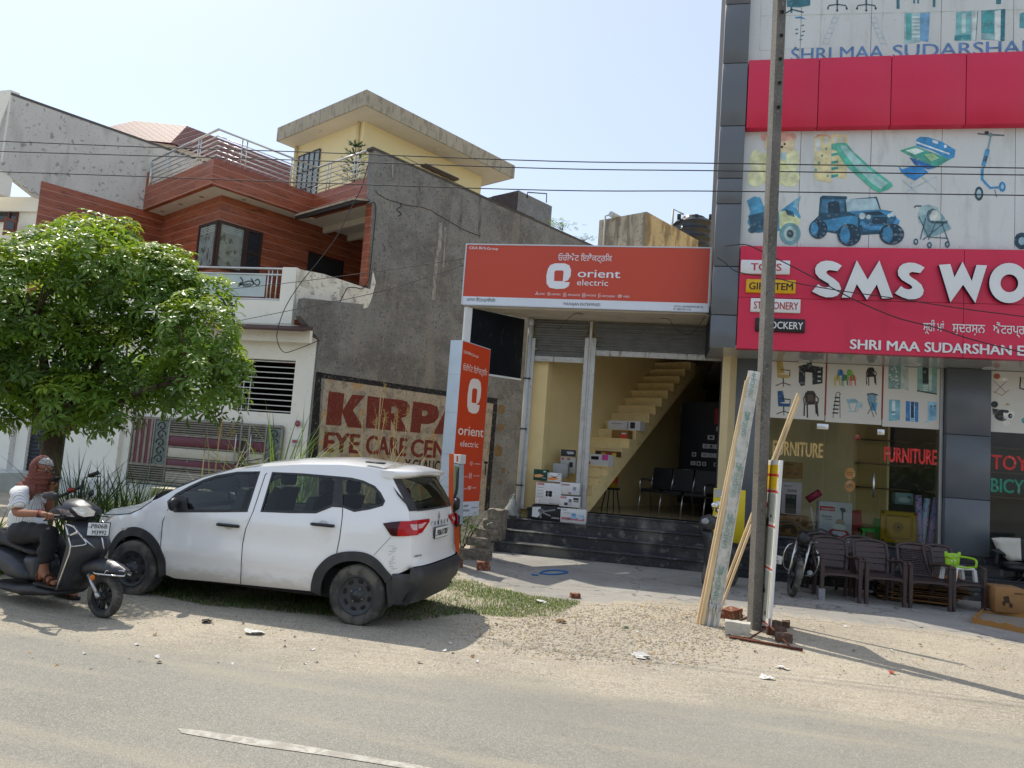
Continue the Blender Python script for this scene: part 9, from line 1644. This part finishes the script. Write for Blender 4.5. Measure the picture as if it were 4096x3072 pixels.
for j in range(5):
    z = .65+j*.26; L_ = .52-.07*j
    for k in range(7):
        a = k*.9+j; d = V((math.cos(a), math.sin(a), .25));
        for i in range(12): t_ = i/12; c = p+UP*z+d*L_*t_; [m.add([c, c+V((random.uniform(-.07, .07), random.uniform(-.07, .07), .07))+d*.03, c+V((.015, .01, .0))], [(0, 1, 2)], 0) for _ in range(3)]
m.build('needles', leaf_mat('pine_needle', (.02, .055, .025), (.03, .07, .02)), q)
p = hp(-.55, 1.85, ZB1-.3); q = thing('potted_palm', 'yellow green potted palm at the right end of the terrace railing', 'plant', p); m = MB(); m.lathe([(.16, 0), (.2, .35), (.18, .35), (0, .3)], TM(p), 16); m.build('pot', pm('brown_pot', '#6b4a35', .8), q); m = MB()
for k in range(13):
    a = k*2.4; d = V((math.cos(a), math.sin(a), 0)); L_ = random.uniform(.55, .9)
    for i in range(14):
        t_ = i/14; c = p+UP*(.4+1.25*t_-.45*t_*t_)+d*L_*t_*.75; s = V((-d.y, d.x, 0)); [m.add([c, c+s*g*.16*(1-t_*.5)+d*.05-UP*.05, c+d*.03], [(0, 1, 2)], random.choice((0, 0, 1))) for g in (1, -1)]
m.build('fronds', [leaf_mat('yellow_frond', (.35, .36, .04), (.5, .5, .05)), leaf_mat('green_frond', (.14, .22, .03), (.2, .3, .04))], q)
p = at_d(235, 1000, 9.6); q = thing('parked_bicycle', 'parked two wheeler with dark handlebar behind the rider, half hidden in weeds', 'motorbike', V((p.x, p.y, 0))); m = MB(); BH = lambda x, y, o=0: at_d(x, y, 9.2+o, 'Y1'); m.tube(catmull([BH(690, 360), BH(700, 335), BH(725, 322), BH(750, 318)], 4), .012, 8); m.tube([BH(735, 318), BH(818, 292)], .024, 8, 1); m.tube([BH(745, 330), BH(790, 322), BH(832, 326)], .007, 6, 1); m.build('handlebar', [M_chr, M_black], q)
m = MB(); m.tube([BH(690, 360), BH(660, 520), BH(650, 640)], .018, 8); m.tube([BH(690, 400), BH(540, 470), BH(420, 520)], .02, 8); m.build('frame_tube', M_black, q); m = MB(); m.ball(BH(590, 436), .055, .03, .03); m.build('tail_light', flat('#a01c1c', .2), q); c = V((p.x-.2, p.y, .3)); m = MB(); m.tube([c+V((.27*math.cos(a), .05*math.cos(a), .27*math.sin(a))) for a in [i*math.pi/12 for i in range(25)]], .03, 8, caps=False); m.build('wheel', M_tyre, q)
p0, p1 = at_d(612, 1075-50, 12.2), at_d(700, 1025, 12.2); a, b = at_d(600, 1035, 11.5), at_d(745, 1030, 11.5); m = MB(); kx = at_d(1115, 830, 12.5, 'Z6'); ky = at_d(1400, 815, 12.5, 'Z6'); m.prism([V((kx.x, kx.y, 0)), V((ky.x+.3, ky.y, 0)), V((ky.x+.3, ky.y+.35, 0)), V((kx.x, kx.y+.35, 0))], UP*max(.2, kx.z)); tag(m.build('low_wall', pm('cream_low_wall', '#c9bfa6', .85, var=.08, layers=((6, .55, .7, '#8f8268', .5),))), 'low cream wall end among the weeds behind the car bonnet', 'wall')
def stone(mb, p, r, mi):
    a = random.random()*6; ca, sa = math.cos(a), math.sin(a); v = [V((1, 0, 0)), V((-.9, .1, 0)), V((.1, .8, 0)), V((0, -.85, 0)), V((.1, 0, .7)), V((0, .1, -.5))]
    mb.add([p+V(((q.x*ca-q.y*sa)*r*random.uniform(.8, 1.25), (q.x*sa+q.y*ca)*r*random.uniform(.7, 1.1), q.z*r*random.uniform(.6, 1))) for q in v], [(0, 2, 4), (2, 1, 4), (1, 3, 4), (3, 0, 4), (2, 0, 5), (1, 2, 5), (3, 1, 5), (0, 3, 5)], mi)
M_st = [pm('pale_gravel', '#bfb29b', .9, var=.15), pm('grey_gravel', '#979085', .9, var=.15), pm('tan_gravel', '#a8926f', .9, var=.15)]
gp = [(p.x, p.y) for p in (at_z(*q) for q in ((1010, 1352), (1120, 1318), (1260, 1318), (1400, 1308), (1530, 1322), (1610, 1370), (1560, 1420), (1400, 1440), (1200, 1425), (1040, 1395)))]
m = MB(); n = 0
while n < 5200:
    x, y = random.uniform(-2.2, 1.6), random.uniform(6.6, 11)
    if not inpoly(x+random.gauss(0, .12), y+random.gauss(0, .12), gp): continue
    stone(m, V((x, y, .003)), random.choice((.006, .008, .01, .012, .02)), random.choice((0, 0, 1, 2))); n += 1
for k in range(60): p = at_z(random.uniform(0, 2212), random.uniform(1345, 1450)); stone(m, p, random.uniform(.015, .035), random.choice((0, 1, 2)))
for k in range(3600): x, y = random.uniform(-6, 5), random.uniform(6.2, 11.2); stone(m, V((x, y, .003)), random.choice((.005, .006, .008, .012)), random.choice((0, 1, 2)))
tag(m.build('gravel', M_st), 'loose pale gravel scattered before the concrete forecourt', 'gravel', kind='stuff')
def scrap(mb, p, r, mi):
    n = random.randint(4, 6); z = [random.uniform(.004, .02+r*.3) for _ in range(n)]; a0 = random.random()*6; mb.add([p+UP*.012]+[p+V((math.cos(a0+k*6.28/n)*r*random.uniform(.5, 1.2), math.sin(a0+k*6.28/n)*r*random.uniform(.5, 1.1), z[k])) for k in range(n)], [(0, 1+k, 1+(k+1) % n) for k in range(n)], mi)
M_sc = [flat('#d0cdc6', .8), flat('#2b2926', .8), flat('#8a6a48', .9), flat('#b5482f', .7), flat('#7f9a6a', .7)]
m = MB()
for k in range(60): scrap(m, at_z(random.uniform(150, 2200), random.uniform(1335, 1440)), random.uniform(.01, .03), random.choice((0, 0, 0, 1, 1, 2)))
tag(m.build('litter', M_sc), 'small scattered scraps of paper, leaf and plastic on the dirt', 'litter', kind='stuff')
for (x, y, r, c, l) in ((548, 1370, .09, 0, 'crumpled white paper on the dirt below the car front door'), (1385, 1420, .09, 0, 'torn white paper at the road edge left of the pole'), (1170, 1303, .07, 0, 'white paper scrap lying on the grass tip'), (965, 1262, .06, 0, 'white scrap on the grass behind the car bumper'), (450, 1345, .07, 1, 'black rag scrap on the dirt under the car door'), (1352, 1357, .05, 4, 'pale green wrapper lying in the gravel'), (1690, 1445, .06, 0, 'white square paper in front of the rusty stand'), (1655, 1467, .06, 0, 'crumpled white paper on the dust before the rusty stand'), (1925, 1455, .04, 3, 'red plastic scrap in the pole shadow'), (1210, 1345, .06, 2, 'flat brown stone at the left of the gravel')):
    m = MB(); p = at_z(x, y); [scrap(m, p+V((random.uniform(-r, r)*.5, random.uniform(-r, r)*.3, .002*k)), r*random.uniform(.6, 1), 0) for k in range(3)]; tag(m.build('paper_scrap' if c == 0 else 'scrap', M_sc[c]), l, 'litter')
q = thing('unseen_building', 'plain beige building added unseen across the street for the shop glass to mirror', 'building', V((3, -17, 0))); m = MB(); m.box(-14, 16, -20, -17, 0, 6.5); m.build('wall', pm('beige_plaster', '#a8967a', .9, var=.1), q); m = MB()  # out of view, added for its reflection in shop and car glass
for k in range(9): m.box(-12.5+k*3, -11+k*3, -17.02, -16.98, 3.8, 5.2); m.build('window', M_dglass, q) if k == 8 else None
m = MB()
for k in range(3000): c = V((random.uniform(-14, 16), random.uniform(-14.5, -13), random.uniform(.1, 2.4))); d = V((random.gauss(0, .2), random.gauss(0, .2), random.gauss(0, .2))); m.add([c-d, c+d, c+V((d.y, -d.z, d.x))], [(0, 1, 2)], random.choice((0, 2)))
tag(m.build('hedge', M_lf), 'dark hedge added unseen across the street to darken the reflection low in the shop glass', 'hedge', kind='stuff')  # unseen leaves, added only so the glass reflects something dark
